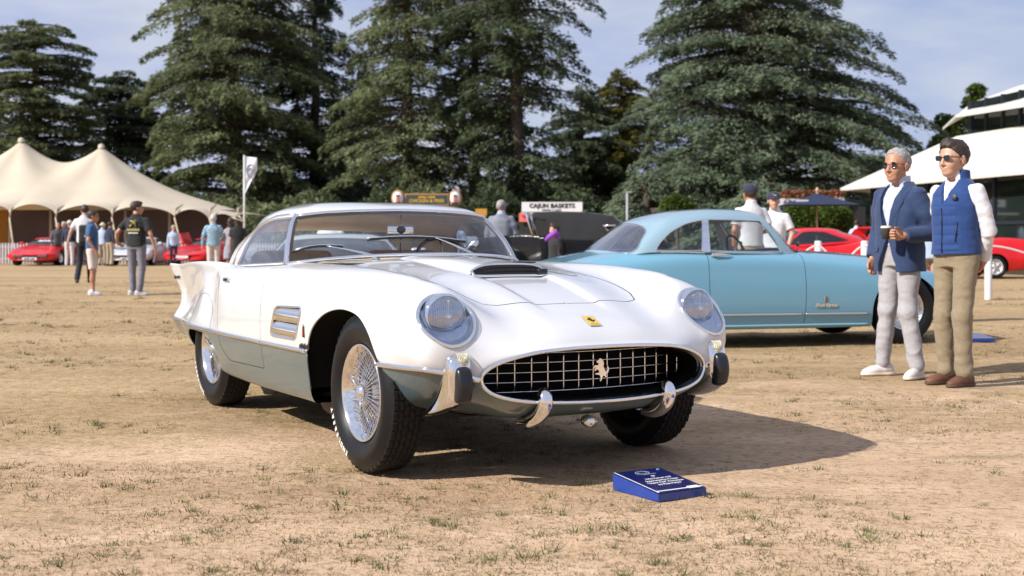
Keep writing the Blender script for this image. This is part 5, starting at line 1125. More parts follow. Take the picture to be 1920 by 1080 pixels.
def person(loc, heading, label, legs, arms, top, bottom, head=None, H=1.75, skin=None, res=.017, group=None, build=1.0, tcol=None, bcol=None, shoes=None, hair=None, hat=None, glasses=None, sole=None, twist=0.0, fingers=False, female=False, headdir=0.0, smile=False, extra=None):
    """local frame: x forward, y left.  legs/arms: lists of points (left first) at unit height 1.75"""
    res = res if res < .0165 else res*(1.35 if loc[1] > 40 else 1.0); s = H/1.75; skin = skin or SKIN; hs = 1.11 if fingers else 1.08
    arms = [tuple([(A[0][0], A[0][1]*.93, A[0][2]-.03)]+list(A[1:])) for A in arms]
    o = empty('person', (loc[0], loc[1], 0), heading, label=label, cat='person', group=group); o.scale = (s, s, s)
    hz = 1.61; R = np.array(Matrix.Rotation(headdir, 3, 'Z')); hc = np.array([.035, 0, hz])
    Lh = lambda P: ((P-hc)@R)/hs
    def f_head(P):
        q = Lh(P)
        d = ell(q, (-.014,0,.032), (.098,.078,.086)); d = smin(d, ell(q, (.026,0,-.038), (.060,.056,.078)), .03); d = smin(d, ell(q, (.050,0,-.092), (.030,.030,.022)), .022)
        for s_ in (-1, 1):
            d = smin(d, ell(q, (.050,s_*.034,-.035), (.026,.022,.026)), .018); d = smin(d, cap(q, (.078,s_*.012,.020), (.066,s_*.040,.018), .010, .009), .010)
            d = -smin(-d, ell(q, (.092,s_*.031,.002), (.015,.016,.012)), .010); d = smin(d, ell(q, (.072,s_*.031,.001), (.012,.013,.010)), .004)
            d = smin(d, ell(q, (-.010,s_*.079,-.012), (.020,.009,.031)), .006)
            d = smin(d, ell(q, (.088,s_*.011,-.040), (.010,.009,.008)), .006)
        d = smin(d, cap(q, (.084,0,.006), (.102,0,-.034), .007, .012), .010)
        d = smin(d, ell(q, (.080,0,-.0615), (.012,.023,.0055)), .005); d = smin(d, ell(q, (.078,0,-.073), (.012,.020,.006)), .005)
        d = np.maximum(d, -ell(q, (.094,0,-.067), (.010,.024,.0018 if not smile else .0035)))
        return d
    neckb = (-.02, 0, 1.44)
    def arm_skin(P, A):
        S, E, Wr, Hd = [np.array(a) for a in A[:4]]; d = chain(P, [S, E, Wr], [.046*build, .038, .026], .01); hd = Hd-Wr; L_ = np.linalg.norm(hd); hd = hd/L_
        ref = np.array([0, 0, 1.0]) if abs(hd[2]) < .8 else np.array([1.0, 0, 0]); sd = np.cross(hd, ref); sd /= np.linalg.norm(sd); nn = np.cross(sd, hd)
        R3 = np.stack([hd, sd, nn], 1)
        if not fingers: 
            d = smin(d, ell(P, Wr+hd*.045, (.05,.022,.040) if abs(hd[2]) < .8 else (.05,.03,.03), R3), .015); d = smin(d, ell(P, Wr+hd*.11-nn*.0, (.05,.020,.034), R3), .015); return d
        d = smin(d, ell(P, Wr+hd*.045, (.052,.019,.042), R3), .014)
        for i in range(4):
            b = Wr+hd*.085+nn*(.030-.020*i); l1 = [.040,.046,.043,.034][i]; k1 = b+hd*l1*.7-sd*A[4]*.018 if len(A) > 4 else b+hd*l1*.8; k2 = k1+hd*l1*.25-sd*(A[4] if len(A) > 4 else .3)*.036; k3 = k2-hd*l1*.35-sd*(A[4] if len(A) > 4 else .2)*.022
            d = smin(d, chain(P, [b-hd*.02, k1, k2, k3], [.0105,.0095,.0085,.0072], .003), .003)
        t0 = Wr+hd*.03+nn*.028; t1 = t0+hd*.035+nn*.022-sd*(A[4] if len(A) > 4 else .2)*.02; t2 = t1+hd*.030-sd*(A[4] if len(A) > 4 else .2)*.022; return smin(d, chain(P, [t0, t1, t2], [.014,.011,.0085], .004), .006)
    def f_body(P):
        d = f_head(P); d = smin(d, cap(P, hc+R@np.array([-.022, 0, -.06]), neckb, .052 if not female else .044, .060 if not female else .05), .02)
        t = loft(P, [(.86,0,0,.09,.13),(1.05,0,0,.085,.125),(1.28,0,0,.10,.15),(1.40,-.01,0,.08,.13),(1.47,-.02,0,.05,.06)]); d = smin(d, t, .02)
        for A in arms: d = smin(d, arm_skin(P, A), .015)
        for Lg in legs:
            d = smin(d, chain(P, [Lg[0], Lg[1], Lg[2]], [.075, .050, .034], .02), .02)
            if bottom in ('shorts', 'dress'): mid = np.array(Lg[1])*.62+np.array(Lg[2])*.38; d = smin(d, ell(P, mid+[-.018, 0, 0], (.05,.048,.11)), .03)
        return d
    allp = np.array([p for A in arms for p in A[:4]]+[p for Lg in legs for p in Lg[:3]]+[(0,0,1.75)]); lo = allp.min(0)-.17; hi = allp.max(0)+.17; lo[2] = -.02; hi[2] = 1.80; lo[:2] = np.minimum(lo[:2], [-.2, -.27]); hi[:2] = np.maximum(hi[:2], [.22, .27])
    body = sdf_obj('body', f_body, lo, hi, res if not fingers else min(res, .0055), skin, o)
    sd = abs(hash(label)) % 997 if False else sum(ord(c) for c in label) % 997
    fold = lambda P, a, sx=9, sz=16: a*fbm(P*[sx, sx, sz], 1.0, sd, 3)
    cf = .9 if res < .01 else 0.6
    # ---- bottoms
    if bottom in ('trousers', 'shorts'):
        def f_tr(P):
            d = loft(P, [(.84,0,0,.105,.150),(.93,0,0,.112,.160),(1.02,0,0,.106,.148),(1.055,0,0,.102,.140)])
            for Lg in legs:
                hp, kn, an = [np.array(q) for q in Lg[:3]]
                if bottom == 'shorts': en = kn+(hp-kn)*.10; e = cap(P, hp, en, .094*build, .080); n_ = (en-hp)/np.linalg.norm(en-hp); e = np.maximum(e, (P-en)@n_)
                else:
                    e = chain(P, [hp, kn, an+[0, 0, .02]], [.092*build, .066, .060], .03); zk = P[..., 2]
                    wq = .35+.5*np.exp(-((zk-kn[2])/.11)**2)+1.3*np.exp(-((zk-an[2]-.07)/.08)**2); Pd = np.stack([P[..., 0]*7+zk*5, P[..., 1]*7-zk*4, zk*10+P[..., 0]*9*np.sign(hp[1])+P[..., 1]*7], -1); e = e+.020*cf*wq*(np.abs(fbm(Pd*.8, 1.0, sd+int(hp[1]*50), 2))-.16)
                    e = np.maximum(e, an[2]-.045-zk)
                d = smin(d, e, .025)
            return d-fold(P, .010*cf)
        sdf_obj('trousers' if bottom == 'trousers' else 'shorts', f_tr, lo, [hi[0], hi[1], 1.08], max(res*(.8 if fingers else .95), .007), bcol, o)
    elif bottom == 'dress':
        def f_dr(P): return loft(P, [(.52,0,0,.15,.19),(.75,0,0,.145,.185),(.95,0,0,.125,.17),(1.10,0,0,.10,.135),(1.28,0,0,.115,.155),(1.40,-.01,0,.08,.14),(1.46,-.02,0,.05,.09)])-fold(P, .02, 10, 4)
        sdf_obj('dress', f_dr, lo, hi, res*.9, bcol, o)
    # ---- tops
    bt = build
    TT = [(1.0,0,0,.118*bt,.165*bt),(1.10,0,0,.118*bt,.160*bt),(1.28,.005,0,.128*bt,.188*bt),(1.36,-.002,0,.112*bt,.180),(1.41,-.012,0,.094,.152),(1.45,-.02,0,.076,.108),(1.48,-.024,0,.064,.078),(1.505,-.024,0,.058,.064)]
    def sleeve(P, A, r0, r1, r2, short=False):
        S, E, Wr = [np.array(q) for q in A[:3]]
        if short: en = S+(E-S)*.72; e = cap(P, S, en, r0*.78, r0*.95); n_ = (en-S)/np.linalg.norm(en-S); return np.maximum(e, (P-en)@n_)
        e = chain(P, [S, S+(E-S)*.45, E, Wr], [r0*.82, r0*.90, r1*.92, r2], .02); n_ = (Wr-E)/np.linalg.norm(Wr-E); e = np.maximum(e, (P-Wr)@n_+.012)
        w_ = np.exp(-(np.linalg.norm(P-E, axis=-1)/.10)**2); Pd = np.stack([P[..., 0]*8+P[..., 2]*6, P[..., 1]*8, P[..., 2]*16], -1); return e+.026*cf*(.4+w_)*(np.abs(fbm(Pd*.8, 1.0, sd+5, 2))-.15)
    if top in ('tshirt', 'polo', 'shirt', 'gilet', 'sweater', 'blazer', 'coat'):
        hem = {'tshirt': .90, 'polo': .92, 'shirt': .86, 'gilet': .98, 'sweater': .93, 'blazer': .99, 'coat': .99}[top]
        inner = top in ('gilet', 'blazer', 'coat')
        def f_sh(P):
            tab = [(hem,0,0,.122*bt,.168*bt)]+[t for t in TT if t[0] > hem]; d = loft(P, tab); 
            if inner: d = d+.012
            short = top in ('tshirt', 'polo')
            for A in arms:
                if top in ('blazer', 'coat'): continue
                d = smin(d, sleeve(P, A, .066*bt if not inner else .062, .054 if not inner else .050, .036 if not inner else .042, short), .045)
            if top in ('shirt', 'polo', 'gilet', 'blazer', 'coat'):
                col = np.abs(loft(P, [(1.445,-.015,0,.072,.078),(1.53,-.012,0,.064,.064)], 2.0))-.005; wf = np.where(P[..., 0] > .02, np.abs(P[..., 1])-.4*(1.54-P[..., 2])*.6, 1.0); col = np.maximum(col, .018-wf*1.0) if top != 'coat' else col
                d = np.minimum(d, np.maximum(col, P[..., 2]-1.535+.25*np.clip(P[..., 0], 0, 1)))
            return d-fold(P, .012*cf, 7, 9)
        sdf_obj('shirt', f_sh, lo, hi, max(res*.8, .006), tcol[0] if isinstance(tcol, tuple) else tcol, o)
    if top in ('blazer', 'coat'):
        hm = .80 if top == 'blazer' else .78
        def f_jk(P):
            x, y, z = P[..., 0], P[..., 1], P[..., 2]
            d = loft(P, [(hm,-.005,0,.155*bt,.200*bt),(.92,0,0,.146*bt,.196*bt),(1.08,.0,0,.136*bt,.182*bt),(1.26,.005,0,.138*bt,.198*bt),(1.36,-.002,0,.124*bt,.192),(1.415,-.014,0,.102,.162),(1.455,-.024,0,.084,.118),(1.49,-.034,0,.070,.082)])
            for A in arms: d = smin(d, sleeve(P, A, .076*bt, .066, .050), .035)
            wv = np.where(z > 1.10, .02+(z-1.10)*.20, np.where(z < 1.06, (1.06-z)*.42, .0)); wv = np.minimum(wv, .085)
            lap = (z > 1.10)*np.clip(1-np.abs(np.abs(y)-wv-.030)/.034, 0, 1)*(x > .02); d = d-.0065*np.clip(lap*4, 0, 1)
            d = d+.008*np.exp(-((np.abs(y)-.10)/.004)**2)*(x > 0)*(z < 1.0)*(z > .985)
            if top == 'blazer' or True: cut = np.maximum(np.abs(y-(.01 if z is None else .0))-wv, .03-x); d = np.maximum(d, -cut)
            return d+.020*cf*(np.abs(fbm(P*[5, 5, 6]+[0, 0, P[..., 0]*0] if False else P*[5., 5., 6.], 1.0, sd, 2))-.15)*(P[..., 2] < 1.40)
        sdf_obj('blazer', f_jk, lo, hi, max(res*.8, .006), tcol[1], o)
        sx = lambda y, z: (lambda T, q: q[0]+q[1]*max(0.0, 1-abs(y/q[2])**2.3)**(1/2.3))(None, [np.interp(z, [t[0] for t in JT], [t[k] for t in JT]) for k in (1, 3, 4)])
        JT = [(hm,-.005,0,.155*bt,.200*bt),(.92,0,0,.146*bt,.196*bt),(1.08,.0,0,.136*bt,.182*bt),(1.26,.005,0,.138*bt,.198*bt),(1.36,-.002,0,.124*bt,.192),(1.415,-.014,0,.102,.162),(1.455,-.024,0,.084,.118),(1.49,-.034,0,.070,.082)]
        if res < .01:
            for s_ in (-1, 1):
                m = MB(); rows = []
                for z in np.linspace(1.10, 1.45, 16):
                    wv = min(.02+(z-1.10)*.20, .085); ww = np.interp(z, [1.10, 1.18, 1.33, 1.345, 1.36, 1.45], [.008, .040, .066, .066, .040, .036]); rows.append([(sx(wv+ww*t, z)+.013-.006*(t > .95), s_*(wv+ww*t), z) for t in (-.05, .3, .65, 1.0)])
                m.grid(rows, True, flip=(s_ > 0)); m.build('lapel', tcol[1], o)
                m = MB(); P4 = [(sx(y, z)+.006, s_*y, z) for y, z in ((.085,.985),(.145,.975),(.145,.945),(.085,.955))]; m.poly(P4, (1, 0, 0), .004); m.build('pocket_flap', tcol[1], o)
        m = MB(); m.lathe([(0,0),(.009,0),(.009,.004),(0,.005)], 12, 'x', (.142*bt,.012,1.07)); m.build('button', M['black_ink'], o)
    if top == 'gilet':
        def f_gl(P):
            x, y, z = P[..., 0], P[..., 1], P[..., 2]
            d = loft(P, [(.93,0,0,.145*bt,.188*bt),(.97,0,0,.142*bt,.186*bt),(1.10,0,0,.138*bt,.180*bt),(1.27,.005,0,.142*bt,.192*bt),(1.36,-.004,0,.124*bt,.180),(1.41,-.014,0,.104,.152),(1.45,-.022,0,.086,.108),(1.47,-.022,0,.076,.084),(1.53,-.020,0,.074,.078)])
            side = np.clip((.14-np.abs(y))/.05, 0, 1); d = d-.0075*side*np.abs(np.sin((z-.93)*PI/.068))**.5*(z < 1.40)*(z > .96)
            wv = np.where(z > 1.27, (z-1.27)*.34, .0015); d = np.maximum(d, -np.maximum(np.abs(y)-wv, .03-x)); d = np.where(z > 1.47, np.maximum(d, -(d+.012)), d)
            for A in arms: S = np.array(A[0]); d = np.maximum(d, -(cap(P, S+[0, 0, -.03], np.array(A[0])*1.0+(np.array(A[1])-S)*.5+np.sign(S[1])*np.array([0, .02, 0]), .060, .062)))
            return d-fold(P, .010, 7, 8)
        gl = sdf_obj('gilet', f_gl, lo, hi, .006, tcol[1], o)
        m = MB(); m.tube([(.150,.0,z) for z in (.94, 1.05, 1.15)]+[(.156,0,1.26)], .0032, 5); m.build('zip', M['black_ink'], gl)
        m = MB(); m.tube([(.118,.110,1.16),(.125,.105,1.08),(.125,.100,1.02)], .004, 5); m.build('pocket_zip', M['black_ink'], gl)
        m = MB(); m.lathe([(0,0),(.022,0),(.022,.004),(0,.004)], 18, 'x', (.132,.095,1.335), R=None); m.build('chest_badge', mat('badge_grey', (.06,.065,.08), .5), gl)
    # ---- shoes
    for i, Lg in enumerate(legs):
        an = np.array(Lg[2]); a = Lg[3]; c_, s_ = math.cos(a), math.sin(a); Rs = np.array([[c_, -s_, 0], [s_, c_, 0], [0, 0, 1]])
        def f_so(P):
            q = (P-[an[0], an[1], 0])@Rs; d = ell(q, (-.045,0,.045), (.048,.038,.050)); d = smin(d, ell(q, (.04,0,.038), (.085,.040,.040)), .03); d = smin(d, ell(q, (.105,-.004,.025), (.065,.043,.030)), .03)
            d = smin(d, cap(q, (-.01,0,.05), (-.01,0,.10), .036, .034), .02); return np.maximum(d, .012-q[..., 2])
        sm = shoes or M['black_ink']; sh = sdf_obj('shoe', f_so, [an[0]-.2, an[1]-.2, -.01], [an[0]+.22, an[1]+.22, .16], max(res*.7, .005), sm, o)
        def f_sl(P):
            q = (P-[an[0], an[1], 0])@Rs; d = ell(q, (-.045,0,.02), (.055,.042,.2)); d = smin(d, ell(q, (.04,0,.02), (.09,.042,.2)), .03); d = smin(d, ell(q, (.108,-.004,.02), (.068,.047,.2)), .03); return np.maximum(d, np.maximum(-q[..., 2], q[..., 2]-.022))
        if sh and sole: sdf_obj('sole', f_sl, [an[0]-.2, an[1]-.2, -.012], [an[0]+.22, an[1]+.22, .05], max(res*.7, .005), sole, sh)
        if sh and sole and res < .01:
            m = MB()
            for kk in range(4): q = np.array([(.03+.022*kk, -.022, .078-.010*kk), (.036+.022*kk, 0, .084-.011*kk), (.03+.022*kk, .022, .078-.010*kk)]); m.tube(q@Rs.T+[an[0], an[1], 0], .0028, 5)
            m.build('laces', hair_lace, sh, kind='stuff')
    # ---- hair, hat, glasses
    if hair:
        hm_, hl = hair
        def f_hr(P):
            q = Lh(P); g = ell(q, (-.018,0,.034), (.102+.003*hl,.083,.090+.004*hl)); g = smin(g, ell(q, (.050,0,.088), (.034,.045,.022*hl)), .03) if hl > 1 else g
            pl = (q[..., 0]-(.030+.004*hl-(.022 if hl == 1.0 else 0)))*.72-(q[..., 2]-.036)*.69-.004; sb = np.maximum(pl, -.072-q[..., 2]); g = np.maximum(g, sb)
            g = -smin(-g, np.where(True, ell(q, (.0,.083,-.028), (.030,.02,.036)), 0), .004); g = -smin(-g, ell(q, (.0,-.083,-.028), (.030,.02,.036)), .004)
            if hl > 3: g = smin(g, ell(q, (-.06,0,-.10), (.05,.07,.12)), .03)
            return g-.010*fbm(q*[30, 60, 40], 1.0, 9, 3)
        sdf_obj('hair', f_hr, hc-[.16,.14,.26], hc+[.16,.14,.17], max(res*.6, .0045), hm_, o)
    T4 = lambda V: np.asarray(V, float)@R.T*hs+hc
    if glasses:
        g = MB()
        for s_ in (-1, 1):
            if glasses == 'round': t = np.linspace(0, 2*PI, 18, endpoint=False); pts = [(.092-.012*abs(math.cos(a)), s_*.033+.022*math.cos(a), .001+.021*math.sin(a)) for a in t]
            else: pts = rpoly([(s_*.010,.014),(s_*.056,.016),(s_*.052,-.012),(s_*.016,-.015)], .008, 4); pts = [(.096-.18*max(0, abs(q[0])-.02)**1.5*2.2, q[0], q[1]+.002) for q in pts]
            c = np.mean(pts, 0); Vv = T4([c]+[tuple(p) for p in pts]); n = len(pts); g.add(np.concatenate([Vv, Vv-R@np.array([.003, 0, 0])]), [(0, 1+k, 1+(k+1) % n) for k in range(n)]+[(n+1, n+2+(k+1) % n, n+2+k) for k in range(n)])
            g.tube(T4(pts), .0022 if glasses == 'round' else .0032, 5, closed=True); g.tube(T4([(.090,s_*.058,.008),(.05,s_*.076,.008),(-.02,s_*.084,.004)]), .0024 if glasses == 'round' else .0042, 5)
        g.tube(T4([(.094,-.012,.006),(.099,0,.009),(.094,.012,.006)]), .0025, 5); g.build('sunglasses', mat('shades', (.004,.004,.006), .08, coat=1.0), o)
    if hat:
        kind, hm_ = hat
        if kind == 'cap':
            sdf_obj('cap', lambda P: (lambda q: smin(np.maximum(ell(q, (-.012,0,.045), (.112,.094,.090)), .026-q[..., 2]), np.maximum(ell(q, (.10,0,.035), (.085,.068,.014)), -(q[..., 0]-.04)), .008))(Lh(P)), hc-[.2,.2,.1], hc+[.2,.2,.18], max(res*.7, .006), hm_, o)
            m = MB(); m.box(hc+R@np.array([.094,0,.072]), (.012,.045,.035), R=R); m.build('cap_mark', M['white_ink'], o)
        else:
            br = .21 if kind == 'wide' else .155; tl = .35 if kind == 'wide' else 0.05
            def f_ht(P):
                q = Lh(P); q = q@np.array(Matrix.Rotation(tl, 3, 'X')); d = np.maximum(ell(q, (-.01,0,.05), (.105,.088,.10)), .03-q[..., 2]); b = ell(q, (-.01,0,.042+.0), (br,br*.92,.013)); return smin(d, b, .01)-.012*fbm(q*9, 1, 3, 2)*(kind == 'wide')
            ht = sdf_obj('hat', f_ht, hc-[.3,.3,.12], hc+[.3,.3,.2], max(res*.8, .008), hm_, o)
    return o
hair_lace = mat('laces', (.30,.20,.15), .8)
def stand(w=.10, kx=.02, a0=.15, a1=-.15, dx=0.0): return [((0,.09,.90),(kx,w,.49),(-.01+dx,w+.01,.085),a0), ((0,-.09,.90),(kx,-w,.49),(-.01-dx,-w-.01,.085),a1)]
def hang(o=.05, fx=0.0): return [((0,.185,1.41),(-.02+fx,.225+o,1.12),(.03+fx,.235+o,.87),(.04+fx,.235+o,.77)), ((0,-.185,1.41),(-.02+fx,-.225-o,1.12),(.03+fx,-.235-o,.87),(.04+fx,-.235-o,.77))]
C_ = {k: cloth(k, c) for k, c in dict(navy=(.016,.036,.098), chino_grey=(.34,.325,.335), pale_shirt=(.52,.56,.70), white_shirt=(.64,.64,.66), khaki=(.235,.185,.115), royal=(.009,.042,.165), black_cloth=(.010,.010,.012), mid_grey=(.17,.17,.20), teal_tee=(.022,.085,.20), cream_shorts=(.62,.53,.47), grey_suit=(.20,.215,.26), dark_navy=(.012,.018,.045), white_trousers=(.60,.58,.58), dark_grey=(.07,.075,.085), beige=(.36,.29,.20), dark_trousers=(.012,.015,.025), pale_blue=(.42,.52,.68), floral=(.30,.32,.40), cream_hat=(.66,.57,.40)).items()}
HG = mat('hair_grey', (.30,.28,.27), .75, var=.35, vscale=60); HB = mat('hair_brown', (.035,.022,.016), .6, var=.4, vscale=60); HW = mat('hair_white', (.5,.48,.46), .8, var=.2, vscale=60)
# the two men by the pale blue car
h1 = math.atan2(-.52, -.855)
man1 = person((2.945, 9.72), h1, 'older grey haired man in a navy blazer holding a takeaway cup', 
    [((0,.09,.90),(.05,.12,.49),(.03,.19,.085),.30), ((0,-.09,.90),(.05,-.08,.50),(.07,-.11,.085),-.35)],
    [((0,.195,1.41),(-.09,.255,1.09),(.175,.195,1.075),(.29,.150,1.085),1.0), ((0,-.195,1.41),(-.03,-.235,1.12),(.08,-.20,.90),(.11,-.18,.80))],
    'blazer', 'trousers', H=1.73, skin=SKIN2, res=.0075, tcol=(C_['pale_shirt'], C_['navy']), bcol=C_['chino_grey'], shoes=mat('trainer_white', (.60,.56,.53), .7, var=.08), sole=mat('sole_cream', (.66,.58,.48), .7), hair=(HG, 1.0), glasses='round', fingers=True, headdir=.12, smile=True, build=1.04)
m = MB(); m.box((-.0,0,1.005), (.02,.10,.03)); 
cup = empty('takeaway_cup', (0, 0, 0), 0, label='small takeaway coffee cup with a pale lid in the older man\'s hand', cat='cup')
hw = Vector((.275*.9886, .115*.9886, 0)); hwv = Matrix.Rotation(h1, 3, 'Z') @ hw; cup.location = (2.945+hwv.x, 9.72+hwv.y, 1.035)
m = MB(); m.lathe([(0,0),(.028,0),(.038,.085)], 20); m.build('cup_body', mat('cup_dark', (.05,.045,.04), .6), cup); m = MB(); m.lathe([(.041,.083),(.042,.092),(.036,.096),(.034,.100),(0,.100)], 20); m.build('cup_lid', mat('lid_cream', (.60,.52,.40), .5), cup)
h2 = math.atan2(-.50, -.866)
man2 = person((3.165, 9.12), h2, 'dark haired man in a royal blue quilted gilet, hands behind his back',
    [((0,.09,.90),(.05,.095,.49),(.03,.10,.085),.05), ((0,-.09,.90),(.03,-.085,.50),(.01,-.09,.085),-.10)],
    [((-.01,.195,1.41),(-.085,.215,1.10),(-.165,.105,.885),(-.175,.02,.82),.6), ((-.01,-.195,1.41),(-.12,-.235,1.10),(-.165,-.10,.885),(-.18,-.03,.84),.6)],
    'gilet', 'trousers', H=1.745, skin=SKIN, res=.0075, tcol=(C_['white_shirt'], C_['royal']), bcol=C_['khaki'], shoes=mat('shoe_brown', (.13,.055,.03), .6, var=.2), sole=mat('sole_brown', (.09,.05,.03), .7), hair=(HB, 2.2), glasses='wayfarer', fingers=True, headdir=.0, build=.96)
# people in the middle distance, left
person((W2(256, 24), 24), math.radians(80), 'man in a black t-shirt with a gold emblem on the back and grey jeans', [((0,.09,.90),(.03,.10,.49),(.02,.08,.085),-.9), ((0,-.09,.90),(.0,-.11,.49),(-.08,-.10,.085),-1.2)], [((0,.20,1.41),(-.10,.33,1.15),(.02,.40,.98),(.06,.36,.94)), ((0,-.20,1.41),(-.04,-.30,1.12),(.02,-.36,.86),(.04,-.36,.76))], 'tshirt', 'trousers', H=1.77, tcol=C_['black_cloth'], bcol=C_['mid_grey'], shoes=mat('trainer_grey', (.5,.5,.5), .7), sole=WHITE, hair=(HB, 1.3), skin=SKIN2, headdir=-.9, build=1.08)
tm_ = bpy.data.objects[-1] if False else None
def on_back(par, V, F, z, m_, nm, size=1):
    m = MB(); P_ = np.array([[-.145, -v[0], z+v[1]] for v in V]); m.add(P_, [f for f in F]); return m.build(nm, m_, par, smooth=False)
pb = [o for o in COL.objects if o.name.startswith('person') and 'gold emblem' in o.get('label', '')][0]
GT_ = mat('gold_print', (.45,.36,.10), .7); m = MB(); m.tube([(-.146, .06, 1.375), (-.148, .0, 1.36), (-.148, -.035, 1.33), (-.147, -.055, 1.27)], [.007,.013,.013,.006], 6); m.tube([(-.147, -.055, 1.385), (-.148, .045, 1.29)], .006, 6); m.ball((-.146, .055, 1.28), (.006,.018,.018)); m.ball((-.146, -.055, 1.38), (.006,.012,.010)); m.build('back_emblem', GT_, pb, kind='stuff'); V, F = text_marks((9,), .045); on_back(pb, V, F, 1.21, GT_, 'back_lettering'); V, F = text_marks((12,), .026); on_back(pb, V, F, 1.15, M['white_ink'], 'small_lettering')
person((W2(172, 24), 24), math.radians(12), 'young man in a blue t-shirt, cream shorts and white trainers', [((0,.09,.90),(.03,.10,.49),(.0,.11,.085),-.2), ((0,-.09,.90),(.03,-.10,.49),(.04,-.10,.085),0)], [((0,.19,1.41),(-.02,.24,1.12),(.06,.24,.88),(.08,.23,.78)), ((0,-.19,1.41),(-.04,-.24,1.12),(.10,-.22,.90),(.15,-.20,.80))], 'tshirt', 'shorts', H=1.60, tcol=C_['teal_tee'], bcol=C_['cream_shorts'], shoes=WHITE, sole=WHITE, hair=(HB, 1.3), skin=SKIN2, glasses='wayfarer')
bpk = person((W2(158, 30.5), 30.5), math.radians(95), 'tall man in a white t-shirt and dark trousers wearing a black backpack', [((0,.09,.90),(.02,.10,.49),(-.1,.13,.085),.3), ((0,-.09,.90),(.05,-.10,.49),(.12,-.10,.085),-.3)], [((0,.19,1.41),(-.08,.27,1.14),(-.12,.33,.90),(-.10,.34,.80)), hang()[1]], 'tshirt', 'trousers', H=1.88, tcol=C_['white_shirt'], bcol=C_['dark_trousers'], hair=(HB, 1.2), headdir=.3)
o = empty('backpack', (W2(163, 30.3), 30.2, 0), math.radians(95), label='black backpack on the tall man in the white t-shirt', cat='bag'); m = MB(); m.bbox((.0,0,1.16), (.16,.30,.46), .06, seg=3); m.build('bag_body', C_['black_cloth'], o); m = MB(); m.bbox((-.09,0,1.08), (.06,.22,.22), .03); m.build('bag_pocket', C_['black_cloth'], o); m = MB(); m.box((-.125,-.02,1.12), (.01,.03,.03)); m.build('bag_mark', M['white_ink'], o)
DG = 50.5
person((W2(130, DG), DG), math.radians(90), 'man in a navy blazer, white trousers and a pale panama hat by the red car', stand(.10), hang(.02), 'sweater', 'trousers', H=1.80, tcol=C_['dark_navy'], bcol=C_['white_trousers'], shoes=WHITE, hat=('panama', C_['cream_hat']), res=.02, build=1.1)
person((W2(108, 52), 52), math.radians(-60), 'man in a dark grey suit standing nearest the red car behind', stand(), hang(.01), 'sweater', 'trousers', H=1.74, tcol=C_['dark_grey'], bcol=C_['dark_grey'], hair=(HG, 1.0), res=.02)
person((W2(120.5, 53), 53), math.radians(-110), 'man in a dark suit half hidden between the grey suit and the panama hat', stand(), hang(.01), 'sweater', 'trousers', H=1.80, tcol=C_['dark_navy'], bcol=C_['dark_trousers'], hair=(HW, 1.0), res=.02)
person((W2(206, 50), 50), math.radians(60), 'person in a navy sweater and beige chinos beside the white car', stand(), hang(.0), 'sweater', 'trousers', H=1.76, tcol=C_['dark_navy'], bcol=C_['beige'], hair=(HB, 1.4), res=.02)
person((W2(192, 51.5), 51.5), math.radians(80), 'person in a pale shirt and light trousers left of the navy sweater', stand(), hang(.0), 'shirt', 'trousers', H=1.72, tcol=C_['pale_blue'], bcol=C_['beige'], hat=('panama', C_['cream_hat']), res=.02)
person((W2(335, 52), 51.2), math.radians(-70), 'person in a pale blue shirt and straw hat by the raised red car door', stand(), hang(.0), 'shirt', 'trousers', H=1.62, tcol=C_['pale_blue'], bcol=C_['dark_navy'], hat=('panama', C_['beige']), res=.02)
PL = bpy.data.materials.new('plaid'); PL.use_nodes = True; nt = PL.node_tree; b = nt.nodes['Principled BSDF']; b.inputs['Roughness'].default_value = .85
tcn = nt.nodes.new('ShaderNodeTexCoord'); ch = nt.nodes.new('ShaderNodeTexChecker'); ch.inputs['Scale'].default_value = 25; ch.inputs['Color1'].default_value = (.45,.62,.70,1); ch.inputs['Color2'].default_value = (.03,.11,.21,1); nt.links.new(tcn.outputs['Object'], ch.inputs['Vector']); nt.links.new(ch.outputs['Color'], b.inputs['Base Color'])
person((W2(400, 36), 36), math.radians(100), 'grey haired man in a blue checked shirt and cream trousers, seen from behind', stand(), [((0,.19,1.41),(-.06,.27,1.13),(-.02,.30,.88),(.0,.30,.78)), ((0,-.19,1.41),(-.02,-.24,1.14),(.10,-.30,.96),(.14,-.30,.9))], 'shirt', 'trousers', H=1.76, tcol=PL, bcol=C_['cream_shorts'], hair=(HW, 1.0), build=1.15)
person((W2(432, 36.5), 36.5), math.radians(100), 'woman in a grey patterned dress holding the checked shirt man\'s arm', stand(.07), [((0,.15,1.40),(-.05,.24,1.16),(.0,.34,1.02),(.03,.40,1.02)), ((0,-.15,1.40),(-.02,-.2,1.12),(.03,-.2,.9),(.03,-.2,.8))], 'none', 'dress', H=1.66, bcol=C_['floral'], hair=(HB, 4), female=True)
person((W2(446, 33), 33), math.radians(100), 'woman in a black dress and wide brimmed straw hat', stand(.07), hang(-.02), 'tshirt', 'dress', H=1.64, tcol=C_['black_cloth'], bcol=C_['black_cloth'], hair=(HB, 4), hat=('wide', C_['cream_hat']), female=True)
person((W2(940, 24), 24), math.radians(88), 'grey haired man in a grey suit seen from behind', stand(), hang(.03), 'coat', 'trousers', H=1.79, tcol=(C_['pale_blue'], C_['grey_suit']), bcol=C_['grey_suit'], hair=(HG, 1.0), skin=SKIN2, build=1.15, headdir=-.2)
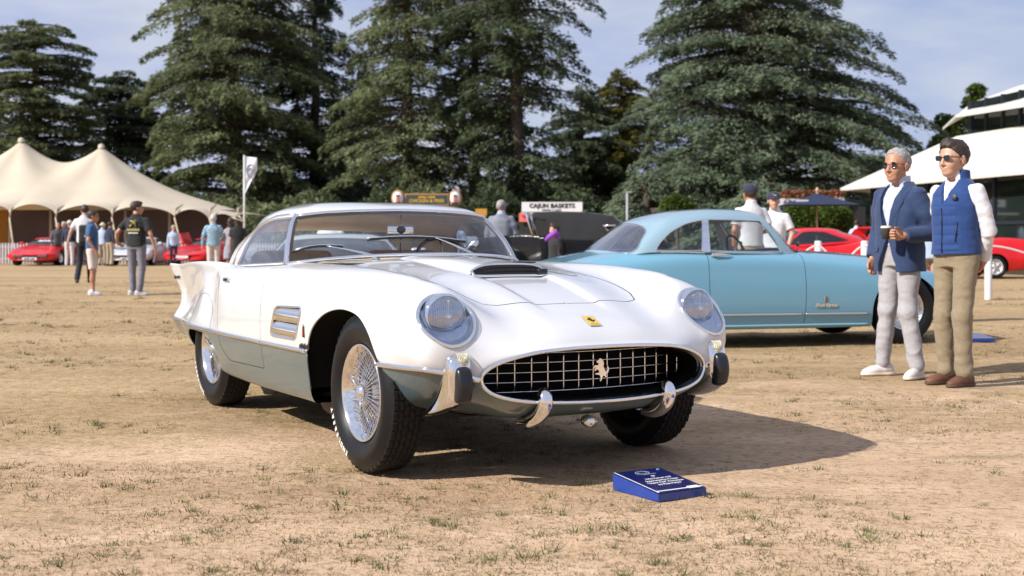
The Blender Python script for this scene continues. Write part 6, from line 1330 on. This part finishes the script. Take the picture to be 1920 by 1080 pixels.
person((W2(1408, 17.5), 17.5), math.radians(100), 'man in a white polo and navy cap with his back turned', stand(), [((0,.19,1.41),(-.03,.24,1.13),(.10,.20,.92),(.16,.15,.9)), ((0,-.19,1.41),(-.04,-.25,1.14),(.12,-.20,1.10),(.2,-.12,1.12))], 'polo', 'trousers', H=1.80, tcol=C_['white_shirt'], bcol=C_['beige'], hair=(HB, 1.2), hat=('cap', C_['dark_navy']), skin=SKIN2, res=.01)
person((W2(1452, 18.8), 18.8), math.radians(-118), 'young man in a white polo and navy cap facing the camera', stand(), [((0,.19,1.41),(-.03,.26,1.13),(.08,.22,.90),(.10,.2,.8)), hang(.03)[1]], 'polo', 'trousers', H=1.74, tcol=C_['white_shirt'], bcol=C_['dark_navy'], hair=(HB, 1.4), hat=('cap', C_['dark_navy']), res=.01, headdir=.45)
person((W2(1606, 42), 42), math.radians(60), 'distant person in a pale shirt in front of the pavilion glazing', stand(), hang(), 'shirt', 'trousers', H=1.7, tcol=C_['pale_blue'], bcol=C_['dark_trousers'], hair=(HB, 1.2), res=.022)
person((W2(1742, 16), 16), math.radians(80), 'person in beige partly hidden between the two men', stand(), hang(.04), 'shirt', 'trousers', H=1.62, tcol=C_['pale_blue'], bcol=C_['beige'], hair=(HW, 1.2), res=.016)
# people glimpsed through the coupe's rear window and side glass
for px, D, hd, lb, tc_, bc_ in ((620, 17, 1.4, 'person in white standing behind the coupe, seen through its rear window', 'white_shirt', 'dark_trousers'), (845, 16, 1.7, 'person in grey blue behind the coupe, seen through its far side window', 'pale_blue', 'grey_suit'), (700, 20, -1.2, 'person in navy behind the coupe, seen through its windscreen', 'dark_navy', 'dark_trousers')):
    person((W2(px, D), D), hd, lb, stand(), hang(.02), 'shirt', 'trousers', H=1.42 if px < 800 else 1.40, tcol=C_[tc_], bcol=C_[bc_], hair=(HB, 1.2), res=.018)
# ================================================================== OTHER CARS
def greenhouse(root, R0, R2, zc, ctr, polys, paint, gl, nu=150, nv=60, bulge_=.02, names=None, trim=None, liner=None):
    """closed cabin: rings from the belt (R0) over the roof edge (R2) to the crown; polys = [(name, polygon in (u, v), both sides, glass)]"""
    R0, R2 = np.array(R0, float), np.array(R2, float); c2 = np.array([ctr, 0, 0.]); R1 = (R0+R2)/2; v_ = R1-c2; v_[:, 2] = 0; v_ /= np.linalg.norm(v_, axis=1)[:, None]; R1 = R1+v_*bulge_+[0, 0, .006]
    def rk(k, zt): q = R2.copy(); q[:, :2] = c2[:2]+(q[:, :2]-c2[:2])*k; q[:, 2] = q[:, 2]*(1-zt)+zc(q[:, 0])*zt; return q
    G2 = np.swapaxes(np.array([R0, R1, R2, rk(.93, .38), rk(.74, .78), rk(.4, .97), rk(.04, 1.0)]), 0, 1); ms = np.array([1, -1, 1.0])
    FULL = np.concatenate([G2, G2[-2:0:-1]*ms]); nF = len(FULL); ext = np.concatenate([FULL[-3:], FULL, FULL[:4]]); tu = np.arange(-3, nF+4); tv = np.array([0, 1, 2, 2.35, 3, 4, 5.0])
    UU = np.linspace(-nF/2, nF/2, nu+1); vv = np.interp(np.linspace(0, 1, nv), [0, .3, .55, .7, .8, .92, 1], tv)
    ev = lambda u, v: hermite(np.swapaxes(hermite(ext, tu, np.mod(u, nF)), 0, 1), tv, v)
    PP = np.swapaxes(ev(UU, vv), 0, 1); e = 1e-2; du = np.swapaxes(ev(UU+e, vv)-ev(UU-e, vv), 0, 1); dv = np.gradient(PP, axis=1); NN = np.cross(du, dv); NN /= np.linalg.norm(NN, axis=2, keepdims=True)+1e-12
    if NN[nu//2, 5, 0] < 0: NN = -NN
    NN[:, -1] = [0, 0, 1]; A = np.concatenate([NN, np.broadcast_to(UU[:, None, None], PP.shape[:2]+(1,)), np.broadcast_to(vv[None, :, None], PP.shape[:2]+(1,))], 2); g_ = TM.grid(PP, A)
    a, b, c = [g_.V[g_.T[:, k]] for k in range(3)]; fl = (np.cross(b-a, c-a)*g_.A[g_.T[:, 0], :3]).sum(1) < 0; g_.T[fl] = g_.T[fl][:, ::-1]
    pt = lambda u, v, off=0.0: (lambda p, n: p+n*off)(ev(np.array([u]), np.array([v]))[0, 0], (lambda n: n/np.linalg.norm(n)*(1 if n@(ev(np.array([u]), np.array([v]))[0, 0]-np.array([ctr, 0, .8])) > 0 else -1))(np.cross(ev(np.array([u+e]), np.array([v]))[0, 0]-ev(np.array([u-e]), np.array([v]))[0, 0], ev(np.array([u]), np.array([v+e]))[0, 0]-ev(np.array([u]), np.array([v-e]))[0, 0])))
    for nm, poly, both, gm in polys:
        for sg in ((1, -1) if both else (1,)):
            def f(V, A_): u = A_[:, 3]*sg; u = np.where((u < 0) & (nm == 'rear_window'), u+nF, u); return sdpoly(u, A_[:, 4], poly)
            w_, g_ = g_.split(f); w_.obj(nm, gm, root)
            if trim: m = MB(); m.tube([pt(sg*u, v, .003) for u, v in poly], trim[1], 6, closed=True); m.build('window_trim', trim[0], root)
    g_.obj('roof', paint, root)
    if liner: TM(g_.V-g_.A[:, :3]*.02, g_.T[:, ::-1], -g_.A).obj('headliner', liner, root)
    return pt
def small_wheel(parent, x, y, r, w=.19, rimr=None, rm=None, wire=False):
    rimr = rimr or r*.64; sg = 1 if y > 0 else -1; o = empty('wheel'); o.parent = parent; o.location = (x, y, r); o.rotation_euler = (0, 0, 0 if y > 0 else PI); hw = w/2
    m = MB(); m.lathe([(rimr,hw-.03),(rimr+.02,hw-.005),(r-.05,hw+.005),(r-.02,hw-.01),(r-.004,hw-.03),(r,0),(r-.004,-hw+.03),(r-.02,-hw+.01),(rimr,-hw)], 48, 'y'); m.build('tyre', M['rubber'], o)
    m = MB(); m.lathe([(rimr,hw-.03),(rimr-.01,hw-.012),(rimr-.02,hw-.03),(rimr-.03,hw-.07),(.06,hw-.05 if not wire else hw-.12),(.05,hw-.03),(0,hw-.02)], 36, 'y'); m.build('rim', rm or M['alloy'], o)
    m = MB(); n = 5 if not wire else 30
    for k in range(n):
        a = 2*PI*k/n; b = a+(.35 if wire and k % 2 else -.35 if wire else 0); m.tube([(.04*math.cos(a), hw-.03, .04*math.sin(a)), ((rimr-.02)*math.cos(b), hw-.05, (rimr-.02)*math.sin(b))], .003 if wire else .022, 5, flat=1 if wire else .5, up=(0, 1, 0))
    m.build('spokes', M['chrome'] if wire else (rm or M['alloy']), o, kind='stuff' if wire else None); m = MB(); m.ball((0,hw-.02,0), (.045,.03,.045)); m.build('hub', M['chrome'], o)
    return o
def arch_poly(cx, r, zc, z0=.05): return [(cx+r*math.cos(a), zc+r*math.sin(a)) for a in np.linspace(-.1, PI+.1, 30)]+[(cx-r, z0), (cx+r, z0)]
def carbody(root, CS, paint, arches, doors, ni=130, nj=80, cab=None, sillj=9.9, lower=None, gap=.0025, jl=7.0):
    S_ = Surf(CS, ni, nj); b = S_.tm()
    for ap in arches: _, b = b.split(lambda V, A: np.where(V[:, 1] > .35, sdpoly(V[:, 0], V[:, 2], ap), -1.0))
    if cab: _, b = b.split(lambda V, A: np.where(A[:, 4] < 4.2, sdpoly(V[:, 0], V[:, 1], cab), -1.0))
    dd = []
    for dp in doors: d_, b = b.split(lambda V, A: np.where((A[:, 4] > 2.8) & (A[:, 4] < 9.6), sdpoly(V[:, 0], V[:, 2], dp), -1.0), gap); dd.append(d_)
    b.mirror().obj('body', paint, root)
    for d_ in dd:
        for sg in (-1, 1): A = d_.A.copy(); A[:, 1] *= sg; TM(d_.V*[1, sg, 1], d_.T if sg > 0 else d_.T[:, ::-1], A).obj('door', paint, root)
    sel = (S_.J > 3.2) & (S_.J < 9.2); Q = S_.P[sel][:, [0, 2]]; Dv = S_.P[sel][:, 1]; Nn_ = S_.N[sel]
    def sp(x, z, off=0, sg=-1): y, n = fit_eval(Q, Dv, Nn_, np.array([x, z])); p = np.array([x, y, z])+n*off; return p*[1, sg, 1]
    m = MB(); x0, x1 = min(c[7][0] for c in CS)+.3, max(c[7][0] for c in CS)-.3; m.box(((x0+x1)/2, 0, .33), (x1-x0, 1.2, .22)); 
    m.build('underbody', M['black'], root)
    for ap in arches:
        for sg in (-1, 1): m = MB(); m.grid([[(x, sg*(abs(sp(x, max(z, .3))[1])-.01), z), (x, sg*.4, z)] for x, z in ap[:30]], True); m.build('wheel_house', M['black'], root)
    return S_, sp
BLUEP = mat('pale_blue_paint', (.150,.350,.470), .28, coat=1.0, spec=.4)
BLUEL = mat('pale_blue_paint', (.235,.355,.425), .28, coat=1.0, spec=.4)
BC = empty('blue_coupe', (3.7188, 13.4761, 0), math.radians(15), label='pale blue two door coupe parked side on behind the white coupe', cat='car')
bt = ST(-4.02,.60,.35,.60,.50,.60,(.56,.57),(.60,.52),(.61,.46),(.60,.40),(.58,.36),(.52,.30),.30)
CSB = [[(-3.95, p[1]*.05, .45+(p[2]-.45)*.1) for p in bt], [(-3.99, p[1]*.8, .45+(p[2]-.45)*.8) for p in bt], bt,
 ST(-3.8,.70,.40,.71,.56,.70,(.64,.66),(.68,.58),(.685,.49),(.68,.40),(.67,.34),(.60,.26),.26),
 ST(-3.42,.825,.45,.82,.62,.79,(.71,.74),(.745,.64),(.755,.50),(.75,.36),(.74,.30),(.68,.22),.22),
 ST(-2.95,.93,.50,.905,.64,.865,(.735,.80),(.775,.68),(.79,.52),(.785,.33),(.775,.28),(.74,.19),.2),
 ST(-2.5,.95,.55,.93,.665,.905,(.75,.84),(.785,.70),(.80,.52),(.795,.318),(.785,.27),(.76,.18),.2),
 ST(-2.0,.95,.55,.935,.68,.908,(.755,.845),(.785,.70),(.80,.52),(.795,.316),(.785,.27),(.76,.18),.2),
 ST(-1.3,.945,.52,.925,.68,.890,(.755,.83),(.785,.69),(.80,.52),(.795,.314),(.785,.27),(.76,.18),.2),
 ST(-.9,.93,.48,.91,.66,.878,(.75,.81),(.785,.68),(.80,.51),(.795,.313),(.785,.27),(.76,.18),.2),
 ST(-.3,.895,.44,.86,.62,.838,(.74,.77),(.785,.65),(.80,.50),(.795,.313),(.785,.27),(.76,.19),.2),
 ST(.1,.85,.40,.80,.60,.790,(.72,.74),(.775,.62),(.79,.48),(.785,.33),(.775,.28),(.74,.21),.22),
 ST(.45,.77,.36,.71,.55,.70,(.67,.66),(.74,.56),(.755,.46),(.75,.36),(.735,.31),(.68,.26),.26),
 ST(.68,.66,.30,.60,.45,.59,(.55,.56),(.62,.50),(.64,.44),(.64,.38),(.62,.34),(.55,.30),.30),
 [(.82,0,.52),(.82,.15,.51),(.80,.26,.50),(.77,.36,.49),(.74,.44,.48),(.71,.49,.46),(.70,.50,.43),(.70,.50,.39),(.70,.48,.36),(.72,.43,.33),(.74,.38,.32),(.78,.2,.31),(.79,0,.31)],
 [(.80,0,.47),(.80,.04,.465),(.80,.07,.46),(.79,.09,.455),(.79,.10,.45),(.79,.11,.44),(.79,.11,.43),(.79,.11,.42),(.79,.10,.41),(.79,.08,.40),(.79,.07,.395),(.80,.04,.39),(.80,0,.39)]]
DB = rpoly([(-1.14,1.2),(-1.10,.70),(-1.12,.205),(-2.12,.205),(-2.115,1.2)], [.01,.35,.06,.04,.01], 8)
ABF = arch_poly(.0,.385,.315); ABR = arch_poly(-2.8,.375,.31)
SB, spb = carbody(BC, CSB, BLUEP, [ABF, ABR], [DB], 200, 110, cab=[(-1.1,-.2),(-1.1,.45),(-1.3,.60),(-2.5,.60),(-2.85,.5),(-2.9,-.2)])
RB0 = [(-.98,0,.935),(-1.03,.3,.93),(-1.12,.52,.912),(-1.22,.665,.893),(-1.95,.725,.905),(-2.60,.675,.915),(-2.84,.60,.89),(-3.0,.36,.905),(-3.04,0,.915)]
RB2 = [(-1.33,0,1.272),(-1.36,.25,1.262),(-1.40,.42,1.248),(-1.455,.535,1.228),(-1.95,.575,1.238),(-2.42,.55,1.195),(-2.58,.46,1.16),(-2.64,.28,1.20),(-2.66,0,1.215)]
BT = M['chrome']
WB = glass('blue_car_glass', (.88,.91,.92), .8, 1.5, .02)
gp = greenhouse(BC, RB0, RB2, lambda x: 1.345-.135*(x+1.8)**2, -1.9, [('windscreen', rpoly([(-2.9,.06),(2.9,.06),(2.9,1.9),(-2.9,1.9)], .1), False, WB),
  ('side_window', rpoly([(3.16,.10),(3.12,1.92),(4.19,1.95),(4.19,.10)], .05), True, WB), ('quarter_window', rpoly([(4.30,.10),(4.30,1.95),(4.62,1.80),(4.88,1.30),(5.03,.55),(5.06,.10)], [.03,.05,.15,.2,.2,.05]), True, WB),
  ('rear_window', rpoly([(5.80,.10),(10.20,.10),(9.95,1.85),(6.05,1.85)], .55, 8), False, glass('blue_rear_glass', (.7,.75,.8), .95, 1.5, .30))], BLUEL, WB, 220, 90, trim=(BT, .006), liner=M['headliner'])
m = MB(); 
for sg in (-1, 1): m = MB(); m.grid([[gp(sg*u, v, .008) for u in (4.19, 4.245, 4.30)] for v in np.linspace(.02, 1.98, 12)], True, flip=(sg < 0)); m.build('door_pillar', M['alloy'], BC)
TLb = SB.line(7, 500, 2, 13)
for sg in (-1, 1):
    for lo, hi in ((-3.3,-3.17),(-2.42,-2.125),(-2.115,-1.125),(-1.115,-.395),(.40,.70)):
        q = TLb[(TLb[:, 0] > lo) & (TLb[:, 0] < hi)]
        if len(q) > 6: m = MB(); m.tube((q[::4]+[0,.004,0])*[1,sg,1], .010, 7, up=(0, 0, 1)); m.build('trim_strip', M['alloy'], BC)
    m = MB(); m.tube([spb(x, .205, .004, sg) for x in np.linspace(-2.40,-.40,30)], .012, 7); m.build('sill_trim', mat('sill_blue', (.20,.40,.50), .3, coat=.6) if sg < 0 else M['alloy'], BC)
    m = MB(); p = spb(-1.98, .868, .028, sg); m.tube([p+[-.10,-sg*.016,0], p+[-.085,0,0], p+[.03,0,0], p+[.10,-sg*.012,0]], [.012,.016,.012,.006], 8); m.build('door_handle', M['chrome'], BC)
    V, F = text_vf('Pinin Farina', .05, .0015, .4, bold=.001); c = spb(-.90, .395, .006, sg); m = MB(); m.add(place(V, c, (-sg, 0, 0), (0, 0, 1)), F); m.build('maker_script', M['chrome'], BC)
    m = MB(); m.bbox(spb(-.90, .455, .004, sg), (.022,.006,.06), .003); m.build('wing_badge', mat('badge_bronze', (.30,.16,.08), .4, metal=.5), BC)
    m = MB(); m.ball(np.array([.60, sg*.58, .60]), (.06,.085,.085)); m.build('headlight', M['lens'], BC)
    m = MB(); m.tube([(-1.12,sg*.62,.905),(-1.12,sg*.64,.965)], .005, 6); m.ball((-1.12,sg*.645,.99), (.012,.03,.028)); m.build('wing_mirror', M['black_rubber'], BC)
m = MB(); m.tube([spb(x, .335, .03, -1) if abs(x) < .7 else spb(x, .335, .03, -1) for x in (.45,.55,.66)]+[(.80,-.40,.34),(.88,0,.34),(.80,.40,.34)]+[spb(x, .335, .03, 1) for x in (.66,.55,.45)], .03, 10); m.build('bumper', M['chrome'], BC)
m = MB(); m.tube([(-3.75,-.70,.38),(-4.0,-.62,.38),(-4.10,0,.38),(-4.0,.62,.38),(-3.75,.70,.38)], .035, 10); m.build('bumper', M['chrome'], BC)
BI = mat('blue_interior', (.03,.06,.10), .6)
m = MB(); m.bbox((-1.22,0,.86), (.30,1.2,.14), .05); m.build('dashboard', BI, BC)
m = MB(); m.box((-1.9,0,.35), (1.8,1.3,.04)); m.box((-2.75,0,.6), (.05,1.2,.5)); m.box((-1.05,0,.6), (.05,1.4,.5)); m.build('floor_pan', M['black'], BC)
for y in (-.33, .33):
    m = MB(); m.bbox((-1.95, y, .50), (.5,.5,.18), .06); sx = m.build('seat', BI, BC); m = MB(); m.bbox((-2.24, y, .70), (.13,.50,.46), .06, R=np.array(Matrix.Rotation(math.radians(-14), 3, 'Y'))); m.build('seat_back', BI, sx)
R = np.array(Matrix.Rotation(math.radians(66), 3, 'Y')); t = np.linspace(0, 2*PI, 32, endpoint=False); c = np.array([-1.62, -.34, .90]); m = MB(); m.tube([c+R@np.array([.19*math.cos(a), .19*math.sin(a), 0]) for a in t], .011, 7, closed=True); sw_ = m.build('steering_wheel', M['black_rubber'], BC)
m = MB(); [m.tube([c, c+R@np.array([.18*math.cos(a), .18*math.sin(a), 0])], .008, 6) for a in (.3, 2.4, 4.4)]; m.build('wheel_spokes', M['alloy'], sw_)
m = MB(); m.tube([gp(-1.6,.25,.012), gp(-.2,.42,.012)], .006, 5); m.build('wiper', M['black_rubber'], BC)
for x, y in ((0,-.685),(0,.685),(-2.8,-.68),(-2.8,.68)): small_wheel(BC, x, y, .345, .175, .215, M['alloy'], True)
m = MB(); m.bbox((-2.6, -.13, .90), (.3,.3,.02), .01); m.build('parcel_shelf', M['tan_leather'], BC)
# generic low sports car
def sports(name, label, O, ang, paint, zr=1.14, scale=(1, 1, 1), wing=False, nose='wedge', group=None, rim=None, zb=0.0, glassm=None, lamps=None, tail=0.0):
    root = empty(name, (O[0], O[1], 0), ang, label=label, cat='car', group=group); root.scale = scale
    d = zb
    t0 = ST(-3.42,.80+d+tail,.45,.80+d+tail,.66,.80+d+tail,(.74,.76+d),(.80,.66),(.82,.56),(.81,.46),(.79,.38),(.72,.28),.28)
    CSS = [[(-3.36, p[1]*.05, .52+(p[2]-.52)*.1) for p in t0], [(-3.40, p[1]*.85, .52+(p[2]-.52)*.85) for p in t0], t0,
     ST(-3.0,.90+d+tail,.48,.89+d+tail,.69,.875+d+tail,(.79,.81+d),(.85,.68),(.87,.55),(.86,.44),(.84,.36),(.78,.22),.22),
     ST(-2.5,.93+d+tail*.6,.50,.91+d+tail*.6,.71,.895+d+tail*.5,(.82,.82+d),(.88,.68),(.895,.55),(.885,.42),(.86,.34),(.80,.18),.18),
     ST(-1.8,.88+d,.50,.87+d,.71,.835+d,(.80,.77+d),(.845,.66),(.85,.54),(.84,.42),(.82,.32),(.78,.16),.17),
     ST(-1.0,.85+d,.48,.835+d,.69,.80+d,(.78,.75+d),(.84,.64),(.85,.53),(.84,.42),(.82,.32),(.78,.16),.17),
     ST(-.4,.78+d,.46,.77+d,.68,.775+d*.8,(.80,.73+d*.5),(.86,.62),(.87,.52),(.86,.41),(.84,.32),(.78,.17),.17),
     ST(.1,.68+d*.8,.44,.68+d*.7,.67,.72+d*.6,(.80,.67),(.87,.58),(.88,.50),(.87,.40),(.85,.32),(.78,.20),.18),
     ST(.55,.56+d*.5,.42,.57+d*.4,.64,.60+d*.3,(.76,.57),(.83,.52),(.85,.47),(.84,.39),(.82,.32),(.74,.22),.20),
     [(.92,0,.46),(.92,.2,.46),(.90,.42,.46),(.86,.60,.47),(.82,.70,.46),(.78,.77,.44),(.77,.79,.41),(.77,.79,.36),(.77,.77,.31),(.79,.68,.24),(.80,.60,.23),(.86,.35,.22),(.88,0,.22)],
     [(.90,0,.40),(.90,.1,.40),(.88,.2,.40),(.86,.28,.40),(.86,.32,.39),(.86,.34,.38),(.86,.34,.36),(.86,.34,.34),(.86,.32,.32),(.86,.28,.30),(.86,.24,.29),(.88,.1,.29),(.90,0,.29)]]
    carbody(root, CSS, paint, [arch_poly(0,.345,.30), arch_poly(-2.5,.36,.31)], [rpoly([(-.75,1.1),(-.72,.3),(-1.75,.26),(-1.85,1.1)], .06)], 90, 56, cab=[(-.72,-.2),(-.72,.4),(-.95,.62),(-1.9,.62),(-2.2,.5),(-2.3,-.2)])
    b = .845+d
    r0 = [(-.55,0,b-.02),(-.62,.35,b-.025),(-.74,.56,b-.03),(-.86,.68,b-.05),(-1.4,.73,b-.02),(-2.0,.70,b+.03),(-2.4,.60,b+.06),(-2.75,.35,b+.06),(-2.85,0,b+.07)]
    zt = zr-.06; r2 = [(-1.18,0,zt+.02),(-1.2,.25,zt+.015),(-1.24,.42,zt),(-1.28,.52,zt-.01),(-1.5,.55,zt),(-1.85,.54,zt-.02),(-2.02,.44,zt-.03),(-2.1,.25,zt-.02),(-2.12,0,zt-.015)]
    gl = glassm or DGLASS
    greenhouse(root, r0, r2, lambda x: zr-.05*(x+1.55)**2, -1.6, [('windscreen', rpoly([(-2.85,.08),(2.85,.08),(2.85,1.88),(-2.85,1.88)], .1), False, gl), ('side_window', rpoly([(3.15,.25),(3.12,1.85),(4.6,1.85),(5.4,.5),(5.3,.25)], .12), True, gl), ('rear_window', rpoly([(6.6,.3),(9.4,.3),(9.4,1.7),(6.6,1.7)], .2), False, gl)], paint, gl, 96, 40)
    for x, y in ((0,-.74),(0,.74),(-2.5,-.76),(-2.5,.76)): small_wheel(root, x, y, .315, .22, .21, rim)
    if wing:
        for sg in (-1, 1): m = MB(); m.poly([(-2.42,sg*.72,.90+d),(-2.60,sg*.70,1.20+d*.5),(-2.78,sg*.70,1.30),(-2.86,sg*.70,1.28),(-2.80,sg*.72,1.12),(-2.92,sg*.72,.90+d)], (0,-sg,0), .06); m.build('wing_strut', paint, root)
        m = MB(); m.bbox((-2.80,0,1.27), (.28,1.46,.04), .015); m.build('rear_wing', paint, root)
    for sg in (-1, 1):
        m = MB(); m.bbox((-.83, sg*.86, .90+d), (.10,.16,.10), .03); m.tube([(-.83,sg*.72,.86+d),(-.83,sg*.84,.89+d)], .015, 6); m.build('wing_mirror', paint, root)
    if lamps == 'front':
        m = MB(); m.bbox((.868,0,.395), (.07,1.22,.12), .015); gr = m.build('grille', M['black'], root)
        for sg in (-1, 1): m = MB(); m.bbox((.905,sg*.44,.40), (.02,.34,.10), .008); m.build('driving_lamp', M['lens'], root)
        m = MB(); m.box((.915,0,.29), (.012,.52,.11)); np_ = m.build('number_plate', mat('plate_white', (.65,.65,.66), .5), root); V, F = text_marks((4, 3), .075); m = MB(); m.add(place(V, (.923,0,.29), (0,1,0), (0,0,1)), F); m.build('plate_lettering', M['black_ink'], np_)
    return root
DGLASS = glass('tinted_glass', (.30,.36,.40), .9, 1.5, .06)
RED = mat('red_paint', (.60,.006,.010), .35, coat=.5, spec=.4); WHT = mat('white_car_paint', (.68,.68,.68), .3, coat=1.0); SILV = mat('silver_paint', (.46,.50,.50), .3, metal=.3, coat=1.0)
a1_ = sports('red_car', 'red wedge nosed sports car facing the camera at the far left by the picket fence', (W2(71, 51.8), 51.8), math.radians(-90), RED, 1.14, (1, 1.12, 1), lamps='front')
V, F = text_marks((8,), .11); m = MB(); m.add(place(V, (-.90,0,1.0), (0,1,0), (-.5,0,.35)), F); m.build('screen_banner', M['white_ink'], a1_)
b1_ = sports('red_car', 'red sports car with its near door raised, left of the man in the checked shirt', (W2(362, 52), 52), math.radians(-104), RED, 1.12, (1, 1.1, 1), lamps=None)
m = MB(); m.poly([(-.8,-.80,.85),(-1.7,-.80,.85),(-1.6,-.95,1.35),(-.9,-.98,1.30)], (0,-1,0), .05); m.build('raised_door', RED, b1_); m = MB(); m.box((.92,0,.36), (.012,.5,.11)); m.build('number_plate', WHITE, b1_)
sports('white_car', 'white sports car mostly hidden behind the man in the black t-shirt', (W2(250, 52), 52), math.radians(-90), WHT, 1.16, lamps='front')
sports('red_car', 'red sports car with a tall rear wing seen over the pale blue bonnet', (4.27, 25.0), PI, RED, 1.27, (1, 1, 1.0), wing=True, zb=.09, glassm=DGLASS)
c1_ = sports('red_car', 'red fastback tail and rear wheel at the right edge behind the man in the gilet', (W2(1865, 34)-2.5, 34.8), PI, RED, 1.30, zb=.12, tail=.07, rim=mat('rim_pale', (.6,.6,.6), .4, metal=.3))
sports('silver_coupe', 'silver coupe parked behind the white coupe, its roof glimpsed through the glass', (W2(672, 14.5), 12.4), math.radians(-84), SILV, 1.10, glassm=DGLASS)
sports('white_car', 'white sports car just outside the left edge whose shadow reaches into view', (-8.15, 15.9), math.radians(90), WHT, 1.16)
# black vintage tourer
VT = empty('vintage_tourer', (W2(1020, 22.5), 22.5, 0), PI-.08, label='black open vintage car with a black canvas hood, behind the white coupe', cat='car'); BP = mat('black_paint', (.004,.004,.005), .2, coat=.3, spec=.3)
DT = 22.5; lx = lambda px: -(W2(px, DT)-W2(1020, DT)); lz = lambda py: Z2(py, DT)
HOOD_ = cloth('hood_canvas', (.020,.021,.025), bump=.4, bs=60)
prof = [(1005,402.5),(1050,400.5),(1110,403),(1147,409),(1163,420),(1172,440),(1175,455),(1120,452),(1070,450),(1052,448),(1046,425),(1030,412),(1004,407)]
def fs(P): x, z = P[..., 0], P[..., 2]; d = -sdpoly(x, z, [(lx(a), lz(b)) for a, b in prof]); return smin(-smin(-d, -(np.abs(P[..., 1])-.66), .06) if False else np.maximum(d, np.abs(P[..., 1])-.66), 9, .01)-.03-.02*fbm(P*3, 1, 4, 2)
sdf_obj('canvas_hood', fs, [lx(1185),-.78,.9], [lx(995),.78,1.65], .03, HOOD_, VT)
m = MB(); m.tube([(lx(a), .71, lz(b)) for a, b in ((1131,424),(1153,423.5),(1159,428),(1153,434),(1141,434))], .018, 6, closed=True); m.build('hood_window', M['alloy'], VT)
def tubf(P):
    d = -sdpoly(P[..., 0], P[..., 2], [(lx(a), z) for a, z in ((905,.55),(900,1.02),(985,1.10),(1000,1.08),(1060,1.02),(1180,1.02),(1215,.75),(1205,.5))]); w = .34+.28*np.clip((lx(960)-P[..., 0])/.6, 0, 1); return np.maximum(d, np.abs(P[..., 1])-w)-.04
sdf_obj('body_tub', tubf, [lx(1230),-.8,.3], [lx(880),.8,1.25], .035, BP, VT)
for wx in (lx(925), lx(1190)):
    for sg in (-1, 1):
        m = MB(); t = np.linspace(-.2, PI+.35, 20); m.tube([(wx+.46*math.cos(a), sg*.68, .38+.46*math.sin(a)) for a in t], [.09]*20, 8, flat=.4, up=None); m.build('mudguard', BP, VT); small_wheel(VT, wx, sg*.68, .38, .15, .27, M['alloy'], True)
m = MB(); [m.tube([(lx(1004), sg*.55, 1.05), (lx(996)+.0, sg*.55, 1.30), (lx(990), sg*.55, 1.50)], .018, 6) for sg in (-1, 1)]; m.tube([(lx(990),-.55,1.50),(lx(990),.55,1.50)], .018, 6); wsf = m.build('windscreen_frame', M['chrome'], VT, kind='stuff')
m = MB(); m.grid([[(lx(1003),-.54,1.06),(lx(1003),.54,1.06)],[(lx(991),-.54,1.48),(lx(991),.54,1.48)]]); m.build('windscreen', M['win'], VT)
for sg in (-1, 1): m = MB(); m.ball((lx(915)+.3, sg*.38, .98), (.10,.12,.12)); m.build('headlamp', M['chrome'], VT)
for k, px in enumerate((1056, 1072, 1089, 1103, 1111, 1119)): m = MB(); m.ball((lx(px), .665, lz(445.5)-.0), .02, 10, 7); m.build('fastener', M['chrome'] if k not in (1, 5) else mat('brass', (.8,.55,.2), .15, metal=1), VT)
person((W2(1041, 21.3), 21.3), math.radians(-150), 'person in black with a purple and blue scarf by the black vintage car', stand(.06), hang(-.02), 'sweater', 'trousers', H=1.30, tcol=C_['black_cloth'], bcol=C_['black_cloth'], hair=(HB, 3), res=.014)
o = empty('scarf', (W2(1038, 21.05), 21.0, 0), 0, label='purple and blue scarf over the shoulder of the person in black', cat='scarf'); m = MB(); m.tube(spl([(-.13,0,1.02),(-.05,-.04,1.10),(.04,-.03,1.14),(.06,0,1.05)], 12), [.03,.04,.04,.045,.045,.045,.05,.05,.045,.04,.035,.03], 8); m.build('scarf_cloth', mat('scarf_purple', (.10,.03,.40), .7, col2=(.35,.06,.45), vscale=5), o)
